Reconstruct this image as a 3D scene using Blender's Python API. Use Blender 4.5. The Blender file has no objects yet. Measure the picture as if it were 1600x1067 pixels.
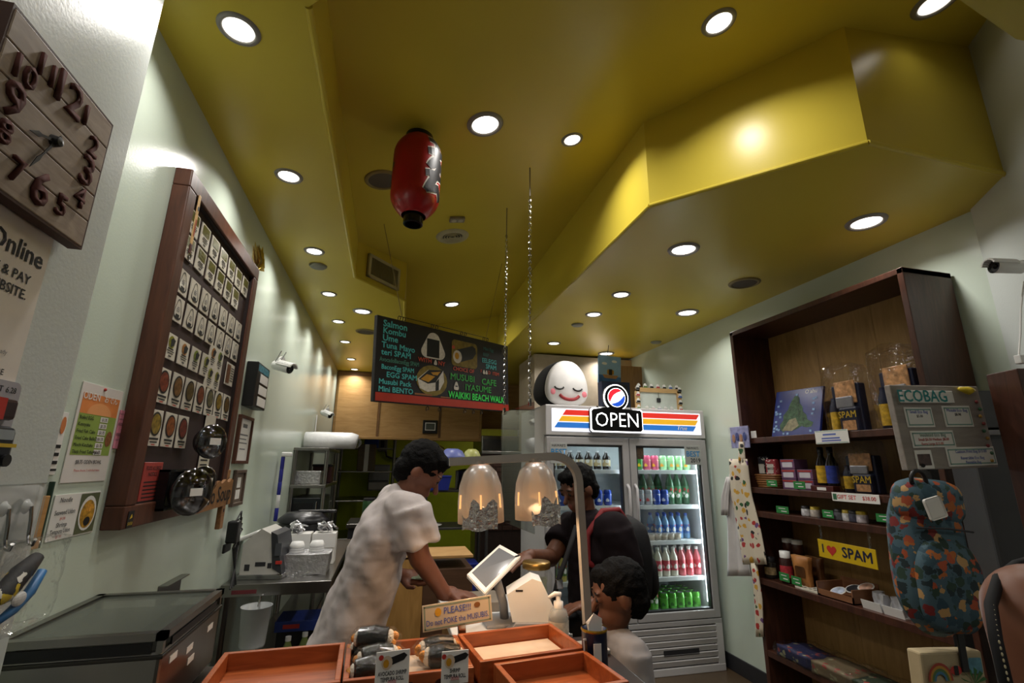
import bpy, bmesh, math, random
from mathutils import Vector, Matrix, Euler, noise
random.seed(7)
SC = bpy.context.scene
COL = SC.collection
PI = math.pi
def rad(a): return math.radians(a)

# ---------------------------------------------------------------- camera
CAM = Vector((0, 0, 1.5)); FPX = 747.1
def _basis(p, r, y):
    f = Vector((math.sin(y)*math.cos(p), math.cos(y)*math.cos(p), math.sin(p)))
    rt = Vector((math.cos(y), -math.sin(y), 0)); up = rt.cross(f)
    return math.cos(r)*rt+math.sin(r)*up, -math.sin(r)*rt+math.cos(r)*up, f
CR, CU, CF = _basis(rad(14.53), rad(0.556), rad(14.08))
cd = bpy.data.cameras.new('camera'); cd.sensor_width = 36; cd.lens = FPX/1600*36; cd.clip_start = 0.02
cam = bpy.data.objects.new('camera', cd); COL.objects.link(cam)
m = Matrix((CR, CU, -CF)).transposed().to_4x4(); m.translation = CAM
cam.matrix_world = m
SC.camera = cam
def pt(px, py, X=None, Y=None, Z=None):
    """measured photo point -> the room point on a known plane"""
    d = CR*((px-800)/FPX) - CU*((py-533.5)/FPX) + CF
    t = (X-CAM.x)/d.x if X is not None else (Y-CAM.y)/d.y if Y is not None else (Z-CAM.z)/d.z
    return CAM + d*t

# ---------------------------------------------------------------- world, exposure
w = bpy.data.worlds.new('world'); SC.world = w; w.use_nodes = True
w.node_tree.nodes['Background'].inputs[0].default_value = (0.55, 0.6, 0.7, 1)
w.node_tree.nodes['Background'].inputs[1].default_value = 0.15
SC.view_settings.view_transform = 'Standard'; SC.view_settings.look = 'None'
SC.view_settings.exposure = 0.15; SC.view_settings.gamma = 1; SC.view_settings.use_curve_mapping = False
DOWNLIGHT_W = 4.0          # watts per recessed lamp
LENS = 5.0

# ---------------------------------------------------------------- materials
def srgb(c):
    if isinstance(c, str):
        c = [int(c[i:i+2], 16)/255 for i in (0, 2, 4)]
    return tuple((x/12.92 if x <= 0.04045 else ((x+0.055)/1.055)**2.4) for x in c)+(1,)
MATS = {}
def mat(name, c, rough=0.5, metal=0.0, var=0.08, scale=12, bump=0.0, bscale=80, coat=0.0, alpha=1.0, trans=0.0, ior=1.45, emit=0, spec=0.5, stretch=None):
    if name in MATS: return MATS[name]
    M = bpy.data.materials.new(name); M.use_nodes = True; MATS[name] = M
    nt = M.node_tree; b = nt.nodes['Principled BSDF']; L = nt.links
    col = srgb(c)
    tc = nt.nodes.new('ShaderNodeTexCoord'); src = tc.outputs['Object']
    if stretch:
        mp = nt.nodes.new('ShaderNodeMapping'); mp.inputs['Scale'].default_value = stretch
        L.new(src, mp.inputs[0]); src = mp.outputs[0]
    if var > 0:
        n = nt.nodes.new('ShaderNodeTexNoise'); n.inputs['Scale'].default_value = scale; n.inputs['Detail'].default_value = 4
        L.new(src, n.inputs['Vector'])
        r = nt.nodes.new('ShaderNodeValToRGB')
        r.color_ramp.elements[0].position = .3; r.color_ramp.elements[1].position = .7
        r.color_ramp.elements[0].color = tuple(x*(1-var) for x in col[:3])+(1,)
        r.color_ramp.elements[1].color = tuple(min(1, x*(1+var)) for x in col[:3])+(1,)
        L.new(n.outputs['Fac'], r.inputs[0]); L.new(r.outputs[0], b.inputs['Base Color'])
    else:
        b.inputs['Base Color'].default_value = col
    if bump > 0:
        n2 = nt.nodes.new('ShaderNodeTexNoise'); n2.inputs['Scale'].default_value = bscale; n2.inputs['Detail'].default_value = 3
        L.new(src, n2.inputs['Vector'])
        bp = nt.nodes.new('ShaderNodeBump'); bp.inputs['Strength'].default_value = bump; bp.inputs['Distance'].default_value = 0.01
        L.new(n2.outputs['Fac'], bp.inputs['Height']); L.new(bp.outputs[0], b.inputs['Normal'])
    b.inputs['Roughness'].default_value = rough; b.inputs['Metallic'].default_value = metal
    b.inputs['IOR'].default_value = ior; b.inputs['Specular IOR Level'].default_value = spec
    if coat: b.inputs['Coat Weight'].default_value = coat; b.inputs['Coat Roughness'].default_value = .12
    if alpha < 1: b.inputs['Alpha'].default_value = alpha
    if trans: b.inputs['Transmission Weight'].default_value = trans
    if emit:
        b.inputs['Emission Color'].default_value = col; b.inputs['Emission Strength'].default_value = emit
    return M
def wood(name, c1, c2, scale=6, stretch=(1, 1, 10), rough=.45, coat=0.0, bump=.05):
    if name in MATS: return MATS[name]
    M = bpy.data.materials.new(name); M.use_nodes = True; MATS[name] = M
    nt = M.node_tree; b = nt.nodes['Principled BSDF']; L = nt.links
    tc = nt.nodes.new('ShaderNodeTexCoord'); mp = nt.nodes.new('ShaderNodeMapping'); mp.inputs['Scale'].default_value = stretch
    L.new(tc.outputs['Object'], mp.inputs[0])
    n = nt.nodes.new('ShaderNodeTexNoise'); n.inputs['Scale'].default_value = scale; n.inputs['Detail'].default_value = 6; n.inputs['Distortion'].default_value = 1.2
    L.new(mp.outputs[0], n.inputs['Vector'])
    r = nt.nodes.new('ShaderNodeValToRGB'); r.color_ramp.elements[0].position = .3; r.color_ramp.elements[1].position = .72
    r.color_ramp.elements[0].color = srgb(c1); r.color_ramp.elements[1].color = srgb(c2)
    L.new(n.outputs['Fac'], r.inputs[0]); L.new(r.outputs[0], b.inputs['Base Color'])
    bp = nt.nodes.new('ShaderNodeBump'); bp.inputs['Strength'].default_value = bump; bp.inputs['Distance'].default_value = .005
    L.new(n.outputs['Fac'], bp.inputs['Height']); L.new(bp.outputs[0], b.inputs['Normal'])
    b.inputs['Roughness'].default_value = rough
    if coat: b.inputs['Coat Weight'].default_value = coat
    return M
def printed(name, base, colors, scale=30, thr=.42, rough=.7, warp=.03):
    """printed cloth: coloured motifs strewn over a ground colour"""
    if name in MATS: return MATS[name]
    M = bpy.data.materials.new(name); M.use_nodes = True; MATS[name] = M
    nt = M.node_tree; b = nt.nodes['Principled BSDF']; L = nt.links
    tc = nt.nodes.new('ShaderNodeTexCoord')
    n = nt.nodes.new('ShaderNodeTexNoise'); n.inputs['Scale'].default_value = scale*1.3; n.inputs['Detail'].default_value = 3
    L.new(tc.outputs['Object'], n.inputs['Vector'])
    mx = nt.nodes.new('ShaderNodeVectorMath'); mx.operation = 'MULTIPLY_ADD'
    mx.inputs[1].default_value = (warp,)*3
    L.new(n.outputs['Color'], mx.inputs[0]); L.new(tc.outputs['Object'], mx.inputs[2])
    v = nt.nodes.new('ShaderNodeTexVoronoi'); v.inputs['Scale'].default_value = scale
    L.new(mx.outputs[0], v.inputs['Vector'])
    sp = nt.nodes.new('ShaderNodeSeparateColor'); L.new(v.outputs['Color'], sp.inputs[0])
    r = nt.nodes.new('ShaderNodeValToRGB'); r.color_ramp.interpolation = 'CONSTANT'
    els = r.color_ramp.elements
    while len(els) < len(colors): els.new(0.5)
    for i, c in enumerate(colors):
        els[i].position = i/len(colors); els[i].color = srgb(c)
    L.new(sp.outputs[0], r.inputs[0])
    lt = nt.nodes.new('ShaderNodeMath'); lt.operation = 'LESS_THAN'; lt.inputs[1].default_value = thr
    L.new(v.outputs['Distance'], lt.inputs[0])
    mix = nt.nodes.new('ShaderNodeMix'); mix.data_type = 'RGBA'
    mix.inputs[6].default_value = srgb(base)
    L.new(lt.outputs[0], mix.inputs[0]); L.new(r.outputs[0], mix.inputs[7]); L.new(mix.outputs[2], b.inputs['Base Color'])
    b.inputs['Roughness'].default_value = rough
    return M
def film(name, base=.03, edge=.55, rough=.06, bump=0, bscale=40, tint=(1, 1, 1)):
    """clear film or pane: see-through with fresnel glints"""
    if name in MATS: return MATS[name]
    M = bpy.data.materials.new(name); M.use_nodes = True; MATS[name] = M; nt = M.node_tree; L = nt.links
    nt.nodes.remove(nt.nodes['Principled BSDF'])
    tr = nt.nodes.new('ShaderNodeBsdfTransparent'); tr.inputs[0].default_value = tint+(1,)
    gl = nt.nodes.new('ShaderNodeBsdfGlossy'); gl.inputs['Roughness'].default_value = rough
    lw = nt.nodes.new('ShaderNodeLayerWeight'); lw.inputs[0].default_value = .35
    mp = nt.nodes.new('ShaderNodeMapRange'); mp.inputs['To Min'].default_value = base; mp.inputs['To Max'].default_value = edge
    L.new(lw.outputs['Fresnel'], mp.inputs['Value'])
    mx = nt.nodes.new('ShaderNodeMixShader'); L.new(mp.outputs[0], mx.inputs[0]); L.new(tr.outputs[0], mx.inputs[1]); L.new(gl.outputs[0], mx.inputs[2])
    L.new(mx.outputs[0], nt.nodes['Material Output'].inputs['Surface'])
    if bump:
        tc = nt.nodes.new('ShaderNodeTexCoord'); n = nt.nodes.new('ShaderNodeTexNoise'); n.inputs['Scale'].default_value = bscale; L.new(tc.outputs['Object'], n.inputs['Vector'])
        b = nt.nodes.new('ShaderNodeBump'); b.inputs['Strength'].default_value = bump; b.inputs['Distance'].default_value = .01; L.new(n.outputs['Fac'], b.inputs['Height']); L.new(b.outputs[0], gl.inputs['Normal']); L.new(b.outputs[0], lw.inputs['Normal'])
    return M
def glass(name, tint=(.9, .95, .95), alpha=.12, rough=.03):
    return mat(name, tint, rough=rough, var=0, alpha=alpha, spec=.8)

YEL = mat('ceiling_yellow', 'CDB944', rough=.3, var=.03, scale=2, bump=.02, bscale=120, spec=.35)
MINT = mat('wall_mint', 'C6D2C4', rough=.24, var=.03, scale=1.5, bump=.035, bscale=140)
WHITEW = mat('wall_white', 'C9CFCB', rough=.3, var=.03, scale=1.5, bump=.05, bscale=130)
LIME = mat('wall_lime', 'A9B823', rough=.5, var=.05)
BLACK = mat('black_plastic', '151517', rough=.4)
DARK = mat('dark_grey', '2B2B2E', rough=.5)
WHITE = mat('white_plastic', 'E4E4E2', rough=.4, var=.03)
PAPER = mat('paper_white', 'E6E4DF', rough=.35, var=.02)
INK = mat('ink_black', '1A1A1A', rough=.6, var=0)
RED = mat('red_print', 'B8322A', rough=.5, var=0)
GREY = mat('grey_print', '77787A', rough=.6, var=0)
BLUEP = mat('blue_print', '5A6CB8', rough=.5, var=0)
STEEL = mat('stainless_steel', '8E8C88', rough=.28, metal=1, var=.1, scale=5, bump=.02, bscale=60)
CHROME = mat('chrome', 'B9B9BB', rough=.12, metal=1, var=.03)
ALU = mat('aluminium_foil', 'CFCFD2', rough=.3, metal=.85, var=.1, bump=.7, bscale=55)
CLEAR = film('clear_film', .015, .3, .07, 1.0, 40)
ACRYL = film('clear_acrylic', .05, .5, .03, tint=(.93, .95, .94))
WOODB = wood('board_wood', '432418', '5E3624', 5, (8, 8, 1))
DWOOD = wood('shelf_dark_wood', '371F17', '503024', 5, (6, 6, 1), rough=.35)
PLY = wood('plywood', 'A87F4A', 'BE9660', 4, (1, 1, 6), rough=.5)
CEDAR = wood('tray_wood', '8A4420', 'AC5C30', 6, (1, 8, 8), rough=.35)

# ---------------------------------------------------------------- mesh helpers
def newbm(): return bmesh.new()
def box(bm, c, s, M=None):
    g = bmesh.ops.create_cube(bm, size=1)['verts']
    T = Matrix.Translation(Vector(c)) @ Matrix.Diagonal((s[0], s[1], s[2], 1))
    if M is not None: T = M @ T
    bmesh.ops.transform(bm, matrix=T, verts=g); return g
def bx(x0, x1, y0, y1, z0, z1, bm=None):
    bm = bm or newbm(); box(bm, ((x0+x1)/2, (y0+y1)/2, (z0+z1)/2), (abs(x1-x0), abs(y1-y0), abs(z1-z0))); return bm
def rbox(x0, x1, y0, y1, z0, z1, r=.004, seg=2):
    bm = bx(x0, x1, y0, y1, z0, z1); bmesh.ops.bevel(bm, geom=bm.edges[:], offset=r, segments=seg, affect='EDGES', profile=.5); return bm
def cyl(bm, p0, p1, r0, r1=None, seg=16, caps=True):
    r1 = r0 if r1 is None else r1
    p0 = Vector(p0); p1 = Vector(p1); d = p1-p0
    q = d.to_track_quat('Z', 'Y').to_matrix().to_4x4(); q.translation = (p0+p1)/2
    bmesh.ops.create_cone(bm, cap_ends=caps, segments=seg, radius1=r0, radius2=r1, depth=d.length, matrix=q); return bm
def ball(bm, c, r, seg=16, rings=10, M=None):
    r = (r, r, r) if isinstance(r, (int, float)) else r
    T = Matrix.Translation(Vector(c)) @ (M.to_4x4() if M is not None else Matrix()) @ Matrix.Diagonal((r[0], r[1], r[2], 1))
    bmesh.ops.create_uvsphere(bm, u_segments=seg, v_segments=rings, radius=1, matrix=T); return bm
def lathe(prof, seg=24, bm=None, c=(0, 0, 0), cap=False):
    bm = bm or newbm(); rings = []
    for r, z in prof:
        rings.append([bm.verts.new((c[0]+max(r, 1e-4)*math.cos(2*PI*k/seg), c[1]+max(r, 1e-4)*math.sin(2*PI*k/seg), c[2]+z)) for k in range(seg)])
    for a, b in zip(rings, rings[1:]):
        for k in range(seg):
            bm.faces.new((a[k], a[(k+1) % seg], b[(k+1) % seg], b[k]))
    if cap: bm.faces.new(rings[0][::-1]); bm.faces.new(rings[-1])
    return bm
def tube(path, r, seg=8, bm=None, closed=False):
    bm = bm or newbm(); P = [Vector(p) for p in path]; n = len(P); rings = []
    up = None
    for i, p in enumerate(P):
        a = P[i-1] if (i > 0 or closed) else p; b = P[(i+1) % n] if (i < n-1 or closed) else p
        t = (b-a).normalized()
        if up is None: up = t.orthogonal().normalized()
        up = (up - t*up.dot(t)).normalized(); s = t.cross(up)
        rr = r[i] if isinstance(r, (list, tuple)) else r
        rings.append([bm.verts.new(p+rr*(math.cos(2*PI*k/seg)*up+math.sin(2*PI*k/seg)*s)) for k in range(seg)])
    rng = range(n if closed else n-1)
    for i in rng:
        a, b = rings[i], rings[(i+1) % n]
        for k in range(seg): bm.faces.new((a[k], a[(k+1) % seg], b[(k+1) % seg], b[k]))
    if not closed: bm.faces.new(rings[0][::-1]); bm.faces.new(rings[-1])
    return bm
def prism(pts, y0, y1, bm=None):
    """outline in local XZ, thickness along Y from y0 (front) to y1"""
    bm = bm or newbm()
    a = [bm.verts.new((x, y0, z)) for x, z in pts]; b = [bm.verts.new((x, y1, z)) for x, z in pts]
    bm.faces.new(a); bm.faces.new(b[::-1]); n = len(pts)
    for i in range(n): bm.faces.new((a[i], b[i], b[(i+1) % n], a[(i+1) % n]))
    bmesh.ops.recalc_face_normals(bm, faces=bm.faces[:]); return bm
def flat(pts, y=0, bm=None):
    bm = bm or newbm(); bm.faces.new([bm.verts.new((x, y, z)) for x, z in pts]); return bm
def ell(cx, cz, rx, rz=None, n=20, a0=0, a1=2*PI):
    rz = rz or rx
    return [(cx+rx*math.cos(a0+(a1-a0)*k/n), cz+rz*math.sin(a0+(a1-a0)*k/n)) for k in range(n)]
def rrect(x0, x1, z0, z1, r, n=4):
    o = []
    for cx, cz, a in ((x1-r, z1-r, 0), (x0+r, z1-r, PI/2), (x0+r, z0+r, PI), (x1-r, z0+r, 1.5*PI)):
        o += [(cx+r*math.cos(a+PI/2*k/n), cz+r*math.sin(a+PI/2*k/n)) for k in range(n+1)]
    return o
def onigiri(cx, cz, w, h, n=9):
    """rounded triangle outline"""
    cs = [(cx, cz+h*.5, .32), (cx-w*.5, cz-h*.5, .3), (cx+w*.5, cz-h*.5, .3)]
    o = []
    A = [(cx, cz+h*.24, w*.26), (cx-w*.26, cz-h*.26, w*.24), (cx+w*.26, cz-h*.26, w*.24)]
    for (x, z, r), (a0, a1) in zip(A, ((rad(25), rad(155)), (rad(155), rad(270)), (rad(270), rad(385)))):
        o += [(x+r*math.cos(a0+(a1-a0)*k/n), z+r*(h/w)*math.sin(a0+(a1-a0)*k/n)) for k in range(n+1)]
    return o
def ob(name, bm, m, parent=None, loc=None, rot=None, smooth=False):
    if isinstance(bm, bpy.types.Mesh): me = bm
    else:
        me = bpy.data.meshes.new(name); bm.to_mesh(me); bm.free()
        if smooth:
            for p in me.polygons: p.use_smooth = True
        if m is not None: me.materials.append(m)
    o = bpy.data.objects.new(name, me); COL.objects.link(o)
    if parent is not None: o.parent = parent
    if loc is not None: o.location = loc
    if rot is not None: o.rotation_euler = rot
    return o
def tag(o, label, cat, group=None, kind=None):
    o['label'] = label; o['category'] = cat
    if group: o['group'] = group
    if kind: o['kind'] = kind
    return o
def thing(name, label, cat, loc=(0, 0, 0), rot=(0, 0, 0), group=None):
    o = bpy.data.objects.new(name, None); COL.objects.link(o); o.empty_display_size = .05
    o.location = loc; o.rotation_euler = rot if not isinstance(rot, (int, float)) else (0, 0, rot)
    return tag(o, label, cat, group)
def struct(name, bm, m, parent=None):
    o = ob(name, bm, m, parent)
    if parent is None: o['kind'] = 'structure'
    return o
def clone(root, label=None, loc=None, rot=None, group=None):
    def rec(o, par):
        c = o.copy(); COL.objects.link(c); c.parent = par
        for ch in [x for x in o.children]: rec(ch, c)
        return c
    r = rec(root, None)
    if label: r['label'] = label
    if loc is not None: r.location = loc
    if rot is not None: r.rotation_euler = rot if not isinstance(rot, (int, float)) else (0, 0, rot)
    if group: r['group'] = group
    return r
_tn = [0]
def text_mesh(s, size, bold=0.0, align='CENTER', spacing=1.0, shear=0):
    fat = bold*size if ('M' in s or 'W' in s) else 0
    if fat: bold = 0
    cu = bpy.data.curves.new('lettering', 'FONT'); cu.body = s; cu.size = size; cu.align_x = align; cu.align_y = 'CENTER'
    cu.resolution_u = 2; cu.offset = bold*size; cu.space_character = spacing; cu.shear = shear
    o = bpy.data.objects.new('lettering', cu)
    me = bpy.data.meshes.new_from_object(o)
    bpy.data.objects.remove(o); bpy.data.curves.remove(cu)
    for v in me.vertices: v.co = (v.co.x, 0, v.co.y)
    if fat:             # embolden by overlaying shifted copies of the glyphs
        bm = newbm()
        for k, (dx, dz) in enumerate(((-fat, 0), (fat, 0), (0, fat), (0, -fat))):
            a = len(bm.verts); bm.from_mesh(me); bm.verts.ensure_lookup_table()
            for v in bm.verts[a:]: v.co += Vector((dx, -.00004*k, dz))
        bm.to_mesh(me); bm.free()
    me.name = 'lettering'
    return me
def text(s, size, m, parent, x, z, y=-.001, bold=0.0, align='CENTER', sx=1.0, sz=1.0, name='lettering', tilt=0, shear=0):
    me = text_mesh(s, size, bold, align, shear=shear); me.materials.clear(); me.materials.append(m)
    if sx != 1 or sz != 1:
        for v in me.vertices: v.co.x *= sx; v.co.z *= sz
    return ob(name, me, None, parent, (x, y, z), (0, tilt, 0))
def bars(rows, bm=None, y=0):
    """rows of print too small to read: (x0, x1, z, height)"""
    bm = bm or newbm()
    for x0, x1, z, h in rows: flat([(x0, z), (x1, z), (x1, z+h), (x0, z+h)], y, bm)
    return bm
def ordn(i): return ['first', 'second', 'third', 'fourth', 'fifth', 'sixth', 'seventh', 'eighth', 'ninth', 'tenth', 'eleventh', 'twelfth'][i]

# ---------------------------------------------------------------- the room
H = 2.724
XL, XN, XR = -.735, -.635, 2.68
def ztop(x): return 3.03+.15*x
hole = [(-.3, 1.16), (-.3, 3.2), (.043, 3.6), (.10, 5.55), (1.15, 5.27), (1.15, 1.86), (1.725, 1.22), (2.62, 1.235), (2.28, .70), (1.70, .74), (1.40, .69), (-.05, .92)]
fl = bx(-3, 3.2, -2.2, 9, -.1, 0)
FLOORM = mat('floor_tile', '4A3C2C', rough=.35, var=.15, scale=3)
struct('floor', fl, FLOORM)
struct('wall_left', bx(XL-.12, XL, 1.0, 9, 0, H), MINT)
struct('wall_left_front', rbox(XL-.12, XN, -2.2, 1.16, 0, H+.02, .006), WHITEW)
struct('wall_right', bx(XR, XR+.12, 1.47, 5.0, 0, H+.9), MINT)
aw = newbm(); 
a = Vector((2.66, 1.48, 0)); b = Vector((1.86, .40, 0)); n = Vector((b.y-a.y, -(b.x-a.x), 0)).normalized()*-.15
q = [a, b, b+n, a+n]
lo = [aw.verts.new((p.x, p.y, 0)) for p in q]; hi = [aw.verts.new((p.x, p.y, 3.7)) for p in q]
aw.faces.new(lo[::-1]); aw.faces.new(hi)
for i in range(4): aw.faces.new((lo[i], lo[(i+1) % 4], hi[(i+1) % 4], hi[i]))
bmesh.ops.recalc_face_normals(aw, faces=aw.faces[:])
struct('wall_right_angled', aw, WHITEW)
struct('wall_front', bx(-.85, 3.2, -2.3, -2.2, 0, H), WHITEW)
struct('wall_right_front', bx(2.9, 3.0, -2.2, .6, 0, H), WHITEW)
# ceiling with the raised tray
cb = newbm()
outer = [(-.86, -2.3), (3.0, -2.3), (3.0, 9.0), (-.86, 9.0)]
vo = [cb.verts.new((x, y, H)) for x, y in outer]; vi = [cb.verts.new((x, y, H)) for x, y in hole]
ed = [cb.edges.new((L[i], L[(i+1) % len(L)])) for L in (vo, vi) for i in range(len(L))]
bmesh.ops.triangle_fill(cb, use_beauty=True, use_dissolve=False, edges=ed)
vt = [cb.verts.new((x, y, ztop(x))) for x, y in hole]
n = len(hole)
for i in range(n): cb.faces.new((vi[i], vi[(i+1) % n], vt[(i+1) % n], vt[i]))
cb.faces.new(vt)
struct('ceiling', cb, YEL)
# rounded corner bead along the tray edge
bead = newbm()
for i in range(n):
    x0, y0 = hole[i]; x1, y1 = hole[(i+1) % n]
    if i in (0, 1, 2, 4, 5, 6): cyl(bead, (x0, y0, H+.004), (x1, y1, H+.004), .011, seg=10)
tr = struct('trim_1', bead, YEL)
# kitchen shell
struct('wall_back', bx(-.85, 3.0, 8.7, 8.8, 0, H), LIME)
struct('wall_kitchen_right', bx(2.3, 2.4, 5.6, 8.7, 0, H), mat('kitchen_white', 'B9B9B2', rough=.5))
pw = struct('wall_back_fridge', bx(1.50, 2.75, 4.95, 5.6, 0, 2.70), mat('beige_wall', 'A79A86', rough=.5))
struct('baseboard_right', rbox(XR-.014, XR, 1.6, 4.9, 0, .11, .003), DARK)

# wood faced soffit over the kitchen hatch
so = thing('wooden_soffit', 'plywood faced soffit over the kitchen opening behind the hanging menu sign', 'soffit', (0, 6.75, 1.82))
ys = 0
for x0, x1 in ((-.70, -.17), (-.14, .655), (.685, 1.225)):
    ob('panel', rbox(x0, x1, -.012, .02, .03, .84, .003), PLY, so)
for x in (-.155, .67):
    ob('batten', bx(x-.014, x+.014, -.018, .0, .03, .84), wood('batten', '6B4A2A', '7E5A36', 5), so)
ob('bottom_rail', rbox(-.725, 1.26, -.02, .05, 0, .035, .004), wood('rail', '9A7340', 'AE8850', 5), so)
ob('top_rail', rbox(-.725, 1.26, -.015, .05, .84, .9, .004), MATS['batten'], so)
ob('end_post', rbox(1.225, 1.26, -.016, .05, .03, .84, .003), MATS['rail'], so)
ob('backing', bx(-.73, 1.26, .02, .1, 0, .904), PLY, so)
s2 = thing('wooden_soffit', 'short plywood soffit panel set further back beside the main wooden soffit', 'soffit', (1.3, 7.2, 2.03))
ob('panel', rbox(0, .98, 0, .03, .03, .69, .003), PLY, s2); ob('bottom_rail', rbox(0, .98, -.01, .04, 0, .03, .003), MATS['rail'], s2)

# ---------------------------------------------------------------- recessed lamps
LENSM = bpy.data.materials.new('lamp_lens'); LENSM.use_nodes = True
bb = LENSM.node_tree.nodes['Principled BSDF']; bb.inputs['Emission Color'].default_value = (1, .93, .82, 1); bb.inputs['Emission Strength'].default_value = LENS
bb.inputs['Base Color'].default_value = (.9, .9, .9, 1)
RING = mat('lamp_ring', '8D8A86', rough=.35, var=.02)
ringm = bpy.data.meshes.new('trim_ring'); t = lathe([(.066, -.001), (.066, -.006), (.074, -.012), (.088, -.009), (.093, 0)], 28); t.to_mesh(ringm); t.free(); ringm.materials.append(RING)
LENSD = LENSM.copy(); LENSD.name = 'lamp_lens_dim'; LENSD.node_tree.nodes['Principled BSDF'].inputs['Emission Strength'].default_value = 1.1
lensm = bpy.data.meshes.new('lens'); t = lathe([(.0001, -.004), (.067, -.004)], 28); t.to_mesh(lensm); t.free(); lensm.materials.append(LENSM)
for p in ringm.polygons: p.use_smooth = True
LD = bpy.data.lights.new('lamp_light', 'AREA'); LD.shape = 'DISK'; LD.size = .12; LD.energy = DOWNLIGHT_W; LD.color = (1, .955, .9); LD.spread = rad(138)
LD4 = LD.copy(); LD4.energy = DOWNLIGHT_W*.75; LD3 = LD.copy(); LD3.energy = DOWNLIGHT_W*.03; LD2 = LD.copy(); LD2.energy = DOWNLIGHT_W*.2
def downlight(x, y, z, label, scale=1, tilt=0, dim=False):
    t = thing('recessed_downlight', label, 'downlight', (x, y, z), (0, tilt, 0), 'recessed ceiling downlights')
    ob('trim_ring', ringm, None, t).scale = (scale,)*3
    l_ = ob('lens', lensm, None, t); l_.scale = (scale,)*3
    if dim: l_.data = lensm.copy(); l_.data.materials[0] = LENSD
    lo = bpy.data.objects.new('lamp_light', LD3 if dim and tilt else LD2 if dim else LD4 if x < -.4 else LD); COL.objects.link(lo); lo.parent = t; lo.location = (0, 0, -.014)
    return t
for i, y in enumerate((1.286, 2.042, 2.831, 3.593, 4.323, 5.072, 5.944, 6.6)):
    downlight(-.508, y, H, f'round recessed downlight in the low left ceiling strip, {ordn(i)} from the clock', .63)
downlight(-.285, 3.957, H, 'round recessed downlight right of the left strip row, near the air vent', .85)
for i, y in enumerate((2.231, 3.019, 3.513, 4.524)):
    downlight(1.58, y, H, f'round recessed downlight in the low right ceiling, {ordn(i)} of the row nearer the raised tray', .97 if i == 0 else .76)
for i, y in enumerate((1.705, 3.258, 4.795)):
    downlight(2.29, y, H, f'round recessed downlight in the low right ceiling, {ordn(i)} of the row along the right wall')
downlight(1.78, 7.4, H, 'small far downlight over the kitchen seen beside the hanging chain')
for x, y, lb in ((-.508, .53, 'downlight of the left strip above the wall clock, out of the picture'), (-.508, -.6, 'downlight of the left strip behind the camera')):
    downlight(x, y, H, lb, .6, 0, y > 0)
downlight(.95, -.35, H, 'added unseen fill downlight just behind the camera', .9)  # added unseen fill lamp, brightens the ecobag board and other front-facing things
TILT = -math.atan(.15)
def raised(px, py):
    d = CR*((px-800)/FPX) - CU*((py-533.5)/FPX) + CF
    t = (3.03-1.5)/(d.z-.15*d.x); return CAM+d*t
for (px, py), lb, s in (((1123, 35), 'round recessed downlight high in the raised ceiling, above the angled right bulkhead', .72), ((758, 194), 'large round downlight in the raised ceiling just right of the red lantern', .95),
                     ((894, 218), 'smaller round downlight in the raised ceiling, second to the right of the lantern', .62), ((706, 475), 'round downlight at the far end of the raised ceiling above the menu sign', .95), ((1462, 3), 'round downlight at the top right edge, half out of the picture', .9)):
    p = raised(px, py); downlight(p.x, p.y, p.z, lb, s, TILT, px == 1462)
# speakers, detectors, vents
def ceiling_disc(px, py, label, cat, r, m1, m2, name='ceiling_speaker', high=False):
    p = raised(px, py) if high else pt(px, py, Z=H)
    t = thing(name, label, cat, p, (0, TILT if high else 0, 0))
    ob('rim', lathe([(r*.8, -.002), (r*.82, -.010), (r, -.006), (r*1.03, 0)], 28), m1, t, smooth=True)
    ob('grille', lathe([(.0001, -.004), (r*.82, -.004)], 28), m2, t)
    return t
SPK = mat('speaker_grille', '5C5346', rough=.7, bump=.4, bscale=300); SPR = mat('speaker_rim', '8A7A4A', rough=.5)
ceiling_disc(598, 281, 'round dark speaker grille in the raised ceiling left of the lantern', 'speaker', .095, SPR, SPK, high=True)
ceiling_disc(1163, 442, 'round grey speaker grille in the low right ceiling above the shelf', 'speaker', .1, SPR, SPK)
ceiling_disc(572, 518, 'round pale speaker grille in the left ceiling beside the hanging sign', 'speaker', .095, SPR, SPK)
for (px, py), lb in (((497, 415), 'small round detector disc on the left ceiling strip'), ((902, 507), 'small round cover disc on the low right ceiling'), ((1025, 534), 'small grey cover disc near the right wall above the fridge')):
    p = pt(px, py, Z=H); t = thing('ceiling_cover', lb, 'cover plate', p)
    ob('disc', lathe([(.0001, -.014), (.045, -.013), (.05, -.009), (.05, 0)], 24), mat('cover_disc', '8E8F83', rough=.5), t, smooth=True)
    ob('flange', lathe([(.05, -.002), (.056, -.002), (.056, 0)], 24), SPR, t)
p = raised(707, 369); t = thing('air_diffuser', 'round white ceiling air diffuser with concentric rings below the lantern', 'diffuser', p, (0, TILT, 0))
VW = mat('vent_white', 'B5AE8C', rough=.4)
ob('rim', lathe([(.075, -.004), (.08, -.014), (.115, -.006), (.118, 0)], 28), VW, t, smooth=True)
ob('core', lathe([(.0001, -.001), (.076, -.001)], 24), BLACK, t)
for r in (.02, .038, .056, .072):
    ob('ring', lathe([(r-.004, -.004), (r+.005, -.014), (r+.006, -.006), (r-.003, -.002)], 24), VW, t)
p = raised(714, 341); t = thing('emergency_light', 'small rectangular twin emergency light on the raised ceiling', 'light fixture', p, (0, TILT, 0))
ob('housing', rbox(-.05, .05, -.028, .028, -.02, 0, .004), mat('fixture_grey', '8E8678', rough=.5), t)
for s in (-1, 1): ob('lamp_eye', lathe([(.0001, -.022), (.016, -.022), (.018, -.019)], 16, c=(s*.022, 0, 0)), mat('eye', 'B8B2A0', rough=.3), t)
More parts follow.
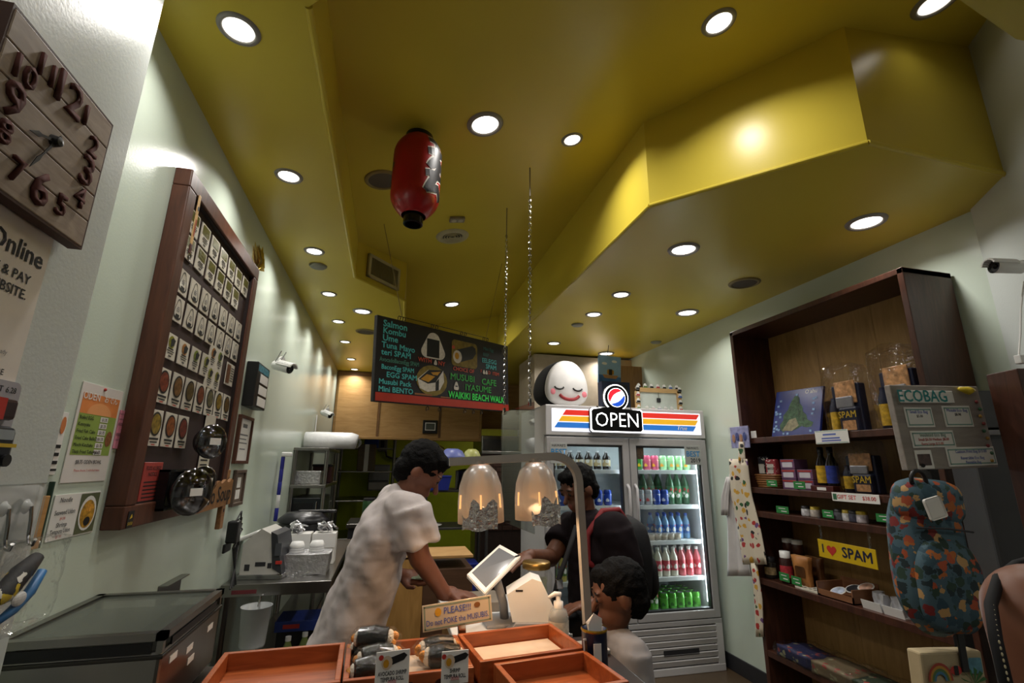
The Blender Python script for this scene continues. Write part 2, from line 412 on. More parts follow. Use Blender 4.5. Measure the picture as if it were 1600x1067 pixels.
# rectangular vent on the chamfer face
va = Vector((-.3, 3.2, 0)); vb = Vector((.043, 3.6, 0)); ang = math.atan2(vb.y-va.y, vb.x-va.x)
mid = (va+vb)/2; t = thing('wall_vent', 'rectangular slatted air vent on the angled ceiling step', 'vent', (mid.x+.012*math.sin(ang), mid.y-.012*math.cos(ang), 2.855), (0, 0, ang))
W2, H2 = .165, .085
fr = newbm()
for x0, x1, z0, z1 in ((-W2, W2, H2-.02, H2), (-W2, W2, -H2, -H2+.02), (-W2, -W2+.022, -H2, H2), (W2-.022, W2, -H2, H2)): bx(x0, x1, -.012, .006, z0, z1, fr)
ob('frame', fr, VW, t); ob('backing', bx(-W2, W2, .004, .01, -H2, H2), BLACK, t)
sl = bpy.data.meshes.new('slat'); q = bx(-.0022, .0022, -.008, .004, -H2+.02, H2-.02); q.to_mesh(sl); q.free(); sl.materials.append(mat('slat_grey', '8C8564', rough=.5))
for i in range(17): ob('slat', sl, None, t, (-W2+.034+i*(2*W2-.068)/16, 0, 0), (0, 0, .5))
# ================================================================ left wall
RL = (0, 0, PI/2)       # things on the left wall: local x runs into the room's depth, front faces +X
# ---- wooden clock
CLW = wood('clock_plank', '8C7B6C', 'A89786', 7, (2, 8, 8), rough=.6)
t = thing('wall_clock', 'square rustic plank wall clock with big raised brown numerals', 'clock', (XN+.028, .89, 2.037), RL)
S = .137
for i in range(5):
    z0 = -S+i*2*S/5; ob('plank', rbox(-S, S, -.006, .012, z0+.0008, z0+2*S/5-.0008, .002), CLW, t)
for s in (-1, 1): ob('back_batten', bx(s*.09-.012, s*.09+.012, .012, .026, -S+.02, S-.02), WOODB, t)
edge = newbm()
for x0, x1, z0, z1 in ((-S-.004, -S, -S, S), (S, S+.004, -S, S), (-S-.004, S+.004, S, S+.004), (-S-.004, S+.004, -S-.004, -S)): bx(x0, x1, -.005, .018, z0, z1, edge)
ob('edge_strip', edge, mat('clock_edge', '4A3128', rough=.6), t)
NUM = mat('numeral_brown', '4E2A24', rough=.85, spec=.2)
for k in range(1, 13):
    a = PI/2-k*PI/6; R_ = .100
    big = k in (12, 3, 6, 9)
    sz_ = .084 if big else .056
    x = R_*math.cos(a); z = R_*math.sin(a)
    f_ = min(1/max(abs(math.cos(a)), abs(math.sin(a)))*.96, 1.1)
    for j, dg_ in enumerate(str(k)):
        me = text_mesh(dg_, sz_, .016)
        bm = newbm(); bm.from_mesh(me)
        f = bm.faces[:]; r = bmesh.ops.extrude_face_region(bm, geom=f)
        bmesh.ops.translate(bm, vec=(0, -.0045, 0), verts=[v for v in r['geom'] if isinstance(v, bmesh.types.BMVert)])
        bmesh.ops.recalc_face_normals(bm, faces=bm.faces[:])
        ob('numeral', bm, NUM, t, (x*f_+(j-.5)*sz_*.5*(len(str(k))-1), -.006, z*f_))
ob('hub', lathe([(.0001, .014), (.008, .012), (.011, 0)], 16), BLACK, t, (0, -.006, 0), (PI/2, 0, 0))
def hand(L, w, a):
    o = [(0, -.003), (L*.55, -w*.4), (L*.68, -w), (L, 0), (L*.68, w), (L*.55, w*.4), (0, .003), (-L*.2, .002), (-L*.2, -.002)]
    c, s = math.cos(a), math.sin(a)
    return prism([(x*c-z*s, x*s+z*c) for x, z in o], -.012, -.0105)
ob('minute_hand', hand(.085, .0035, rad(243)), BLACK, t); ob('hour_hand', hand(.062, .005, rad(200)), BLACK, t)

# ---- papers on the near wall and on the wall behind it
def sheet(name, label, px, X, parent_thick=.0015, m=PAPER, corners=None):
    """flat paper on a left-wall plane from its left/right depth and bottom/top height"""
    y0, y1, z0, z1 = corners
    t = thing(name, label, 'poster', (X+.002, (y0+y1)/2, (z0+z1)/2), RL)
    ob('sheet', rbox(-(y1-y0)/2, (y1-y0)/2, -.0008, .0015, -(z1-z0)/2, (z1-z0)/2, .0004, 1), m, t)
    return t, (y1-y0), (z1-z0)
t, W_, H_ = sheet('order_poster', 'laminated white order online poster under the wooden clock', 0, XN, corners=(.68, 1.003, 1.62, 1.90), m=mat('poster_cream', 'E8E0D6', rough=.12, var=.02))
text('Order Online', .046, INK, t, .02, .088, -.002, .012)
text('CUSTOMIZE & PAY', .024, INK, t, .03, .045, -.002, .01); text('ON THE WEBSITE.', .024, INK, t, .035, .018, -.002, .01)
ob('picture', flat(rrect(-.05, .03, -.075, -.005, .002), -.002), mat('poster_photo', '6C6C70', rough=.4, var=.6, scale=120), t)
text('When Order is Ready', .011, GREY, t, .075, -.085, -.002); text('MORE', .014, INK, t, .11, -.118, -.002, .01)

t, W_, H_ = sheet('oden_menu', 'laminated green and orange oden price list pinned on the left wall', 0, XL, corners=(1.378, 1.566, 1.450, 1.690), m=mat('oden_paper', 'E2DDD8', rough=.15, var=.02))
ob('header', flat(rrect(-.084, .084, .045, .095, .001), -.0012), mat('oden_orange', 'E08A4C', rough=.4, var=.12, scale=20), t)
ob('sun', flat(ell(0, .045, .055, .03, 16, 0, PI)+[(-.055, .045)], -.0016), mat('oden_sun', 'E9A268', rough=.5), t)
text('ODEN', .026, PAPER, t, -.048, .088, -.002, .01); text('おでん', .022, PAPER, t, .04, .088, -.002, .01)
ob('list_ground', flat(rrect(-.084, .084, -.055, .045, .001), -.0012), mat('oden_green', '8FA84E', rough=.5), t)
for i, (a_, b_) in enumerate((('Boiled EGG', '$1.75'), ('Konnyaku', '$1.75'), ('Fried Fish Cake', '$1.75'), ('Fried Cake Balls(2)', '$1.75'), ('Mochi Kinchaku', '$1.75'), ('Thick Fried Tofu(4pcs)', '$1.75'))):
    z = .035-i*.0165
    text(a_, .0125, INK, t, -.08, z, -.002, .01, 'LEFT'); 
    ob('price_slip', flat([(.01, z-.006), (.045, z-.006), (.045, z+.007), (.01, z+.007)], -.0018), PAPER, t)
    text(b_, .011, INK, t, .028, z, -.0025, .01)
ob('bowl_picture', flat(ell(.066, -.012, .015, .02), -.002), mat('bowl_brown', '8A5A34', rough=.5, var=.4, scale=200), t)
text('$8.75 ODEN BOWL', .013, INK, t, 0, -.072, -.002, .01); text('Please choose 5 individual items', .0085, RED, t, 0, -.092, -.002)
ob('pin', lathe([(.0001, .006), (.004, .003), (.004, 0)], 10), RED, t, (0, -.001, .112), (PI/2, 0, 0))

t, W_, H_ = sheet('pink_note', 'small pink handwritten hours note beside the oden list', 0, XL, corners=(1.572, 1.606, 1.535, 1.640), m=mat('pink_paper', 'D98BA0', rough=.5))
for i, s_ in enumerate(('from before', 'tomorrow', '8:00am', '-', '8:00am', 'Sold Out')): text(s_, .0085 if i not in (2, 4) else .012, INK, t, 0, .042-i*.0142, -.002, .005)
t, W_, H_ = sheet('noodle_menu', 'white noodle menu card with bowl photo below the oden list', 0, XL, corners=(1.374, 1.560, 1.322, 1.424))
text('Noodle', .015, INK, t, -.05, .038, -.002, .01); text('Seaweed Udon', .015, INK, t, -.045, .01, -.002, .01, sx=.85); text('$4.98', .009, RED, t, -.05, -.004, -.002)
text('Shrimp', .014, INK, t, -.048, -.018, -.002, .01); text('Tempura Udon', .014, INK, t, -.048, -.032, -.002, .01, sx=.85); text('$7.98', .009, RED, t, -.05, -.044, -.002)
ob('photo_ground', flat(rrect(.008, .09, -.048, .048, .001), -.0014), mat('photo_green', '5B6246', rough=.4), t)
ob('bowl', flat(ell(.048, 0, .036, .042), -.0018), WHITE, t); ob('soup', flat(ell(.048, -.002, .03, .034), -.0022), mat('soup', 'B98B2E', rough=.4, var=.5, scale=90), t)
ob('seaweed', flat(ell(.05, -.02, .014, .011, 10), -.0026), INK, t); ob('tempura', flat(ell(.052, .012, .016, .010, 10), -.0026), mat('tempura', 'D89B3A', rough=.6, var=.3, scale=150), t)
t, W_, H_ = sheet('menu_scrap', 'narrow white paper with black letter E peeking out past the near wall', 0, XL, corners=(1.25, 1.352, 1.47, 1.61))
text('E', .06, INK, t, .033, -.028, -.002, .02); ob('underline', bars([(.012, .05, -.062, .005)], y=-.002), INK, t)
ob('mark', flat(ell(.038, .04, .009, .02, 12), -.002), mat('mark_orange', 'C97A45', rough=.5), t)
t = thing('wooden_strip', 'thin upright wooden strip with dark green edge beside the noodle menu', 'strip', (XL+.006, 1.33, 1.37), RL)
ob('strip', rbox(-.016, .012, -.005, .005, -.055, .055, .002), wood('strip_wood', 'A97B45', 'BD9158', 8), t); ob('green_edge', rbox(.012, .018, -.005, .005, -.055, .085, .001), mat('dark_green', '1F3B2C', rough=.5), t)

# ---- big framed menu board
t = thing('menu_board', 'large brown framed menu board full of small food cards on the left wall', 'menu board', (XL+.045, 2.03, 1.876), RL)
BW, BH, FW = .436, .556, .062
for nm, x0, x1, z0, z1 in (('frame_rail', -BW, BW, BH-FW, BH), ('frame_rail', -BW, BW, -BH, -BH+FW), ('frame_stile', -BW, -BW+FW, -BH+FW, BH-FW), ('frame_stile', BW-FW, BW, -BH+FW, BH-FW)):
    ob(nm, rbox(x0, x1, -.006, .045, z0, z1, .004), WOODB, t)
ob('backing', bx(-BW+.01, BW-.01, .015, .043, -BH+.01, BH-.01), mat('board_backing', '33221F', rough=.6), t)
lip = newbm()
for x0, x1, z0, z1 in ((-BW+FW, BW-FW, BH-FW-.006, BH-FW), (-BW+FW, BW-FW, -BH+FW, -BH+FW+.006), (-BW+FW, -BW+FW+.006, -BH+FW, BH-FW), (BW-FW-.006, BW-FW, -BH+FW, BH-FW)): bx(x0, x1, .002, .016, z0, z1, lip)
ob('inner_lip', lip, mat('lip_dark', '1F1412', rough=.5), t)
def mk(bm, m):
    me = bpy.data.meshes.new('print'); bm.to_mesh(me); bm.free(); me.materials.append(m); return me
CW, CH = .041, .042
LAM = mat('card_laminate', 'D2CCBE', rough=.12, var=.03)
cardA = mk(rbox(-CW, CW, 0, .004, -CH, CH, .001, 1), LAM)
cardB = mk(rbox(-.043, .043, 0, .004, -.055, .055, .001, 1), LAM)
OLIVE = mat('food_photo_olive', '545220', rough=.3, var=.5, scale=90)
picA = mk(flat(rrect(-.032, .032, .002, .036, .001), -.001), OLIVE)
capA = mk(bars([(-.02, .02, -.010, .004), (-.026, .026, -.017, .003), (-.02, .02, -.024, .003), (-.01, .01, -.034, .004)], y=-.001), INK)
ring = newbm(); o1 = onigiri(0, .002, .058, .066); o2 = onigiri(0, .003, .050, .058)
a1 = [ring.verts.new((x, -.001, z)) for x, z in o1]; a2 = [ring.verts.new((x, -.001, z)) for x, z in o2]
for i in range(len(a1)): ring.faces.new((a1[i], a1[(i+1) % len(a1)], a2[(i+1) % len(a1)], a2[i]))
picO = mk(ring, INK)
noriO = mk(flat(rrect(-.013, .013, -.033, -.016, .001), -.0012), INK)
capO = mk(bars([(-.008, .008, .005, .003), (-.012, .012, -.001, .003), (-.01, .01, -.007, .003)], y=-.001), GREY)
picR = [mk(flat(ell(0, .014, .022, .02), -.001), mat(f'roll_photo_{i}', c, rough=.35, var=.6, scale=120)) for i, c in enumerate(('7A7A2E', '9A6A3A', '6F7C30', '86883C'))]
picR2 = mk(flat([(-.004, -.004), (.018, .006), (.026, .024), (.006, .03), (-.008, .02)], -.0014), INK)
picB = [mk(flat(ell(0, .012, .036, .037), -.001), INK)]+[mk(flat(ell(0, .012, .030, .031), -.0014), mat(f'bowl_photo_{i}', c, rough=.35, var=.7, scale=75)) for i, c in enumerate(('6E3426', '6E5030', '56482A', '6A3826', '5A5640', '7A6428', '5A4628', '806A28', '7E4620', '6A2E24'))]
capB = mk(bars([(-.03, .03, -.036, .006), (-.024, .024, -.045, .004)], y=-.001), INK)
capBr = mk(bars([(-.012, .012, -.052, .003)], y=-.001), RED)
def card(kind, Yc, Zc, v=0):
    x = Yc-2.03; z = Zc-1.876
    c = ob('menu_card', cardB if kind == 'B' else cardA, None, t, (x, .010, z), (random.uniform(-.03, .03), random.uniform(-.02, .02), 0))
    if kind == 'A': ob('picture', picA, None, c); ob('caption', capA, None, c)
    elif kind == 'O': ob('rice_ball_outline', picO, None, c); ob('seaweed_patch', noriO, None, c); ob('caption', capO, None, c)
    elif kind == 'R': ob('picture', picR[v % 4], None, c); ob('roll_picture', picR2, None, c); ob('caption', capA, None, c)
    else: ob('bowl_rim', picB[0], None, c); ob('bowl_picture', picB[1+v % 10], None, c); ob('caption', capB, None, c); ob('price', capBr, None, c)
cols = [1.717+.1045*k for k in range(7)]
for y in cols: card('A', y, 2.295)
for y in cols[:6]: card('A', y, 2.202)
for y in cols: card('O', y, 2.080)
for y in cols: card('O', y, 1.985)
for i, y in enumerate(cols[:4]): card('R', y, 1.860, i)
for i, (y, z) in enumerate(((2.09, 1.908), (2.17, 1.908), (2.09, 1.826), (2.17, 1.826))): card('R', y, z, i+1)
for i, y in enumerate(cols): card('B', y, 1.733, i)
for i, y in enumerate(cols[:3]): card('B', y, 1.602, i+7)
lb = ob('leaflet', rbox(-.052, .052, 0, .003, -.048, .048, .001, 1), LAM, t, (.292, .010, .0))
ob('picture', flat(rrect(-.048, .0, -.04, .04, .001), -.001), mat('leaflet_photo', '6A4A38', rough=.3, var=.7, scale=90), lb)
ob('caption', bars([(.006, .044, .028-i*.011, .004) for i in range(6)], y=-.001), INK, lb)
ls = ob('salad_leaflet', rbox(-.055, .055, 0, .003, -.155, .125, .001, 1), LAM, t, (.150, .008, -.315))
ob('picture', flat(rrect(-.045, .045, -.03, .05, .001), -.001), mat('salad_photo', '4B4A2E', rough=.35, var=.7, scale=80), ls)
ob('caption', bars([(-.045, .03, -.055-i*.018, .006) for i in range(5)], y=-.001), INK, ls)
al = ob('allergy_notice', rbox(-.062, .062, 0, .003, -.068, .058, .001, 1), mat('allergy_red', 'A8433C', rough=.4), t, (-.285, .004, -.435))
text('FOOD ALLERGY', .017, INK, al, 0, .040, -.001, .01, sx=.8); text('NOTICE', .016, INK, al, 0, .022, -.001, .01)
ob('caption', bars([(-.05, .05, -.002-i*.011, .004) for i in range(6)], y=-.001), INK, al)
# things hung on the board
ws = thing('souvenir_keychain', 'flat wooden souvenir tag with strap hung on the top left of the menu board', 'tag', (XL+.052, 1.672, 2.29), RL)
ob('tag', rbox(-.008, .008, -.004, 0, -.09, .09, .002), wood('tag_wood', 'C59A5E', 'D8B47C', 8), ws); ob('print', flat(rrect(-.005, .005, -.06, .0, .002), -.0046), mat('tag_red', 'A4512F', rough=.5), ws); ob('emblem', flat(ell(0, .04, .006, .009, 12), -.0046), INK, ws)
ob('strap', rbox(-.009, .009, -.005, 0, -.125, -.09, .003), mat('strap_brown', '4A2018', rough=.5), ws); ob('ring', tube([(.009*math.cos(a), 0, -.135+.012*math.sin(a)) for a in [2*PI*k/12 for k in range(12)]], .002, 6, closed=True), CHROME, ws, (0, -.004, 0))
PLB = mat('bowl_black', '121214', rough=.25)
def takeaway(label, px, py, r, d, lid=True):
    q_ = pt(px, py, X=XL+.09); Y, Z = q_.y, q_.z
    t = thing('takeaway_bowl', label, 'bowl', (XL+.052+r*.5, Y, Z), (0, PI/2, rad(-32)))
    ob('bowl', lathe([(.0001, 0), (r*.72, .0), (r*.78, .004), (r, d), (r*1.05, d), (r*1.05, d+.004), (r*.97, d+.004), (r*.74, .008), (.0001, .008)], 28), PLB, t, smooth=True)
    if lid:
        l = ob('lid', lathe([(r*1.06, d), (r*1.06, d+.008), (r*.95, d+.012), (r*.88, d+.022), (.0001, d+.022)], 28), film('lid_clear', .06, .5, .06), t, smooth=True)
        s = ob('sticker', bx(-.012, .012, -.022, .022, d+.0225, d+.0235), PAPER, t)
    return t
takeaway('black takeaway bowl with price sticker on the salad leaflet', 322, 690, .058, .035)
takeaway('large clear lidded takeaway bowl at the bottom of the menu board', 286, 768, .07, .04)
takeaway('small clear lidded takeaway bowl tucked behind the larger one', 312, 752, .05, .03)
fb = thing('black_tray', 'square black takeaway tray standing in the board corner behind the notice', 'tray', (XL+.05, 1.86, 1.415), RL)
ob('base', rbox(-.075, .075, -.002, .006, -.06, .06, .003), PLB, fb)
rim = newbm()
for x0, x1, z0, z1 in ((-.08, .08, .055, .062), (-.08, .08, -.062, -.055), (-.08, -.073, -.062, .062), (.073, .08, -.062, .062)): bx(x0, x1, -.022, .006, z0, z1, rim)
ob('rim', rim, PLB, fb)
ms = thing('miso_soup_sign', 'wavy edged wooden miso soup sign at the lower right of the menu board', 'sign', (XL+.066, 2.25, 1.372), (0, rad(-1), PI/2))
top = [(.2-.4*k/16, .05+.008*math.sin(k*1.9)) for k in range(17)]
ob('plank', prism([(-.2, -.05), (.2, -.05)]+top, -.012, .0), wood('sign_wood', '8A5E38', 'A0744A', 6, (1, 8, 8)), ms)
text('miso Soup', .088, INK, ms, 0, -.002, -.0132, .012)
wsx = thing('wooden_plaque', 'narrow upright wooden plaque with lettering beside the menu board', 'plaque', (XL+.04, 2.47, 1.35), RL)
ob('plank', rbox(-.022, .022, -.012, .008, -.13, .12, .003), MATS['sign_wood'], wsx); ob('lettering', bars([(-.008, .008, .07-i*.026, .014) for i in range(6)], y=-.0125), INK, wsx)
sk = thing('sticker', 'small dark and yellow sticker on the lower left corner of the board frame', 'sticker', (XL+.0525, 1.632, 1.345), RL)
ob('sheet', bx(-.016, .016, -.0006, .0004, -.022, .022), INK, sk); text('50/50', .012, mat('yellow_print', 'C9A92C', rough=.5, var=0), sk, 0, -.012, -.001, .01); ob('figure', flat([(-.008, 0), (.008, .004), (.002, .014)], -.001), MATS['yellow_print'], sk)
# gold leaf ornament
gl = thing('gold_ornament', 'crumpled gold tinsel ornament on the far top corner of the menu board', 'ornament', (XL+.02, 2.49, 2.44), RL)
GOLD = mat('gold_foil', 'C9B06A', rough=.2, metal=.9, var=.3, scale=40)
for k in range(9):
    a = rad(20+k*17); L_ = .08+.05*random.random()
    b_ = newbm(); v = [b_.verts.new(p) for p in ((0, -.01, 0), (L_*.5*math.cos(a)+.012, -.03, L_*.5*math.sin(a)), (L_*math.cos(a), -.012, L_*math.sin(a)+.03), (L_*.5*math.cos(a)-.012, -.004, L_*.5*math.sin(a)+.01))]
    b_.faces.new(v); r = bmesh.ops.extrude_face_region(b_, geom=b_.faces[:]); bmesh.ops.translate(b_, vec=(.001, .002, .001), verts=[x for x in r['geom'] if isinstance(x, bmesh.types.BMVert)])
    ob('leaf', b_, GOLD, gl)
# ---- cameras
def sec_camera(label, loc, rot, s=1, antennas=True, wall=None):
    t = thing('security_camera', label, 'security camera', loc, rot); t.scale = (s, s, s)
    ob('body', lathe([(.0001, -.07), (.022, -.07), (.027, -.062), (.029, .03), (.031, .05), (.030, .052)], 24), WHITE, t, rot=(-PI/2, 0, 0), smooth=True)
    ob('lens_face', lathe([(.030, .050), (.024, .044), (.0001, .043)], 24), BLACK, t, rot=(-PI/2, 0, 0))
    ob('lens', lathe([(.012, .044), (.009, .049), (.0001, .051)], 16), mat('lens_glass', '0C0C10', rough=.05), t, rot=(-PI/2, 0, 0))
    hd = newbm(); 
    for k in range(9):
        a = rad(20+k*17.5); cyl(hd, (.032*math.cos(a), -.03, .032*math.sin(a)), (.032*math.cos(a), .075, .032*math.sin(a)), .005, seg=6)
    ob('sun_shield', hd, WHITE, t)
    ob('bracket', tube([(0, -.03, -.02), (0, -.06, -.035), (0, -.1, -.03)] if wall is None else wall, .008, 10), WHITE, t)
    e_ = (wall or [(0, 0, 0), (0, 0, 0), (0, -.1, -.03)])[-1]
    ob('mount_plate', lathe([(.0001, 0), (.026, 0), (.026, .01), (.0001, .012)], 20), WHITE, t, e_, (-PI/2, 0, 0))
    if antennas:
        for s_ in (-1, 1): ob('antenna', tube([(s_*.018, -.05, .02), (s_*.02, -.03, .09)], .003, 8), mat('antenna_grey', '9A9A98', rough=.5), t)
    return t
# local +Y is the lens direction
sec_camera('white security camera with two antennas on the left wall beyond the menu board', (XL+.10, 3.02, 2.05), (rad(-14), 0, rad(-118)), 1, wall=[(0, -.03, 0), (-.02, -.055, .03), (-.05, -.075, .035)])
sec_camera('small far security camera near the back of the left wall', (XL+.09, 5.33, 2.0), (rad(-20), 0, rad(-125)), 1, wall=[(0, -.03, 0), (-.02, -.055, .03), (-.05, -.06, .03)])
cb_ = thing('cable', 'white cable hanging from the far left camera to a plug', 'cable', (XL, 5.23, 1.5), RL)
ob('wire', tube([(0, -.01, .48), (.0, -.012, .2), (-.02, -.012, .1), (-.02, -.012, -.02)], .006, 6), WHITE, cb_); ob('plug', rbox(-.04, .0, -.03, 0, -.06, -.02, .005), WHITE, cb_); ob('lower_wire', tube([(-.02, -.014, -.06), (-.03, -.014, -.2), (-.04, -.014, -.3)], .005, 6), BLACK, cb_)
# ---- wall box, certificates, duster
wb = thing('magazine_box', 'tall black wall box with three white slips below the camera', 'wall box', (XL, 2.80, 1.895), RL)
ob('case', rbox(-.125, .125, -.055, 0, -.115, .115, .004), BLACK, wb)
ob('header', flat(rrect(-.11, .11, .07, .105, .002), -.0556), mat('teal_print', '3F7C8C', rough=.5, var=.5, scale=80), wb)
for i in range(3): ob('slip', rbox(-.06, .1, -.058, -.055, .015-i*.06, .062-i*.06, .001, 1), PAPER, wb)
def framed(label, y0, y1, z0, z1, fm, inner):
    w_, h_ = (y1-y0)/2, (z1-z0)/2
    t = thing('framed_certificate', label, 'frame', (XL, (y0+y1)/2, (z0+z1)/2), RL)
    for x0, x1, a_, b_ in ((-w_, w_, h_-.016, h_), (-w_, w_, -h_, -h_+.016), (-w_, -w_+.016, -h_+.016, h_-.016), (w_-.016, w_, -h_+.016, h_-.016)): ob('frame_bar', rbox(x0, x1, -.018, 0, a_, b_, .002), fm, t)
    ob('paper', bx(-w_+.012, w_-.012, -.008, -.002, -h_+.012, h_-.012), inner, t); return t, w_, h_
t, w_, h_ = framed('certificate in a thin red-brown frame on the left wall', 2.66, 2.90, 1.495, 1.735, WOODB, PAPER)
ob('print', bars([(-.04, .04, .06, .02), (-.07, .07, .02, .008), (-.07, .05, -.0, .006), (-.07, .07, -.02, .006), (-.05, .05, -.05, .006)], y=-.0085), GREY, t)
t, w_, h_ = framed('dim grey picture frame with small photos below the certificate', 2.72, 2.90, 1.29, 1.465, mat('frame_taupe', '5A4B40', rough=.5), mat('mat_taupe', '6A5D50', rough=.6))
for a_ in ((-.03, .03, .0, .05), (-.035, -.002, -.055, -.01), (.004, .035, -.055, -.01)): ob('photo', bx(a_[0], a_[1], -.0095, -.008, a_[2], a_[3]), PAPER, t)
t = thing('handle_brush', 'blue and white banded cleaning brush leaning on the left wall', 'brush', (XL+.03, 3.72, 1.12), (0, 0, 0))
for i in range(5): ob('handle_band', lathe([(.011, i*.085), (.013, i*.085+.004), (.013, i*.085+.08), (.011, i*.085+.085)], 12), mat('band_blue', '2B2F8C', rough=.4) if i != 1 else WHITE, t, smooth=True)
ob('head', rbox(-.012, .055, -.02, .02, .425, .455, .008), WHITE, t)
# ---- hooks and bagged toys on the near wall
ap = thing('hook_panel', 'clear acrylic hook panel on the near left wall with chrome hooks', 'hook panel', (XN+.002, 1.06, 1.415), RL)
ob('plate', rbox(-.25, .09, -.006, 0, -.06, .045, .003), ACRYL, ap)
for x in (-.015, .04):
    ob('suction_cup', lathe([(.0001, .008), (.005, .008), (.010, .002), (.013, 0)], 18), mat('cup_clear', 'D0D4D4', rough=.1, alpha=.6, var=0), ap, (x, -.006, .005), (PI/2, 0, 0), smooth=True)
    ob('hook', tube([(x, -.014, .005), (x, -.018, -.02), (x, -.02, -.045), (x-.008, -.028, -.058), (x-.02, -.04, -.058), (x-.026, -.046, -.048)], .0028, 8), CHROME, ap)
def crumple(bm, amp, sc, seed=0):
    for v in bm.verts:
        nz = noise.noise_vector(v.co*sc+Vector((seed, 0, 0))); v.co += nz*amp
    return bm
def subd(bm, n): bmesh.ops.subdivide_edges(bm, edges=bm.edges[:], cuts=n, use_grid_fill=True); return bm
bg = thing('bagged_toy', 'clear plastic bag with a blue and yellow striped toy hung on the left hooks', 'bag', (XN+.05, 1.055, 1.30), RL)
bg.scale = (.8, .8, .8)
ob('bag', crumple(subd(bx(-.12, .09, -.028, .02, -.09, .085), 7), .016, 22), CLEAR, bg, smooth=True)
ob('blue_tail', tube([(-.06, -.01, -.06), (-.02, -.012, -.045), (.02, -.012, -.02), (.05, -.01, .015)], [.006, .01, .011, .009], 8), mat('toy_blue', '2E6FA8', rough=.4), bg, smooth=True)
ob('body', tube([(-.08, 0, -.02), (-.04, 0, -.012), (0, 0, .02), (.04, 0, .045)], [.012, .02, .021, .013], 10), printed('toy_bands', '1B1B1B', ['D2B52C', '1B1B1B', 'D8D4C8', '1B1B1B'], 45, .6), bg, smooth=True)
ob('patch', ball(newbm(), (-.02, -.018, -.025), (.02, .006, .014), 12, 8), WHITE, bg)
mg = thing('magnet_card', 'grey magnet souvenir card with bus and dark red clip at the left edge', 'souvenir', (XN+.004, .90, 1.555), RL)
ob('card', prism(rrect(-.11, .115, -.085, .075, .012), -.003, .0), mat('card_silver', 'A9A6AC', rough=.25), mg)
text('MAGNET', .014, INK, mg, .045, .060, -.0035, .005); text('6.28', .014, INK, mg, .092, .060, -.0035, .005)
ob('clip', rbox(.02, .1, -.016, -.003, .01, .045, .006), mat('clip_dark', '2A1516', rough=.3), mg); ob('clip_band', bx(.05, .07, -.0168, -.0158, .01, .045), RED, mg)
v_ = ob('toy_bus', rbox(.03, .105, -.022, -.003, -.055, .0, .01), mat('bus_navy', '23262E', rough=.3), mg)
ob('bus_window', flat(rrect(.045, .095, -.022, -.006, .003), -.0226), mat('bus_glass', '9AA2A6', rough=.1), mg); 
for x in (.048, .088): ob('wheel', lathe([(.0001, .006), (.01, .006), (.01, 0)], 14), BLACK, mg, (x, -.02, -.055), (PI/2, 0, 0))
ob('bus_trim', bx(.03, .105, -.0232, -.022, -.034, -.028), mat('yellow_trim', 'C9A92C', rough=.4), mg)
# ---- oden warmer case on the counter, bracket on wall
oc = thing('display_case', 'low stainless steel food warmer case with sloping glass lid by the left wall', 'display case', (-.58, 1.47, .951))
x0, x1, y0, y1 = -.15, .15, -.19, .19
ob('body', rbox(x0, x1, y0, y1, .015, .165, .008), STEEL, oc)
ob('lower_trim', rbox(x0-.004, x1+.004, y0-.004, y1+.004, .15, .158, .002), mat('dark_steel', '4A4844', rough=.35, metal=1), oc)
lidf = newbm()
for a_ in ((x0, x1, y0, y0+.014), (x0, x1, y1-.014, y1), (x0, x0+.012, y0, y1), (x1-.012, x1, y0, y1)): bx(a_[0]-.003, a_[1]+.003, a_[2]-.003, a_[3]+.003, .185, .2, lidf)
ob('lid_frame', lidf, STEEL, oc)
ob('lid_glass', bx(x0, x1, y0, y1, .19, .195), mat('smoked_glass', '5F645C', rough=.06, var=0, alpha=.6, spec=.8), oc)
cr = newbm()
for x in (x0+.006, x1-.006):
    for y in (y0+.006, y1-.006): bx(x-.006, x+.006, y-.006, y+.006, .16, .19, cr)
ob('lid_post', cr, STEEL, oc)
for i, (y, z, c) in enumerate(((-.12, .13, PAPER), (-.02, .115, PAPER), (.0, .085, PAPER), (.12, .12, PAPER), (-.11, .06, PAPER))):
    ob('sticker', bx(x1-.0005, x1+.0012, y-.02, y+.02, z-.006, z+.008), c, oc)
ob('glass_slot', bx(x0+.02, x1-.02, y0-.003, y0+.001, .162, .182), BLACK, oc)
ob('side_vent', bx(x1-.001, x1+.003, y0+.04, y1-.05, .165, .18), BLACK, oc)
ob('foot', bx(x0+.03, x1-.03, y0+.03, y1-.03, 0, .016), BLACK, oc)
br = thing('wall_bracket', 'small bent steel bracket on the left wall above the food warmer', 'bracket', (XL, 2.15, 1.04), RL)
ob('plate', rbox(-.1, .1, -.004, 0, -.045, .045, .002), STEEL, br); ob('lip', rbox(-.1, .1, -.03, 0, .041, .045, .001), STEEL, br)
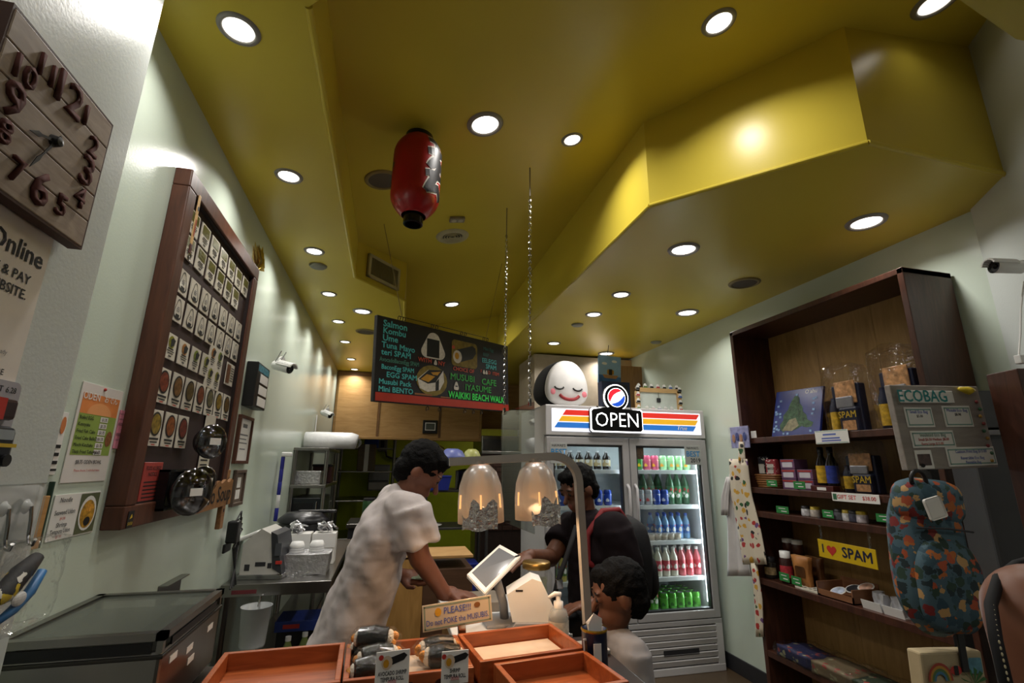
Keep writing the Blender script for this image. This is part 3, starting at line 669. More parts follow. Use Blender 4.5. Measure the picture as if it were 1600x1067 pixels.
# ---- steel back counter along the left wall with equipment
tb = thing('steel_table', 'stainless worktable along the left wall behind the warmer', 'table', (-.52, 3.35, 0))
ob('top', rbox(-.21, .29, -.57, .85, .9, .93, .004), STEEL, tb)
ob('front_lip', rbox(-.21, .29, -.575, -.565, .875, .93, .002), STEEL, tb)
for x in (-.19, .27):
    for y in (-.54, .82): ob('leg', lathe([(.018, 0), (.018, .9)], 12), STEEL, tb, (x, y, 0))
ob('undershelf', rbox(-.2, .28, -.55, .83, .42, .44, .003), STEEL, tb)
ob('label_plate', bx(-.16, -.05, -.578, -.574, .888, .905), mat('plate_red', '6A2A30', rough=.5), tb)
pr = thing('ticket_printer', 'white boxy sealing machine tilted on the steel table with dark side panel', 'machine', (-.575, 2.98, .93), (0, 0, rad(-6)))
ob('body', prism([(-.10, 0), (.10, 0), (.055, .2), (-.02, .24), (-.1, .17)], -.1, .12), mat('machine_white', 'B9B7B0', rough=.4), pr)
ob('control_panel', prism([(.055, .05), (.105, .02), (.062, .21), (.03, .225)], -.105, .125), mat('panel_dark', '2F3034', rough=.4), pr)
ob('screen', bx(.06, .09, -.109, -.104, .11, .17), mat('screen_grey', '4A4C52', rough=.15), pr)
ob('red_key', bx(.07, .1, -.109, -.104, .07, .085), RED, pr)
for q_ in ((-.08, -.055, .04, .03), (-.03, .02, .06, .02), (.03, .05, .05, .025)): ob('front_sticker', bars([q_], y=-.1012), DARK, pr)
ob('base_rail', rbox(-.105, .11, -.11, .125, -.0, .022, .003), CHROME, pr)
ob('lid', rbox(-.11, .05, -.1, .1, .21, .23, .008), WHITE, pr, (0, 0, 0), (0, rad(-22), 0))
cn = thing('power_cables', 'black power cables and adapter hanging on the left wall below the plaque', 'cable', (XL+.02, 2.70, 1.13), RL)
ob('adapter', rbox(-.03, .03, -.05, 0, .0, .1, .008), BLACK, cn)
for k in range(4):
    a_ = random.random(); ob('wire', tube([(.0, -.03, .1), (.03+.02*k, -.04, .14-.03*k), (.06-.03*k, -.04, -.02), (.05*a_, -.05, -.12), (-.06+.03*k, -.06, -.19)], .004, 6), BLACK, cn)
ob('socket', rbox(-.05, .05, -.012, 0, -.04, .0, .004), BLACK, cn)
fo = thing('foil_pan', 'foil wrapped tray holding white cups on the steel table', 'pan', (-.40, 3.02, .93))
ob('pan', crumple(subd(prism([(-.125, 0), (.125, 0), (.135, .1), (-.135, .1)], -.09, .1), 5), .004, 40), ALU, fo)
for i, (px, py, lb) in enumerate(((-.045, 0, 'left'), (.055, .02, 'right'))):
    t = thing('cup_stack', f'short stack of upturned white cups at the {lb} of the foil pan', 'cups', (-.40+px, 3.02+py, 1.03)); 
    for k in range(3): ob('cup', lathe([(.035, k*.012), (.04, k*.012), (.038, k*.012+.012), (.03, k*.012+.03), (.0001, k*.012+.03)], 20), WHITE, t, smooth=True)
for i, (x, lb) in enumerate(((-.47, 'left'), (-.33, 'right'))):
    t = thing('condiment_box', f'white cardboard box heaped with foil sachets, {lb} of the pair behind the pan', 'box', (x, 3.27, .93))
    ob('carton', rbox(-.065, .065, -.06, .06, 0, .17, .003), PAPER, t)
    ob('flap', rbox(-.066, .066, -.064, -.06, .09, .17, .001, 1), WHITE, t)
    for k in range(12):
        c = Vector((random.uniform(-.05, .05), random.uniform(-.05, .05), .18+random.random()*.035))
        ob('sachet', crumple(subd(bx(-.022, .022, -.016, .016, -.004, .004), 2), .006, 50, k), ALU, t, c, (random.uniform(-1, 1), random.uniform(-1, 1), random.uniform(-3, 3)))
lidb = thing('rice_cooker', 'dark rounded rice cooker on the table behind the white machine', 'cooker', (-.50, 3.55, .93))
ob('body', lathe([(.0001, 0), (.13, 0), (.15, .03), (.15, .19), (.14, .21)], 28), mat('cooker_dark', '1E1E22', rough=.3), lidb, smooth=True)
ob('lid', lathe([(.158, .205), (.16, .22), (.11, .26), (.0001, .27)], 28), MATS['cooker_dark'], lidb, smooth=True); ob('handle', rbox(-.04, .2, -.02, .02, .255, .275, .008), BLACK, lidb)
# jug hung at the table end
jg = thing('measuring_jug', 'translucent white plastic container hung at the end of the steel table', 'container', (-.545, 2.70, .68))
ob('body', lathe([(.0001, 0), (.052, 0), (.055, .01), (.065, .17), (.069, .172), (.062, .168), (.05, .012)], 24), mat('frosted_plastic', 'B9BCBC', rough=.4, alpha=.85, var=.05), jg, smooth=True)
ob('hook', tube([(0, .03, .16), (0, .05, .2), (0, .06, .19)], .005, 8), CHROME, jg)
# bottles under table
bt = thing('sauce_bottle', 'clear bottle with yellow-green drink under the steel table, first from the jug', 'bottle', (-.42, 2.9, .44))
ob('body', lathe([(.0001, 0), (.03, 0), (.033, .01), (.033, .12), (.028, .15), (.013, .19), (.013, .2)], 20), mat('bottle_green', '7E8E52', rough=.15, var=.1, coat=.5), bt, smooth=True)
ob('label', lathe([(.0335, .04), (.0335, .1)], 20), mat('label_teal', '6FA08A', rough=.4, var=.3, scale=60), bt, smooth=True); ob('cap', lathe([(.014, .195), (.014, .215), (.0001, .216)], 16), WHITE, bt)
for i in range(1, 4): clone(bt, f'clear bottle with yellow-green drink under the steel table, {ordn(i)} from the jug', (-.42+.072*i, 2.9+.05*(i % 2), .44))
bb_ = thing('blue_carton', 'flat blue carton lying above the bottles under the steel table', 'box', (-.40, 3.05, .66))
ob('carton', rbox(-.1, .12, -.1, .1, 0, .05, .003), mat('carton_blue', '2A3E8C', rough=.4, var=.2), bb_); ob('print', bars([(-.06, .02, .015, .02)], y=-.1008), RED, bb_)
ob('shelf_riser', bx(-.1, .12, -.02, .1, -.22, 0), DARK, bb_)
# ---- wire rack with white roll
rk = thing('steel_rack', 'stainless shelf rack by the left wall carrying a white wrapped roll', 'rack', (-.60, 4.72, 0))
for x in (-.12, .12):
    for y in (-.45, .45): ob('post', lathe([(.016, 0), (.016, 1.62)], 12), STEEL, rk, (x, y, 0))
for z in (1.6, 1.31, .93, .35): ob('shelf', rbox(-.135, .135, -.47, .47, z, z+.025, .003), STEEL, rk)
rl = thing('wrapped_roll', 'thick white plastic wrapped roll lying on top of the steel rack', 'roll', (-.50, 4.62, 1.70), (0, 0, rad(-4)))
ob('roll', crumple(tube([(-.22, 0, 0), (-.215, 0, 0), (-.1, 0, .0), (.05, 0, 0), (.17, 0, 0), (.22, 0, -.01)], [.05, .072, .075, .075, .072, .065], 20), .004, 20), mat('roll_white', 'D5D5D6', rough=.35, bump=.3, bscale=20), rl, smooth=True)
ob('wrap_end', crumple(tube([(.21, 0, -.01), (.25, .02, -.03)], [.06, .03], 16), .008, 40), CLEAR, rl, smooth=True)
for i, (x, y, z, s, m_, nm, lb) in enumerate(((-.62, 4.4, 1.335, (.2, .12, .10), ALU, 'foil_pack', 'foil wrapped pack on the middle shelf of the steel rack'), (-.55, 4.75, 1.335, (.16, .2, .15), mat('kit_red', '3A1B1A', rough=.5), 'storage_box', 'dark red box at the back of the rack middle shelf'),
        (-.60, 4.55, .955, (.24, .5, .28), mat('oven_dark', '23282B', rough=.3), 'microwave', 'dark microwave oven on the lower rack shelf'))):
    b_ = tag(ob(nm, rbox(-s[0]/2, s[0]/2, -s[1]/2, s[1]/2, 0, s[2], .008), m_, None, (x, y, z)), lb, nm.split('_')[-1])
    if nm == 'microwave': ob('door_handle', rbox(.07, .08, -.27, -.25, .03, .25, .004), CHROME, b_); ob('door_glass', bx(-.1, .05, -.254, -.25, .04, .24), BLACK, b_)
    if nm == 'foil_pack': ob('lid', rbox(-s[0]/2-.004, s[0]/2+.004, -s[1]/2-.004, s[1]/2+.004, s[2]-.01, s[2]+.006, .003), ALU, b_)
    if nm == 'storage_box': ob('lid', rbox(-.085, .085, -.105, .105, .14, .16, .004), BLACK, b_)
# ================================================================ hanging things
# ---- red paper lantern
lx, ly = .037, 2.0
ztp = pt(655, 212, Y=ly).z; zbt = pt(651, 352, Y=ly).z
LH = ztp-zbt
t = thing('paper_lantern', 'red ribbed paper lantern with black calligraphy hanging from the raised ceiling', 'lantern', (lx, ly, zbt), (0, rad(.5), 0))
R0 = .108
def lr(u):      # body radius along height 0..1
    return R0*(1-max(0, abs(u-.5)*2-.52)**2*2.1)
prof = []; N = 40
for i in range(N*2+1):
    u = i/(N*2); z = LH*(.09+u*.87); prof.append((lr(u)*(1+(.016 if i % 2 else -.016)), z))
LRED = mat('lantern_red', 'A8151C', rough=.35, var=.06, scale=8, coat=.25)
ob('shade', lathe(prof, 40), LRED, t, smooth=True)
ob('bottom_cap', lathe([(.034, 0), (.042, 0), (.044, .002), (.044, .052), (.034, .052), (.034, 0)], 28), mat('cap_black', '0E0E10', rough=.15), t, smooth=False)
ob('top_cap', lathe([(.062, LH*.945), (.064, LH*.945), (.064, LH*.985), (.05, LH*.99), (.05, LH*.95)], 28), MATS['cap_black'], t)
zc = 3.03+.15*lx-zbt
ob('hanger_wire', tube([(-.05, 0, LH*.97), (-.03, 0, LH*1.03), (0, 0, LH*1.06), (.03, 0, LH*1.03), (.05, 0, LH*.97)], .002, 6), mat('wire_dull', '8C7A50', rough=.5), t)
ob('hook', tube([(0, 0, LH*1.05), (0, 0, zc)], .004, 8), MATS['wire_dull'], t)
def stroke(pts, w_, off, a0):
    """brush stroke wrapped round the lantern; pts in (arc metres, 0..1 height)"""
    bm = newbm(); L_ = []
    n_ = len(pts)
    dense = []
    for i in range(n_-1):
        for k in range(6): dense.append((pts[i][0]+(pts[i+1][0]-pts[i][0])*k/6, pts[i][1]+(pts[i+1][1]-pts[i][1])*k/6))
    dense.append(pts[-1])
    for i, (s, u) in enumerate(dense):
        a = dense[max(i-1, 0)]; b = dense[min(i+1, len(dense)-1)]
        dx, dz = b[0]-a[0], (b[1]-a[1])*LH*.87; l_ = math.hypot(dx, dz) or 1
        wv = w_*(.55+.6*math.sin(PI*(.15+.8*i/len(dense))))
        row = []
        for j in range(5):
            f = -1+j*.5
            S_ = s-dz/l_*wv*f; U = u+dx/l_*wv*f/(LH*.87)
            U = min(max(U, .02), .98); r = lr(U)*1.012+off; an = a0+S_/R0
            row.append(bm.verts.new((r*math.cos(an), r*math.sin(an), LH*(.09+U*.87))))
        L_.append(row)
    for a, b in zip(L_, L_[1:]):
        for j in range(4): bm.faces.new((a[j], a[j+1], b[j+1], b[j]))
    return bm
STR = [[(-.05, .86), (.06, .9)], [(0, .95), (.0, .62), (-.03, .52)], [(-.055, .70), (.05, .75)], [(.0, .66), (-.045, .5)], [(.01, .66), (.06, .55)], [(-.06, .42), (.055, .46)], [(.03, .6), (-.02, .36), (-.055, .2)], [(-.055, .22), (.02, .3), (.05, .18)]]
A0 = math.atan2(-ly, -lx)+rad(52)
for s_ in STR:
    ob('brush_outline', stroke(s_, .023, .0006, A0), mat('stroke_white', 'D8CFC8', rough=.5), t)
for s_ in STR:
    ob('brush_stroke', stroke(s_, .017, .0016, A0), mat('stroke_black', '17171C', rough=.4), t)
STR2 = [[(0, .8), (.0, .3)], [(-.03, .6), (.04, .55)]]
for s_ in STR2: ob('brush_stroke', stroke(s_, .014, .001, A0+rad(-140)), MATS['stroke_black'], t)

# ---- hanging menu sign
t = thing('hanging_menu_sign', 'black hand painted musubi menu sign with red bottom band hung from the ceiling', 'sign', (.40, 3.385, 2.165), (0, rad(-2.3), rad(36.8)))
SW, SH = .645, .272
ob('board', rbox(-SW, SW, 0, .03, -SH, SH, .003), mat('chalk_black', '181416', rough=.5, var=.15), t)
ob('red_band', rbox(-SW+.012, SW, -.002, .001, -SH+.006, -SH+.058, .001, 1), mat('band_red', 'A8301C', rough=.45), t)
CY = mat('paint_cyan', '52BABA', rough=.5, var=0); GR = mat('paint_green', '3AA548', rough=.5, var=0); GRB = mat('paint_bright_green', '40E45C', rough=.5, var=0); RP = mat('paint_red', 'C24C34', rough=.5, var=0)
rows = [('Salmon', .060, CY, -.60), ('Kombu', .056, CY, -.60), ('Ume', .056, CY, -.60), ('Tuna Mayo', .054, CY, -.605), ('teri SPAM', .052, CY, -.605), ('AvocadoBaconEgg SPAM', .040, mat('paint_dim', '4C8676', rough=.5, var=0), -.615), ('BaconEgg SPAM', .042, CY, -.60), ('EGG SPAM', .048, CY, -.56), ('Musubi Pack', .046, CY, -.615), ('Mini BENTO', .047, CY, -.615)]
for i, (s_, sz, m_, x) in enumerate(rows):
    text(s_, sz, m_, t, x, .226-i*.0465, -.003, .022, 'LEFT', sx=1.1 if len(s_) < 12 else .95 if len(s_) < 15 else .78)
CRM = mat('paint_rice', 'CFC8BC', rough=.6, var=.15, scale=60); OLV = mat('paint_olive', '7E6B2A', rough=.6, var=.3, scale=30); EGGY = mat('paint_egg', 'C08A1E', rough=.5, var=.15, scale=40)
def art(nm, bm, m_): return ob(nm, bm, m_, t)
art('rice_ball_painting', flat(onigiri(-.175, .145, .22, .185), -.003), CRM); art('seaweed_painting', flat([(-.235, .062), (-.12, .062), (-.12, .19), (-.235, .19)], -.0036), INK)
art('roll_ground', flat(rrect(.0, .27, .03, .225, .03), -.003), OLV)
art('roll_painting', flat([(.06, .055), (.22, .105), (.255, .15), (.25, .19), (.215, .205), (.05, .15)], -.0036), mat('paint_slate', '25272C', rough=.5))
art('roll_end', flat(ell(.058, .10, .045, .048), -.0042), CRM); art('roll_egg', flat(ell(.052, .105, .022, .026, 12), -.0048), EGGY); art('shrimp_tail', flat(ell(.016, .165, .016, .014, 8), -.0042), RP)
art('bento_ground', flat(ell(-.18, -.10, .14, .105), -.003), OLV)
B_ = [(-.31, -.1), (-.22, -.03), (-.08, -.02), (-.07, -.1), (-.11, -.16), (-.22, -.18), (-.29, -.16)]
art('bento_case', flat(B_, -.0036), CRM)
art('bento_top', flat([(-.30, -.1), (-.215, -.03), (-.08, -.018), (-.15, -.11), (-.22, -.125)], -.0042), INK)
art('egg_slice', flat([(-.285, -.1), (-.23, -.06), (-.155, -.07), (-.215, -.115)], -.0048), EGGY); art('egg_slice', flat([(-.195, -.045), (-.105, -.03), (-.135, -.06), (-.175, -.06)], -.0048), EGGY)
art('seaweed_strip', flat([(-.15, -.11), (-.12, -.08), (-.12, -.16), (-.15, -.17)], -.0048), INK)
art('orange_sweep', bars([(-.33, -.18, -.207, .012)], y=-.0036), mat('paint_orange', '8E5A34', rough=.5)); art('orange_sweep', bars([(-.1, -.01, -.21, .008)], y=-.0036), MATS['paint_orange'])
text('WITH', .042, RP, t, -.25, .032, -.005, .018, sx=1.1); art('small_rice_ball', flat(onigiri(-.155, .03, .03, .036, 4), -.005), CRM); text('N', .042, RP, t, -.112, .028, -.005, .018, sx=1.1); text('Y', .042, RP, t, -.078, .026, -.005, .018, sx=1.1)
text('CHOICE OF', .040, RP, t, .125, .008, -.005, .018, sx=1.05); text('F', .036, RP, t, .315, .022, -.005, .018)
for k in range(2): art('small_rice_ball', flat(onigiri(.345+k*.03, .02, .026, .032, 4), -.005), CRM)
text('D', .036, RP, t, .408, .02, -.005, .018); text('ITEM', .036, RP, t, .485, .018, -.005, .018, sx=1.05)
text('Mini Egg', .036, mat('paint_teal_dim', '2C6E6C', rough=.5, var=0), t, .40, .205, -.004, .014); text('BEEF', .034, MATS['paint_teal_dim'], t, .37, .158, -.004, .014)
text('EELEGG', .048, CY, t, .41, .11, -.004, .022, sx=1.05); text('SPAM', .05, CY, t, .43, .066, -.004, .024, sx=1.05)
text('MUSUBI', .066, GR, t, .115, -.052, -.004, .016, sx=1.12); text('CAFE', .066, GR, t, .405, -.058, -.004, .016, sx=1.12); text('IYASUME', .064, GR, t, .285, -.118, -.004, .014, sx=1.15); art('rice_emblem', flat(onigiri(.05, -.115, .05, .06, 5), -.004), CRM); art('rice_emblem_band', flat(rrect(.038, .062, -.122, -.114, .003), -.0046), INK)
text('WAIKIKI BEACH WALK', .068, GRB, t, .28, -.184, -.004, .024, sx=.87)
art('corner_photo', flat(rrect(.56, .64, .19, .245, .002), -.004), mat('corner_photo', '3C3630', rough=.5, var=.6, scale=60))
def shook(x, z, s=1):
    return tube([(x-.012*s, .0, z), (x-.014*s, 0, z+.02), (x-.004*s, 0, z+.032), (x+.008*s, 0, z+.026), (x+.009*s, 0, z+.014), (x, 0, z+.008)], .0028, 6)
for x in (-.46, -.42, -.17, -.13, .12, .16, .37, .41): ob('hook', shook(x, SH), BLACK, t, (0, .015, 0))
for x in (-.2, -.09, .16, .25, .34): ob('lower_hook', shook(x, -SH-.035), BLACK, t, (0, .015, 0))
ob('rod', tube([(-.47, .015, SH+.03), (.42, .015, SH+.03)], .0022, 6), BLACK, t)
for x, (px, py) in ((-.44, (600, 350)), (.39, (784, 412))):
    p = raised(px, py); M_ = (Matrix.Translation((.40, 3.385, 2.165)) @ Euler((0, rad(-2.3), rad(36.8))).to_matrix().to_4x4())
    q = M_ @ Vector((x, .015, SH+.03)); cyl_ = newbm(); cyl(cyl_, q, p, .0022, seg=6)
    o = ob('support_wire', cyl_, MATS['wire_dull']); o.parent = t; o.matrix_parent_inverse = M_.inverted()

# ---- chains and hanging acrylic panel
def chain(label, p0, z1, n_links_r=.011):
    t = thing('hanging_chain', label, 'chain', (p0.x, p0.y, z1))
    bm = newbm(); z = 0; i = 0; top = p0.z-z1
    while z < top-.2:
        pts = [(0, .007*math.cos(a), z+.011*math.sin(a)+.011) for a in [2*PI*k/8 for k in range(8)]] if i % 2 else [(.007*math.cos(a), 0, z+.011*math.sin(a)+.011) for a in [2*PI*k/8 for k in range(8)]]
        tube(pts, .0021, 4, bm, True); z += .0185; i += 1
    ob('links', bm, CHROME, t)
    ob('hanger_strap', bx(-.003, .003, -.002, .002, top-.21, top), mat('strap_grey', '77705A', rough=.4), t)
    return t
p1 = raised(792, 325); p2 = raised(828, 262)
chain('silver chain hanging from the raised ceiling, the farther one beside the menu sign', p1, 1.84)
chain('silver chain hanging from the raised ceiling, the nearer one in front of the fridge', p2, 1.80)
t = thing('hanging_guard_panel', 'clear acrylic guard panel hung on two chains above the counter', 'panel', (p2.x, p2.y, 1.2))
d = p1-p2; L_ = math.hypot(d.x, d.y); t.rotation_euler = (0, 0, math.atan2(d.y, d.x))
ob('pane', rbox(-.06, L_+.04, -.003, .003, 0, .60, .001, 1), ACRYL, t)
for x in (0, L_): ob('clip', rbox(x-.012, x+.012, -.006, .006, .585, .625, .002), CHROME, t)

# ================================================================ counter with trays
ct = thing('service_counter', 'dark service counter carrying the wooden musubi trays', 'counter', (0, 0, 0))
ob('top', rbox(XL+.002, .70, 1.165, 1.68, .915, .95, .004), mat('counter_dark', '2A1D17', rough=.35), ct)
ob('front', bx(XL+.02, .66, 1.19, 1.66, .02, .915), mat('counter_face', '38241B', rough=.5), ct); ob('plinth', bx(XL+.04, .62, 1.22, 1.62, 0, .02), BLACK, ct)
LINER = mat('tray_liner', 'CDB9A2', rough=.5, var=.08, scale=20)
def tray(label, x, y, wx, wy, rz, liner, dots=True, h=.055, zb=.95):
    t = thing('wooden_tray', label, 'tray', (x, y, zb), (0, 0, rz), 'wooden trays on the counter')
    for nm, a_ in (('side', (-wx, wx, wy-.014, wy)), ('side', (-wx, wx, -wy, -wy+.014)), ('end', (-wx, -wx+.014, -wy+.014, wy-.014)), ('end', (wx-.014, wx, -wy+.014, wy-.014))):
        ob(nm, rbox(*a_, 0, h, .002), CEDAR, t)
    ob('base', bx(-wx+.01, wx-.01, -wy+.01, wy-.01, .004, .012), CEDAR, t)
    if liner: ob('liner', rbox(-wx+.02, wx-.02, -wy+.02, wy-.02, .012, .018, .001, 1), LINER, t)
    if dots:
        for i in range(3): ob('round_plug', lathe([(.0001, .002), (.011, .002), (.011, -.002)], 16), mat('plug_dark', '3A1A10', rough=.5), t, (wx*(-.45+i*.45), -wy, h*.5), (PI/2, 0, 0))
    return t
tray('empty reddish wooden tray at the left of the counter', -.23, 1.475, .155, .135, rad(2), False, False)
tray('wooden tray holding wrapped seaweed rolls in the middle of the counter', .088, 1.477, .158, .125, rad(2), True)
tray('wooden tray with bare pale liner under the heat lamps', .412, 1.52, .156, .115, rad(7), True)
tray('wooden tray at the bottom edge of the picture in front of the lined tray', .45, 1.285, .135, .105, rad(7), False)
# wrapped rolls
NORI = mat('seaweed', '14130F', rough=.22, var=.3, scale=60, bump=.4, bscale=90, coat=.5); RICE = mat('rice', 'D8CCBA', rough=.6, bump=.5, bscale=200); TEMP = mat('tempura_gold', 'C9853A', rough=.5, var=.4, scale=80, bump=.6, bscale=120)
rollm = crumple(tube([(-.045, 0, 0), (-.04, 0, 0), (0, 0, .004), (.035, 0, 0), (.04, 0, 0)], [.02, .027, .029, .027, .02], 18), .002, 60)
def musubi(label, loc, rz, tilt=0):
    t = thing('seaweed_roll', label, 'rice roll', loc, (tilt, 0, rz))
    ob('seaweed', musubi.body, None, t); ob('rice_end', musubi.rice, None, t); ob('filling', musubi.fill, None, t); ob('wrapper', musubi.wrap, None, t)
    return t
me = bpy.data.meshes.new('seaweed'); rollm.to_mesh(me); rollm.free(); me.materials.append(NORI); musubi.body = me
bm = newbm(); ball(bm, (.042, 0, 0), (.014, .022, .022), 14, 8); ball(bm, (-.046, 0, 0), (.01, .019, .019), 12, 8); me = bpy.data.meshes.new('rice_end'); bm.to_mesh(me); bm.free(); me.materials.append(RICE); musubi.rice = me
bm = newbm(); ball(bm, (.054, .004, .004), (.013, .012, .012), 10, 8); ball(bm, (.052, -.008, -.008), (.01, .01, .009), 10, 8); ball(bm, (-.056, 0, .002), (.008, .012, .01), 10, 8); me = bpy.data.meshes.new('filling'); bm.to_mesh(me); bm.free(); me.materials.append(TEMP); musubi.fill = me
bm = crumple(tube([(-.068, 0, 0), (-.05, 0, 0), (0, 0, .002), (.05, 0, 0), (.075, 0, 0)], [.008, .029, .033, .03, .01], 14), .003, 50); me = bpy.data.meshes.new('wrapper'); bm.to_mesh(me); bm.free(); me.materials.append(film('cling_film', .0, .22, .05, .9, 90)); musubi.wrap = me
zt = .97+.029
musubi('wrapped seaweed shrimp roll at the front of the left pile', (.0, 1.415, zt), rad(8)); musubi('wrapped seaweed shrimp roll half hidden at the back bottom of the left pile', (-.01, 1.568, zt-.003), rad(-6)); musubi('wrapped seaweed roll in the middle of the left pile', (.012, 1.48, zt+.006), rad(14)); musubi('wrapped seaweed roll on top of the left pile with shrimp showing', (.0, 1.538, zt+.033), rad(-10))
musubi('wrapped seaweed roll at the back of the right pair in the middle tray', (.175, 1.53, zt), rad(190)); musubi('wrapped seaweed roll at the front of the right pair in the middle tray', (.185, 1.465, zt), rad(172))
def price_card(label, x, y, z, lines, w_, h_, rz=0, roll=True):
    t = thing('price_card', label, 'price card', (x, y, z), (rad(-4), 0, rz))
    ob('card', rbox(-w_, w_, 0, .002, 0, h_, .001, 1), PAPER, t)
    if roll:
        ob('roll_picture', flat([(-.012, h_*.58), (.026, h_*.72), (.034, h_*.84), (.026, h_*.92), (-.012, h_*.80)], -.0008), INK, t); ob('rice_picture', flat(ell(-.014, h_*.69, .013, .015, 14), -.0012), LINER, t)
        ob('egg_picture', flat(ell(-.016, h_*.67, .007, .009, 10), -.0016), EGGY, t); ob('shrimp_picture', flat(ell(-.028, h_*.84, .006, .006, 8), -.0012), RED, t)
    for i, s_ in enumerate(lines): text(s_, .0125, INK, t, 0, h_*.40-i*.012, -.001, .02, sx=.62)
    ob('price_mark', bars([(-.01, .01, h_*.12, .008)], y=-.001), mat('pink_print', 'C99A9A', rough=.5, var=0), t)
    ob('stand', rbox(-.012, .012, -.002, .004, .95-z, .01, .001, 1), ACRYL, t)
    return t
price_card('white price card for avocado shrimp tempura roll on the tray front', .048, 1.335, .985, ('AVOCADO SHRIMP', 'TEMPURA ROLL'), .040, .078, rad(6)); price_card('white price card for shrimp tempura roll right of the other card', .200, 1.345, .977, ('SHRIMP', 'TEMPURA ROLL'), .034, .072, rad(2))
t = price_card('small tilted price card leaning at the right end of the lined tray', .588, 1.40, .945, ('MUSUBI',), .024, .09, rad(15), False); ob('photo', flat(rrect(-.02, .02, .045, .085, .001), -.001), mat('card_photo', '6B4A33', rough=.4, var=.6, scale=90), t)
# "please" sign in a clip
pc = (pt(665, 950, Y=1.64)+pt(764, 966, Y=1.64))/2
t = thing('please_sign', 'laminated please do not poke the musubis sign on a clip stand', 'sign', (pc.x, 1.64, pc.z), (0, rad(-5.5), 0))
ob('sheet', rbox(-.108, .108, -.001, .001, -.037, .037, .0005, 1), mat('please_cream', 'D8C9B0', rough=.15, var=.02), t)
fr = newbm()
for a_ in ((-.103, .103, .029, .033), (-.103, .103, -.033, -.029), (-.103, -.099, -.033, .033), (.099, .103, -.033, .033)): bars([(a_[0], a_[1], a_[2], a_[3]-a_[2])], fr, -.0016)
ob('border', fr, mat('border_green', '8FA08C', rough=.5), t)
text('PLEASE!!!', .026, BLUEP, t, .0, .013, -.002, .012, sx=.85); text('Do not POKE the MUSUBIS.', .0225, BLUEP, t, 0, -.015, -.002, .012, sx=.74)
ob('sun_mark', flat(ell(-.06, .013, .010, .012, 14), -.002), mat('mark_yellow', 'E3A92E', rough=.5), t); ob('bee_mark', flat(ell(.062, .016, .01, .008, 10), -.002), mat('bee_brown', '8A5A30', rough=.5), t)
ob('clip', rbox(-.012, .012, -.008, .008, -.06, -.03, .003), CHROME, t, (.01, 0, 0)); ob('clip_post', rbox(-.006, .006, -.004, .004, -.115, -.05, .002), CHROME, t, (.01, 0, 0))
# register counter
rc = thing('register_counter', 'white topped register counter behind the trays', 'counter', (.44, 1.98, 0))
ob('top', rbox(-.19, .20, -.29, .26, .93, .955, .004), WHITE, rc); ob('carcass', bx(-.17, .18, -.27, .24, 0, .93), PLY, rc); ob('edge', rbox(-.192, .202, -.294, -.288, .925, .957, .002), mat('edge_alu', 'A8A6A2', rough=.4), rc)
# tablet
P = [pt(781, 850, Y=1.93), pt(814, 868, Y=1.86), pt(757, 927, Y=1.74), pt(729, 897, Y=1.81)]
nrm = (P[1]-P[0]).cross(P[3]-P[0]).normalized()
if nrm.dot(CAM-P[0]) < 0: nrm = -nrm
ctr = sum(P, Vector())/4
t = thing('tablet_register', 'white tablet cash register tilted on a grey stand', 'tablet', (ctr.x, ctr.y, .955))
def quad(Ps, d0, d1, sc=1.0):
    bm = newbm(); a = [bm.verts.new((ctr+(p-ctr)*sc+nrm*d0)-Vector(t.location)) for p in Ps]; b = [bm.verts.new((ctr+(p-ctr)*sc+nrm*d1)-Vector(t.location)) for p in Ps]
    bm.faces.new(a); bm.faces.new(b[::-1])
    for i in range(4): bm.faces.new((a[i], b[i], b[(i+1) % 4], a[(i+1) % 4]))
    bmesh.ops.recalc_face_normals(bm, faces=bm.faces[:]); bmesh.ops.bevel(bm, geom=bm.edges[:], offset=.0025, segments=2, affect='EDGES'); return bm
ob('case', quad(P, -.016, .0), WHITE, t); ob('screen', quad(P, -.004, .0012, .84), mat('tablet_screen', '6A7078', rough=.08, var=.1, scale=6, emit=.12), t)
ob('card_reader', quad([ctr+(P[1]-ctr)*.98, ctr+(P[1]-ctr)*.8+(P[2]-P[1])*.0, ctr+(P[1]-ctr)*.8+(P[0]-P[1])*.08, ctr+(P[1]-ctr)*.98+(P[0]-P[1])*.08], -.002, .004), BLACK, t)
ob('stem', tube([ctr-nrm*.012-Vector(t.location), Vector((.045, .03, .06)), Vector((.05, .03, .012))], .016, 12), mat('stand_grey', '8C8C8E', rough=.35), t, smooth=True)
ob('foot', rbox(-.03, .11, -.04, .1, 0, .012, .004), MATS['stand_grey'], t)
# receipt printer / card terminal
t = thing('card_terminal', 'white angular card terminal on a grey base right of the tablet', 'terminal', (.515, 1.79, .955), (0, 0, rad(-12)))
ob('body', prism([(-.055, .03), (.085, .03), (.098, .05), (.045, .155), (.012, .165), (-.075, .115)], -.05, .06), WHITE, t)
ob('base', prism([(-.08, 0), (.11, 0), (.105, .012), (.09, .03), (-.045, .03), (-.06, .012)], -.07, .075), MATS['stand_grey'], t); ob('slot', bx(-.045, -.02, -.052, -.049, .125, .13), BLACK, t)
tag(ob('cash_drawer', rbox(-.14, .04, -.16, .02, 0, .035, .004), mat('drawer_beige', '8E8274', rough=.5), None, (.44, 2.15, .955)), 'low beige drawer under the worker\'s resting hand beside the tablet', 'drawer')
ob('slip', bx(-.12, -.05, -.165, -.12, .035, .037), PAPER, bpy.data.objects['cash_drawer'])
tag(ob('charging_cable', tube([(.365, 1.76, .962), (.33, 1.72, .958), (.30, 1.70, .958)], .003, 6), WHITE), 'thin white cable lying on the register counter before the terminal', 'cable')
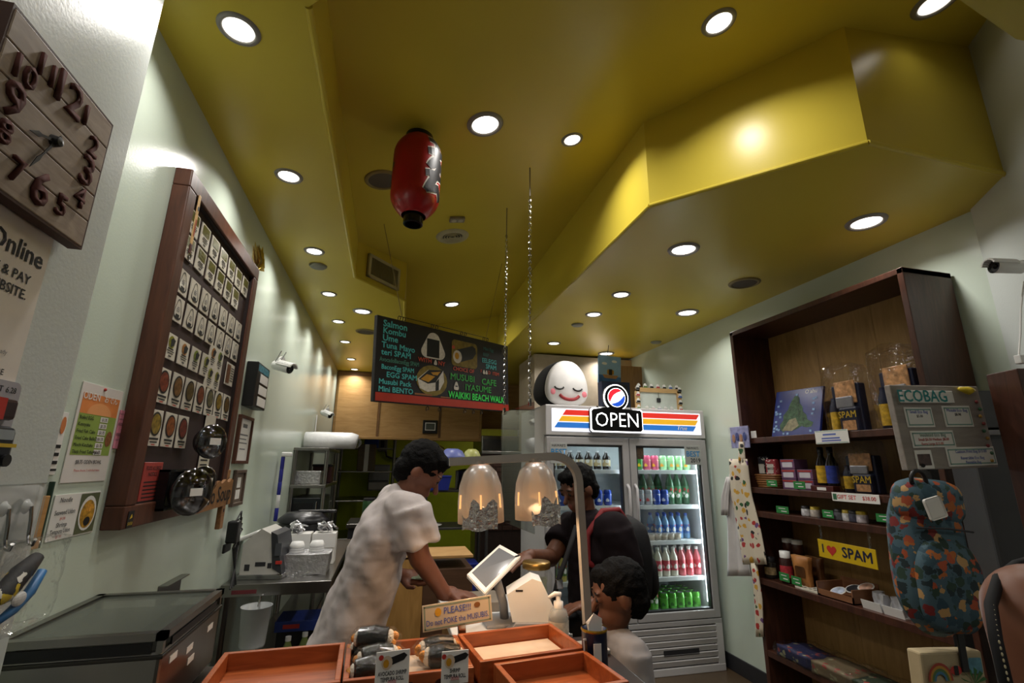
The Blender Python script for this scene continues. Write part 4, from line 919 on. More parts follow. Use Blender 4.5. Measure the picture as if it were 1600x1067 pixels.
# tip jar
t = thing('tip_jar', 'glass jar with gold screw lid behind the terminal', 'jar', (.66, 2.05, .94))
p = pt(838, 880, Y=2.05); t.location = (p.x, 2.05, .955); hj = p.z-.955
ob('glass', lathe([(.0001, 0), (.06, 0), (.066, .01), (.066, hj-.04), (.054, hj-.012), (.054, hj)], 28), mat('jar_glass', '9CA0A0', rough=.05, var=0, alpha=.28, spec=1), t, smooth=True); ob('lid', lathe([(.056, hj-.018), (.058, hj-.016), (.058, hj+.004), (.054, hj+.008), (.0001, hj+.008)], 28), mat('lid_gold', '9A7A42', rough=.3, metal=.8), t, smooth=True); ob('notes', crumple(subd(bx(-.04, .04, -.03, .03, .01, .1), 3), .012, 30), mat('bank_notes', '7C8A70', rough=.7, var=.3), t)
# sanitiser pump
p = pt(873, 985, Y=1.66); t = thing('pump_bottle', 'clear hand sanitiser pump bottle with white pump', 'bottle', (p.x, 1.66, .95))
ob('bottle', lathe([(.0001, 0), (.03, 0), (.033, .006), (.033, .07), (.026, .09), (.014, .098)], 20), mat('sanitiser', 'B9BDBA', rough=.1, var=0, alpha=.45, spec=1), t, smooth=True); ob('collar', lathe([(.016, .095), (.016, .115), (.008, .118), (.008, .132)], 16), WHITE, t, smooth=True); ob('spout', tube([(.008, 0, .134), (-.012, 0, .138), (-.035, 0, .128)], [.009, .008, .005], 10), WHITE, t, smooth=True); ob('label', lathe([(.0335, .012), (.0335, .06)], 20), mat('label_pale', 'C9C2B4', rough=.4, var=.3, scale=60), t, smooth=True)
# flag cup at counter end
p = pt(930, 1040, Y=1.42); t = thing('flag_cup', 'dark blue printed can holding napkins at the counter end', 'can', (p.x, 1.42, .95))
ob('can', lathe([(.0001, 0), (.036, 0), (.036, .10), (.0375, .103), (.034, .103), (.034, .05)], 24), mat('can_navy', '1F2A4A', rough=.3, var=.2), t, smooth=True); ob('label_panel', bx(-.018, .004, -.0375, -.034, .03, .075), PAPER, t); ob('gold_rim', lathe([(.0365, .098), (.038, .102), (.0365, .106)], 24), mat('rim_gold', 'B08A2E', rough=.3, metal=.7), t)
for k in range(3): ob('napkin', prism([(-.02+k*.006, .06), (.016, .06), (.02, .13-k*.008), (-.005, .145-k*.006), (-.022, .118)], -.012+k*.008, -.010+k*.008), PAPER, t)
# ---- heat lamp
t = thing('heat_lamp', 'grey twin heat lamp on a bent square pole with foil taped glass shades', 'heat lamp', (.645, 1.555, .95), (0, rad(-2.5), 0))
HG = mat('lamp_grey', 'A8A29A', rough=.4, metal=.2)
def sq(path, r=.013):
    b_ = tube(path, r*1.3, 4); return b_
path = [(0, 0, 0), (0, 0, .50)]+[(-.085+.085*math.cos(a), 0, .50+.085*math.sin(a)) for a in [rad(90)*k/8 for k in range(1, 9)]]+[(-.43, 0, .578)]
ob('pole', sq(path), HG, t); ob('base', rbox(-.06, .05, -.05, .05, 0, .014, .004), HG, t)
FROST = bpy.data.materials.new('frosted_shade'); FROST.use_nodes = True; nb = FROST.node_tree; b_ = nb.nodes['Principled BSDF']
b_.inputs['Base Color'].default_value = srgb('9E9A97'); b_.inputs['Roughness'].default_value = .3; b_.inputs['Alpha'].default_value = .9; b_.inputs['Transmission Weight'].default_value = .12
tl = nb.nodes.new('ShaderNodeBsdfTranslucent'); tl.inputs[0].default_value = srgb('E8DCCB'); ms_ = nb.nodes.new('ShaderNodeMixShader'); ms_.inputs[0].default_value = .05
nb.links.new(b_.outputs[0], ms_.inputs[1]); nb.links.new(tl.outputs[0], ms_.inputs[2]); nb.links.new(ms_.outputs[0], nb.nodes['Material Output'].inputs['Surface'])
BULB = mat('bulb_warm', 'FFC98A', emit=4, var=0)
for i, x in enumerate((-.332, -.148)):
    z1 = .578
    s = ob('shade', lathe([(.006, z1-.008), (.03, z1-.012), (.052, z1-.035), (.066, z1-.075), (.071, z1-.12), (.072, z1-.185), (.0705, z1-.185), (.0695, z1-.12), (.064, z1-.076), (.05, z1-.038), (.03, z1-.016)], 36), FROST, t, (x, 0, 0), smooth=True)
    ob('collar', lathe([(.014, z1-.014), (.02, z1-.010), (.02, z1+.0)], 16), HG, t, (x, 0, 0))
    ob('bulb', lathe([(.0001, z1-.125), (.02, z1-.12), (.03, z1-.1), (.026, z1-.08), (.014, z1-.05), (.014, z1-.02)], 20), BULB, t, (x, 0, 0), smooth=True)
    for a in (rad(-160), rad(-100), rad(-45)):
        c, sn = math.cos(a), math.sin(a); g_ = newbm(); 
        cyl(g_, (.0705*c, .0705*sn, z1-.10), (.0735*c, .0735*sn, z1-.14), .0028, seg=8); ob('vent_slot', g_, mat('slot_glow', 'E8B070', rough=.4, emit=1.0, var=0), t, (x, 0, 0))
    arc = [rad(-150+i*30+k*6.5) for k in range(15)]
    fb_ = newbm(); lo_ = []; hi_ = []
    for k, a in enumerate(arc):
        r = .0738+.0015*math.sin(k*2.3); zt_ = z1-.125-.012*math.sin(k*.9)-(.03 if k < 4 else 0)
        lo_.append(fb_.verts.new((r*math.cos(a), r*math.sin(a), z1-.200+.003*math.sin(k*.7)))); hi_.append(fb_.verts.new((r*math.cos(a), r*math.sin(a), zt_)))
    for k in range(14): fb_.faces.new((lo_[k], lo_[k+1], hi_[k+1], hi_[k]))
    r_ = bmesh.ops.extrude_face_region(fb_, geom=fb_.faces[:])
    for v in r_['geom']:
        if isinstance(v, bmesh.types.BMVert): v.co.x *= .985; v.co.y *= .985
    subd(fb_, 2); crumple(fb_, .0026, 90, i*3)
    ob('foil_patch', fb_, mat('foil_shiny', 'D8D6D4', rough=.22, metal=.75, var=.05, bump=.8, bscale=90), t, (x, 0, 0))
    ld = bpy.data.lights.new('lamp_light', 'POINT'); ld.energy = 2.0; ld.color = (1, .62, .32); ld.shadow_soft_size = .02
    o = bpy.data.objects.new('lamp_light', ld); COL.objects.link(o); o.parent = t; o.location = (x, 0, z1-.165)

# ================================================================ kitchen behind
t = thing('plywood_cabinet', 'plywood cabinet end panel behind the worker', 'cabinet', (.12, 2.95, 0))
ob('panel', rbox(-.2, .12, -.012, .012, 0, 1.0, .003), wood('ply_warm', '9A743E', 'B48C52', 4, (6, 1, 1)), t); ob('edge', rbox(-.205, -.2, -.014, .3, 0, 1.0, .002), MATS['rail'], t); ob('side', rbox(.12, .4, -.008, .3, 0, .93, .003), wood('cab_dark', '4A3426', '5C4332', 5), t); ob('shelf_top', rbox(-.2, .4, -.012, .3, .985, 1.0, .002), PLY, t)
bn = [('breaker_box', 'grey electrical breaker box on the lime kitchen wall', (598, 694), 8.66, (.16, .08, .24), mat('breaker_grey', '6E7276', rough=.5)),
      ('towel_dispenser', 'grey paper towel dispenser under the breaker box', (592, 746), 8.64, (.34, .12, .42), mat('dispenser', '7A7C7C', rough=.4)),
      ('blue_bin', 'blue plastic bin high in the kitchen left of the breaker box', (581, 692), 8.2, (.22, .2, .16), mat('bin_blue', '1F3FA0', rough=.4)),
      ('cardboard_box', 'brown cardboard box in the kitchen beside the white roll', (573, 715), 7.6, (.25, .25, .38), wood('card_brown', '4E3C22', '5E4A2C', 3))]
for nm, lb, (px, py), Y, s_, m_ in bn:
    p = pt(px, py, Y=Y); o = tag(ob(nm, rbox(-s_[0]/2, s_[0]/2, -s_[1]/2, s_[1]/2, -s_[2]/2, s_[2]/2, .012), m_, None, p), lb, nm.split('_')[-1])
    if nm == 'breaker_box': ob('switch', rbox(-.03, .03, -.05, -.04, -.05, .06, .004), BLACK, o); ob('cable', tube([(.06, 0, -.12), (.08, 0, -.2), (.2, 0, -.24), (.36, 0, -.22)], .018, 8), DARK, o)
    elif nm == 'towel_dispenser': ob('cover', rbox(-.16, .16, -.075, -.06, -.05, .19, .01), mat('disp_light', '8C9092', rough=.3), o); ob('tray', rbox(-.16, .16, -.07, -.06, -.19, -.07, .006), STEEL, o)
    elif nm == 'blue_bin': ob('rim', rbox(-.12, .12, -.11, .11, .06, .08, .006), m_, o)
    else: ob('tape', bx(-.03, .03, -.127, -.125, -.19, .19), PAPER, o)
# support shelf for those bins
t = thing('kitchen_shelf', 'tall steel kitchen shelving along the far green wall', 'shelving', (-.1, 8.1, 0))
zb1 = pt(573, 715, Y=7.6).z-.19; zb2 = pt(581, 692, Y=8.2).z-.08
for x in (-.62, .2):
    for y in (-.66, .26): ob('post', lathe([(.02, 0), (.02, 2.1)], 10), STEEL, t, (x, y, 0))
for z in (.5, 1.0, zb1): ob('shelf', rbox(-.64, .22, -.68, .28, z-.02, z, .004), STEEL, t)
ob('shelf', rbox(-.64, .22, -.02, .28, zb2-.02, zb2, .004), STEEL, t)
def kitchen_box(nm, lb, px, py, Y, s_, m_, extra=None):
    p = pt(px, py, Y=Y); o = tag(ob(nm, rbox(-s_[0]/2, s_[0]/2, -s_[1]/2, s_[1]/2, 0, s_[2], .01), m_, None, p), lb, nm.split('_')[-1]); return o, p
# middle rack with bowls
pr_ = pt(705, 850, Y=4.6)
t = thing('prep_rack', 'dark steel prep rack with shelves in the kitchen behind the register', 'rack', (.62, 4.75, 0))
for x in (-.26, .30):
    for y in (-.2, .2): ob('post', lathe([(.014, 0), (.014, 1.56)], 10), mat('post_dark', '5A5A5A', rough=.4, metal=.8), t, (x, y, 0))
for z in (1.55, 1.28, .96, .45): ob('shelf', rbox(-.28, .32, -.22, .22, z-.02, z, .003), MATS['post_dark'], t)
def bowl(label, x, z, r, m_, n_=1):
    t = thing('mixing_bowl', label, 'bowl', (x, 4.70, z))
    for k in range(n_): ob('bowl', lathe([(r, k*.014), (r*1.04, k*.014), (r*.97, k*.014+.03), (r*.72, k*.014+.08), (r*.4, k*.014+.1), (.0001, k*.014+.102)], 28), m_, t, smooth=True)
    ob('rim', lathe([(r, -.0), (r*1.05, 0), (r*1.05, .006), (r, .006)], 28), m_, t); return t
bowl('stack of upturned steel bowls on top of the prep rack', .445, 1.55, .10, CHROME, 3); bowl('upturned lavender blue bowl on the rack between steel and yellow bowls', .60, 1.55, .13, mat('bowl_blue', '6E78B8', rough=.35)); bowl('upturned pale yellow bowl at the right of the rack top', .79, 1.55, .09, mat('bowl_yellow', 'B9BC74', rough=.35))
tb_ = thing('plastic_tub', 'blue plastic tub on the prep rack shelf left of the heat lamp', 'tub', (.47, 4.6, 1.28)); ob('tub', prism([(-.08, 0), (.08, 0), (.1, .11), (-.1, .11)], -.12, .12), mat('tub_blue', '1C2C86', rough=.4), tb_); ob('lid', rbox(-.105, .105, -.125, .125, .11, .125, .004), MATS['tub_blue'], tb_)
tb_ = thing('dinner_plate', 'white plate lying on the prep rack lower shelf', 'plate', (.42, 4.62, .96)); ob('plate', lathe([(.0001, .004), (.06, .004), (.1, .016), (.1, .02), (.06, .008), (.0001, .008)], 28), WHITE, tb_, smooth=True); ob('foot', lathe([(.05, 0), (.055, 0), (.055, .005)], 24), WHITE, tb_)
tb_ = thing('plastic_tub', 'second blue tub on the low shelf of the prep rack', 'tub', (.72, 4.6, .45)); ob('tub', prism([(-.1, 0), (.1, 0), (.12, .2), (-.12, .2)], -.12, .12), MATS['tub_blue'], tb_); ob('lid', rbox(-.125, .125, -.125, .125, .2, .215, .004), MATS['tub_blue'], tb_)
tb_ = thing('steel_pot', 'steel stock pot on the prep rack shelf behind the left lamp', 'pot', (.74, 4.75, 1.28)); ob('pot', lathe([(.0001, 0), (.09, 0), (.095, .006), (.095, .16), (.1, .165)], 24), STEEL, tb_, smooth=True); ob('lid', lathe([(.098, .165), (.05, .18), (.0001, .185)], 24), STEEL, tb_, smooth=True)
t = thing('tall_fridge', 'tall stainless kitchen refrigerator at the back right of the kitchen', 'refrigerator', (1.6, 7.0, 0)); ob('body', rbox(-.35, .35, -.35, .35, .1, 1.9, .01), STEEL, t); ob('door', rbox(-.34, .0, -.37, -.35, .15, 1.85, .006), mat('door_steel', '77787A', rough=.35, metal=.9), t); ob('door', rbox(.005, .34, -.37, -.35, .15, 1.85, .006), MATS['door_steel'], t); ob('handle', rbox(-.04, -.02, -.41, -.39, .8, 1.4, .004), CHROME, t); ob('foot', bx(-.3, .3, -.3, .3, 0, .1), BLACK, t)
t = thing('brick_oven', 'dark brown brick faced oven block between the rack and the drinks fridge', 'oven', (1.25, 5.55, 0)); ob('block', bx(-.25, .2, -.3, .04, 0, 1.62), mat('oven_brown', '2A1B14', rough=.7, var=.3, scale=20), t)
BR = bpy.data.meshes.new('brick'); q = rbox(-.052, .052, -.006, .006, -.024, .024, .003, 1); q.to_mesh(BR); q.free(); BR.materials.append(mat('brick_brown', '3B241A', rough=.8, var=.3, scale=15))
for r_ in range(14):
    for c_ in range(4): ob('brick', BR, None, t, (-.19+c_*.11+(.03 if r_ % 2 else 0), -.302, .86+r_*.054))
ob('cap', rbox(-.26, .21, -.31, .05, 1.62, 1.65, .004), STEEL, t)
t = thing('prep_table', 'dark stainless prep table deep in the kitchen behind the worker', 'table', (.1, 5.6, 0)); ob('top', rbox(-.45, .3, -.3, .3, .88, .92, .004), STEEL, t); ob('cabinet', bx(-.43, .28, -.28, .28, .1, .88), DARK, t); ob('foot', bx(-.4, .25, -.25, .25, 0, .1), BLACK, t)
for i, (x, h_, c_, nm, lb) in enumerate(((-.25, .22, '2C4F2E', 'food_tin', 'green tin on the dark prep table'), (-.05, .3, '7A5A2A', 'storage_jar', 'brown jar on the dark prep table'), (.15, .2, '8A8A8A', 'steel_canister', 'grey canister on the dark prep table'))):
    b_ = thing(nm, lb, nm.split('_')[1], (.1+x, 5.45, .92)); ob('body', lathe([(.0001, 0), (.06, 0), (.065, .01), (.065, h_-.02), (.055, h_)], 20), mat('tin_'+c_, c_, rough=.4), b_, smooth=True); ob('lid', lathe([(.06, h_-.01), (.06, h_+.015), (.0001, h_+.015)], 20), DARK, b_)
# thermostat screen on the soffit
p = pt(672, 667, Y=6.73); t = thing('wall_display', 'black framed small display unit on the plywood soffit', 'display', p); ob('case', rbox(-.10, .10, -.03, .015, -.09, .09, .008), BLACK, t); ob('bezel', bx(-.07, .07, -.033, -.029, -.05, .055), WHITE, t); ob('screen', bx(-.06, .06, -.035, -.032, -.04, .045), mat('display_screen', '5A5F58', rough=.2), t)
# ================================================================ drinks fridge
FX0, FX1, FY, FB, FT = 1.19, 2.625, 3.63, 4.36, 1.975
FRW = mat('fridge_white', 'C4C2C2', rough=.3, var=.02); FRG = mat('fridge_frame', 'A6A4A4', rough=.3, var=.02); INN = mat('fridge_inner', 'D2D8DA', rough=.4, var=.02)
t = FR = thing('drinks_fridge', 'white two door glass drinks fridge with striped lit header', 'refrigerator', (0, 0, 0))
ob('side_panel', rbox(FX0, FX0+.035, FY+.06, FB, .12, FT, .004), FRW, t); ob('side_panel', rbox(FX1-.035, FX1, FY+.06, FB, .12, FT, .004), FRW, t)
ob('back_panel', bx(FX0+.035, FX1-.035, FB-.04, FB, .12, FT), INN, t); ob('inner_floor', bx(FX0+.035, FX1-.035, FY+.06, FB-.04, .34, .40), INN, t); ob('inner_ceiling', bx(FX0+.035, FX1-.035, FY+.06, FB-.04, 1.70, 1.735), INN, t)
ob('divider', bx(1.895, 1.92, FY+.06, FY+.12, .40, 1.70), INN, t)
ob('top_panel', rbox(FX0, FX1, FY+.06, FB, FT-.02, FT, .004), FRW, t)
hd = ob('header', rbox(FX0, FX1, FY, FY+.07, 1.735, FT, .006), FRW, t)
LITW = mat('lit_white', 'F2F4FF', rough=.3, emit=.75, var=0)
ob('light_panel', rbox(FX0+.05, FX1-.04, FY-.004, FY+.002, 1.765, FT-.03, .002), LITW, hd)
for i, (c_, z0, a_, b_) in enumerate((('E0342A', 1.895, .17, .06), ('F0B428', 1.845, .135, .075), ('2F78D0', 1.795, .1, .1))):
    m_ = mat('stripe_'+c_, c_, rough=.35, emit=.35, var=0)
    ob('stripe', prism([(FX0+a_-.03, z0), (FX1-b_-.02, z0), (FX1-b_+.01, z0+.042), (FX0+a_, z0+.042)], FY-.008, FY-.003), m_, hd)
text('True', .05, WHITE, hd, FX1-.23, 1.818, FY-.0095, .01, shear=.3)
# doors
GL = film('fridge_glass', .035, .5, .02, tint=(.94, .97, .96))
for i, (a_, b_) in enumerate(((FX0+.005, 1.902), (1.908, FX1-.005))):
    d_ = ob('door', rbox(a_, a_+.058, FY, FY+.05, .365, 1.725, .006), FRG, t)
    for q in ((b_-.058, b_, .365, 1.725), (a_+.05, b_-.05, 1.665, 1.725), (a_+.05, b_-.05, .365, .425)): ob('door_rail', rbox(q[0], q[1], FY, FY+.05, q[2], q[3], .006), FRG, d_)
    gk = newbm()
    for q in ((a_+.056, a_+.07, .425, 1.667), (b_-.07, b_-.056, .425, 1.667), (a_+.056, b_-.056, 1.652, 1.667), (a_+.056, b_-.056, .423, .437)): bx(q[0], q[1], FY+.012, FY+.052, q[2], q[3], gk)
    ob('gasket', gk, DARK, d_); ob('glass_pane', bx(a_+.06, b_-.06, FY+.02, FY+.026, .43, 1.66), GL, d_)
    hx = b_-.03 if i == 0 else a_+.03
    ob('handle', tube([(hx, FY, 1.36), (hx, FY-.03, 1.33), (hx, FY-.034, 1.2), (hx, FY-.03, 1.07), (hx, FY, 1.04)], .012, 10), mat('handle_white', 'B5B2B4', rough=.3), d_, smooth=True)
    st = ob('award_sticker', bx(b_-.21 if i else a_+.03, b_-.055 if i else a_+.17, FY-.002, FY+.001, 1.52, 1.68), mat('sticker_grey', 'A9ABA8', rough=.4), d_)
    cx_ = b_-.133 if i else a_+.1
    text("HAWAII'S", .03, INK, st, cx_, 1.655, FY-.003, .01, sx=.9); text('BEST', .062, mat('sticker_blue', '2E7FB8', rough=.5, var=0), st, cx_, 1.605, FY-.003, .02); text('2019' if i else '2020', .048, INK, st, cx_+.02, 1.553, FY-.003, .015)
ob('corner_sticker', bx(1.975, 2.04, FY+.018, FY+.02, 1.56, 1.66), mat('sticker_brown', '4A3C2E', rough=.5, var=.5, scale=60), t)
LED = mat('led_strip', 'E8F4FF', emit=6, var=0)
for x in (1.885, FX1-.05): ob('led_strip', bx(x-.008, x+.008, FY+.075, FY+.085, .46, 1.64), LED, t)
for cx_ in (1.55, 2.27):
    ld = bpy.data.lights.new('cabinet_light', 'AREA'); ld.shape = 'RECTANGLE'; ld.size = .6; ld.size_y = .06; ld.energy = 2.6 if cx_ > 2 else .7; ld.color = (.85, .95, 1)
    o = bpy.data.objects.new('cabinet_light', ld); COL.objects.link(o); o.parent = t; o.location = (cx_, FY+.10, 1.69); o.rotation_euler = (rad(18), 0, 0)
for cx_, e_ in ((FX1-.07, 5.0), (1.875, 1.2)):
    ld = bpy.data.lights.new('cabinet_light', 'AREA'); ld.shape = 'RECTANGLE'; ld.size = .03; ld.size_y = 1.15; ld.energy = e_; ld.color = (.85, .95, 1)
    o = bpy.data.objects.new('cabinet_light', ld); COL.objects.link(o); o.parent = t; o.location = (cx_, FY+.085, 1.05); o.rotation_euler = (PI/2, 0, rad(125))
SHZ = [pt(1040, y, Y=3.76).z for y in (735, 789, 844, 901)]
WIRE = mat('shelf_white', 'D8DADC', rough=.4, var=.02)
for z in SHZ:
    for a_, b_ in ((FX0+.05, 1.885), (1.93, FX1-.06)):
        s_ = ob('shelf', rbox(a_, b_, FY+.10, FB-.05, z-.012, z, .002), WIRE, t); ob('price_rail', rbox(a_, b_, FY+.092, FY+.10, z-.028, z+.004, .002), WIRE, s_)
gr_ = ob('grille', bx(FX0+.01, FX1-.005, FY+.03, FY+.06, .0, .355), FRW, t)
ob('grille_frame', rbox(FX0+.005, FX1, FY+.0, FY+.03, .325, .36, .004), FRG, gr_)
lv = bpy.data.meshes.new('louvre'); q = prism([(FX0+.06, 0), (FX1-.06, 0), (FX1-.06, .035), (FX0+.06, .035)], 0, .012); q.to_mesh(lv); q.free(); lv.materials.append(FRW)
for k in range(6): ob('louvre', lv, None, gr_, (0, FY+.004, .06+k*.044), (rad(14), 0, 0))
for x in (FX0+.03, FX1-.03): ob('grille_post', rbox(x-.03, x+.03, FY+.0, FY+.03, .03, .33, .004), FRW, gr_)
ob('grille_sill', rbox(FX0, FX1, FY-.002, FY+.03, 0.0, .05, .004), FRW, gr_); ob('rating_plate', bx(2.1, 2.4, FY-.004, FY+.0, .13, .17), DARK, gr_)
ob('base', bx(FX0+.03, FX1-.03, FY+.06, FB-.02, 0, .34), DARK, t)

# ---- drinks
def can_proto(nm, c1, c2, r=.033, h=.122, lab=''):
    t = thing(nm, lab, 'can', (0, 0, 0))
    ob('body', lathe([(.0001, .004), (r*.7, 0), (r, .012), (r, h-.014), (r*.82, h)], 16), mat('can_'+c1, c1, rough=.25, metal=.3, var=.05), t, smooth=True)
    ob('print', lathe([(r*1.008, h*.25), (r*1.008, h*.72)], 16), printed('can_art_'+c1+c2, c1, [c2, c1, c2, 'E8E4DC'], 28, .55, .3), t, smooth=True)
    ob('lid', lathe([(r*.83, h-.001), (r*.78, h+.002), (r*.74, h-.004), (.0001, h-.004)], 16), CHROME, t, smooth=True); return t
def bottle_proto(nm, liquid, label_c, cap_c, r, h, lab='', alpha=.8, cat='bottle'):
    t = thing(nm, lab, cat, (0, 0, 0))
    ob('body', lathe([(.0001, 0), (r*.9, 0), (r, .01), (r, h*.60), (r*.92, h*.68), (r*.42, h*.86), (r*.4, h*.92)], 18), mat('liq_'+liquid, liquid, rough=.1, var=.03, coat=.6), t, smooth=True)
    ob('label', lathe([(r*1.01, h*.2), (r*1.01, h*.55)], 18), printed('lab_'+label_c, label_c, [label_c, 'E8E4DC', label_c, 'C03A34'], 26, .4, .4), t, smooth=True)
    ob('cap', lathe([(r*.45, h*.9), (r*.46, h*.905), (r*.46, h), (.0001, h)], 14), mat('cap_'+cap_c, cap_c, rough=.4, var=.02), t, smooth=True); return t
_first = set()
def place(proto, label, loc, group):
    if proto.name not in _first:
        _first.add(proto.name); proto.location = loc; proto['label'] = label; proto['group'] = group; return proto
    return clone(proto, label, loc, random.uniform(-.5, .5), group)
# right door, top shelf
y0 = FY+.16
cg = can_proto('drink_can', '2E7A34', 'D8B52C'); cp = can_proto('drink_can', 'B8506A', 'E2B23C'); cl = can_proto('drink_can', '8FBE8A', 'E2A23C')
seq = [(cg, 'green')]*2+[(cp, 'pink')]*2+[(cl, 'pale green')]*4
for i, (p_, c_) in enumerate(seq):
    place(p_, f'{c_} drink can on the top shelf of the right fridge door, {ordn(i)} from left', (1.99+i*.076, y0, SHZ[0]), 'cans on the top fridge shelf')
# second shelf: cola cans and green bottles
cb1 = can_proto('drink_can', '2448A8', 'E8E8F0'); cs1 = can_proto('drink_can', 'A9ABB4', 'C8303A')
for i, (p_, c_) in enumerate(((cb1, 'blue'), (cs1, 'silver'), (cs1, 'silver'), (cb1, 'blue'), (cb1, 'blue'))):
    place(p_, f'{c_} cola can on the second shelf of the right door, {ordn(i)} from left', (1.99+i*.075, y0, SHZ[1]), 'cola cans on the second fridge shelf')
gb = bottle_proto('green_bottle', '1F5A34', '2C7A48', '3A6A3A', .036, .27)
for i in range(6): place(gb, f'green glass water bottle behind the cola cans, {ordn(i)} from left', (2.16+i*.072, y0+(.12 if i < 3 else .05), SHZ[1]), 'green bottles on the second fridge shelf')
# third shelf
wb_ = bottle_proto('water_carton', '7FA8D0', '3C6FB8', '3A58B0', .03, .20)
for r_ in range(2):
    for i in range(5): place(wb_, f'blue and white water bottle on third fridge shelf, {ordn(i)} from left, {"front" if r_ == 0 else "back"} row', (2.25+i*.066-r_*.02, y0+.06+r_*.09, SHZ[2]), 'water bottles on the third fridge shelf')
cu = thing('dessert_cup', '', 'cup', (0, 0, 0)); ob('cup', lathe([(.0001, 0), (.028, 0), (.036, .05), (.034, .05), (.027, .004)], 18), mat('cup_plastic', 'D8D2C8', rough=.2, alpha=.6, var=0), cu, smooth=True); ob('dessert', lathe([(.0001, .038), (.033, .038), (.027, .004), (.0001, .004)], 18), mat('dessert', 'B98A52', rough=.5, var=.4, scale=60), cu, smooth=True); ob('lid', lathe([(.037, .05), (.037, .055), (.0001, .057)], 18), mat('cup_lid', 'DADADA', rough=.1, alpha=.4, var=0), cu)
for i, x in enumerate((2.03, 2.13, 2.19, 2.25, 2.31, 2.37)): place(cu, f'small lidded dessert cup on the third fridge shelf, {ordn(i)} from left', (x, y0-.02, SHZ[2]), 'dessert cups in the fridge')
# fourth shelf
b1 = bottle_proto('tea_bottle', 'A8C88A', '4FA84A', 'E8E4DC', .032, .215); b2 = bottle_proto('milk_drink', 'D8D2C0', 'C84A5A', 'E4E0D8', .032, .215); b3 = bottle_proto('pink_drink', 'D86A72', 'C83A4A', 'E4E0D8', .032, .215)
for r_ in range(2):
    for i, (p_, c_) in enumerate([(b1, 'green labelled tea')]*3+[(b2, 'milky white drink')]*3+[(b3, 'pink drink')]*3):
        place(p_, f'{c_} bottle on fourth fridge shelf, {ordn(i)} from left, {"front" if r_ == 0 else "back"} row', (1.975+i*.072, y0+r_*.09, SHZ[3]), 'drink bottles on the fourth fridge shelf')
# floor of the fridge
gt = bottle_proto('green_tea_bottle', '5FB02E', '3F8A24', 'E4E0D8', .034, .25)
for r_ in range(3):
    for i in range(3): place(gt, f'tall green tea bottle on fridge floor, {ordn(i)} from left, row {["one", "two", "three"][r_]}', (1.985+i*.075, y0+r_*.085, .40), 'green tea bottles on the fridge floor')
gc = can_proto('green_tea_can', '5AAA3A', '2E6A24')
for r_ in range(4):
    for i in range(5): place(gc, f'green tea can on fridge floor, {ordn(i)} from left, row {["one", "two", "three", "four"][r_]} from glass', (2.225+i*.073, y0+r_*.078, .40), 'green tea cans on the fridge floor')
# left door
kb = bottle_proto('coffee_bottle', '2A2420', 'C8B488', '8A8A8A', .034, .15)
for i in range(7): place(kb, f'dark coffee bottle on the top shelf of the left fridge door, {ordn(i)} from left', (1.29+i*.08, y0, SHZ[0]), 'coffee bottles in the left fridge door')
for i in range(7): place(cb1, f'blue cola can on the second shelf of the left door, {ordn(i)} from left', (1.29+i*.08, y0, SHZ[1]), 'cola cans in the left fridge door')
yb = bottle_proto('juice_bottle', 'C8B85A', '5A7A3A', '3A3A3A', .034, .2)
for i in range(7): place(yb, f'yellow green juice bottle on the fourth shelf of the left door, {ordn(i)} from left', (1.29+i*.08, y0, SHZ[3]), 'juice bottles in the left fridge door')

# ---- open sign on the header
c0 = pt(964, 655, Y=3.585)
t = thing('open_sign', 'black OPEN sign with round red white and blue cola emblem lit on the fridge header', 'sign', (c0.x, 3.585, c0.z))
GLOW = mat('neon_white', 'FFFFFF', emit=2.6, var=0)
def signshape(g):
    arc = ell(0, .175, .105+g, .105+g, 26, rad(-62), rad(242))
    return arc+[(-.21-g, .08+g), (-.225-g, .065+g), (-.225-g, -.085-g), (-.21-g, -.1-g), (.21+g, -.1-g), (.225+g, -.085-g), (.225+g, .065+g), (.21+g, .08+g)]
ob('back', prism(signshape(.008), .006, .03), BLACK, t); ob('edge_light', prism(signshape(.006), .0, .006), GLOW, t); ob('panel', prism(signshape(-.004), -.008, .0), mat('sign_black', '08080A', rough=.3), t)
text('OPEN', .165, GLOW, t, 0, -.012, -.0095, -.012, sx=.92)
R_ = .074; cz = .175
ob('emblem_disc', prism(ell(0, cz, R_+.004, n=32), -.011, -.008), GLOW, t)
def chord(a0, a1, bulge, n=14):
    arc = [(R_*math.cos(a0+(a1-a0)*k/n), cz+R_*math.sin(a0+(a1-a0)*k/n)) for k in range(n+1)]
    e0, e1 = arc[-1], arc[0]
    for k in range(1, n):
        f = k/n; x = e0[0]+(e1[0]-e0[0])*f; z = e0[1]+(e1[1]-e0[1])*f
        nx, nz = -(e1[1]-e0[1]), (e1[0]-e0[0]); l_ = math.hypot(nx, nz); o_ = bulge*math.sin(2*PI*f if bulge > 0.5 else PI*f)
        arc.append((x+nx/l_*bulge*math.sin(PI*f), z+nz/l_*bulge*math.sin(PI*f)))
    return arc
ob('emblem_red', flat(chord(rad(48), rad(215), .022), -.0118), mat('emblem_red', 'E8202E', rough=.4, emit=.9, var=0), t); ob('emblem_blue', flat(chord(rad(-135), rad(20), .018), -.0118), mat('emblem_blue', '1F4FC0', rough=.4, emit=.7, var=0), t)
ob('stand_leg', tube([(-.14, .02, .08), (-.15, .05, .105)], .006, 6), BLACK, t); ob('stand_leg', tube([(.14, .02, .08), (.15, .05, .105)], .006, 6), BLACK, t)

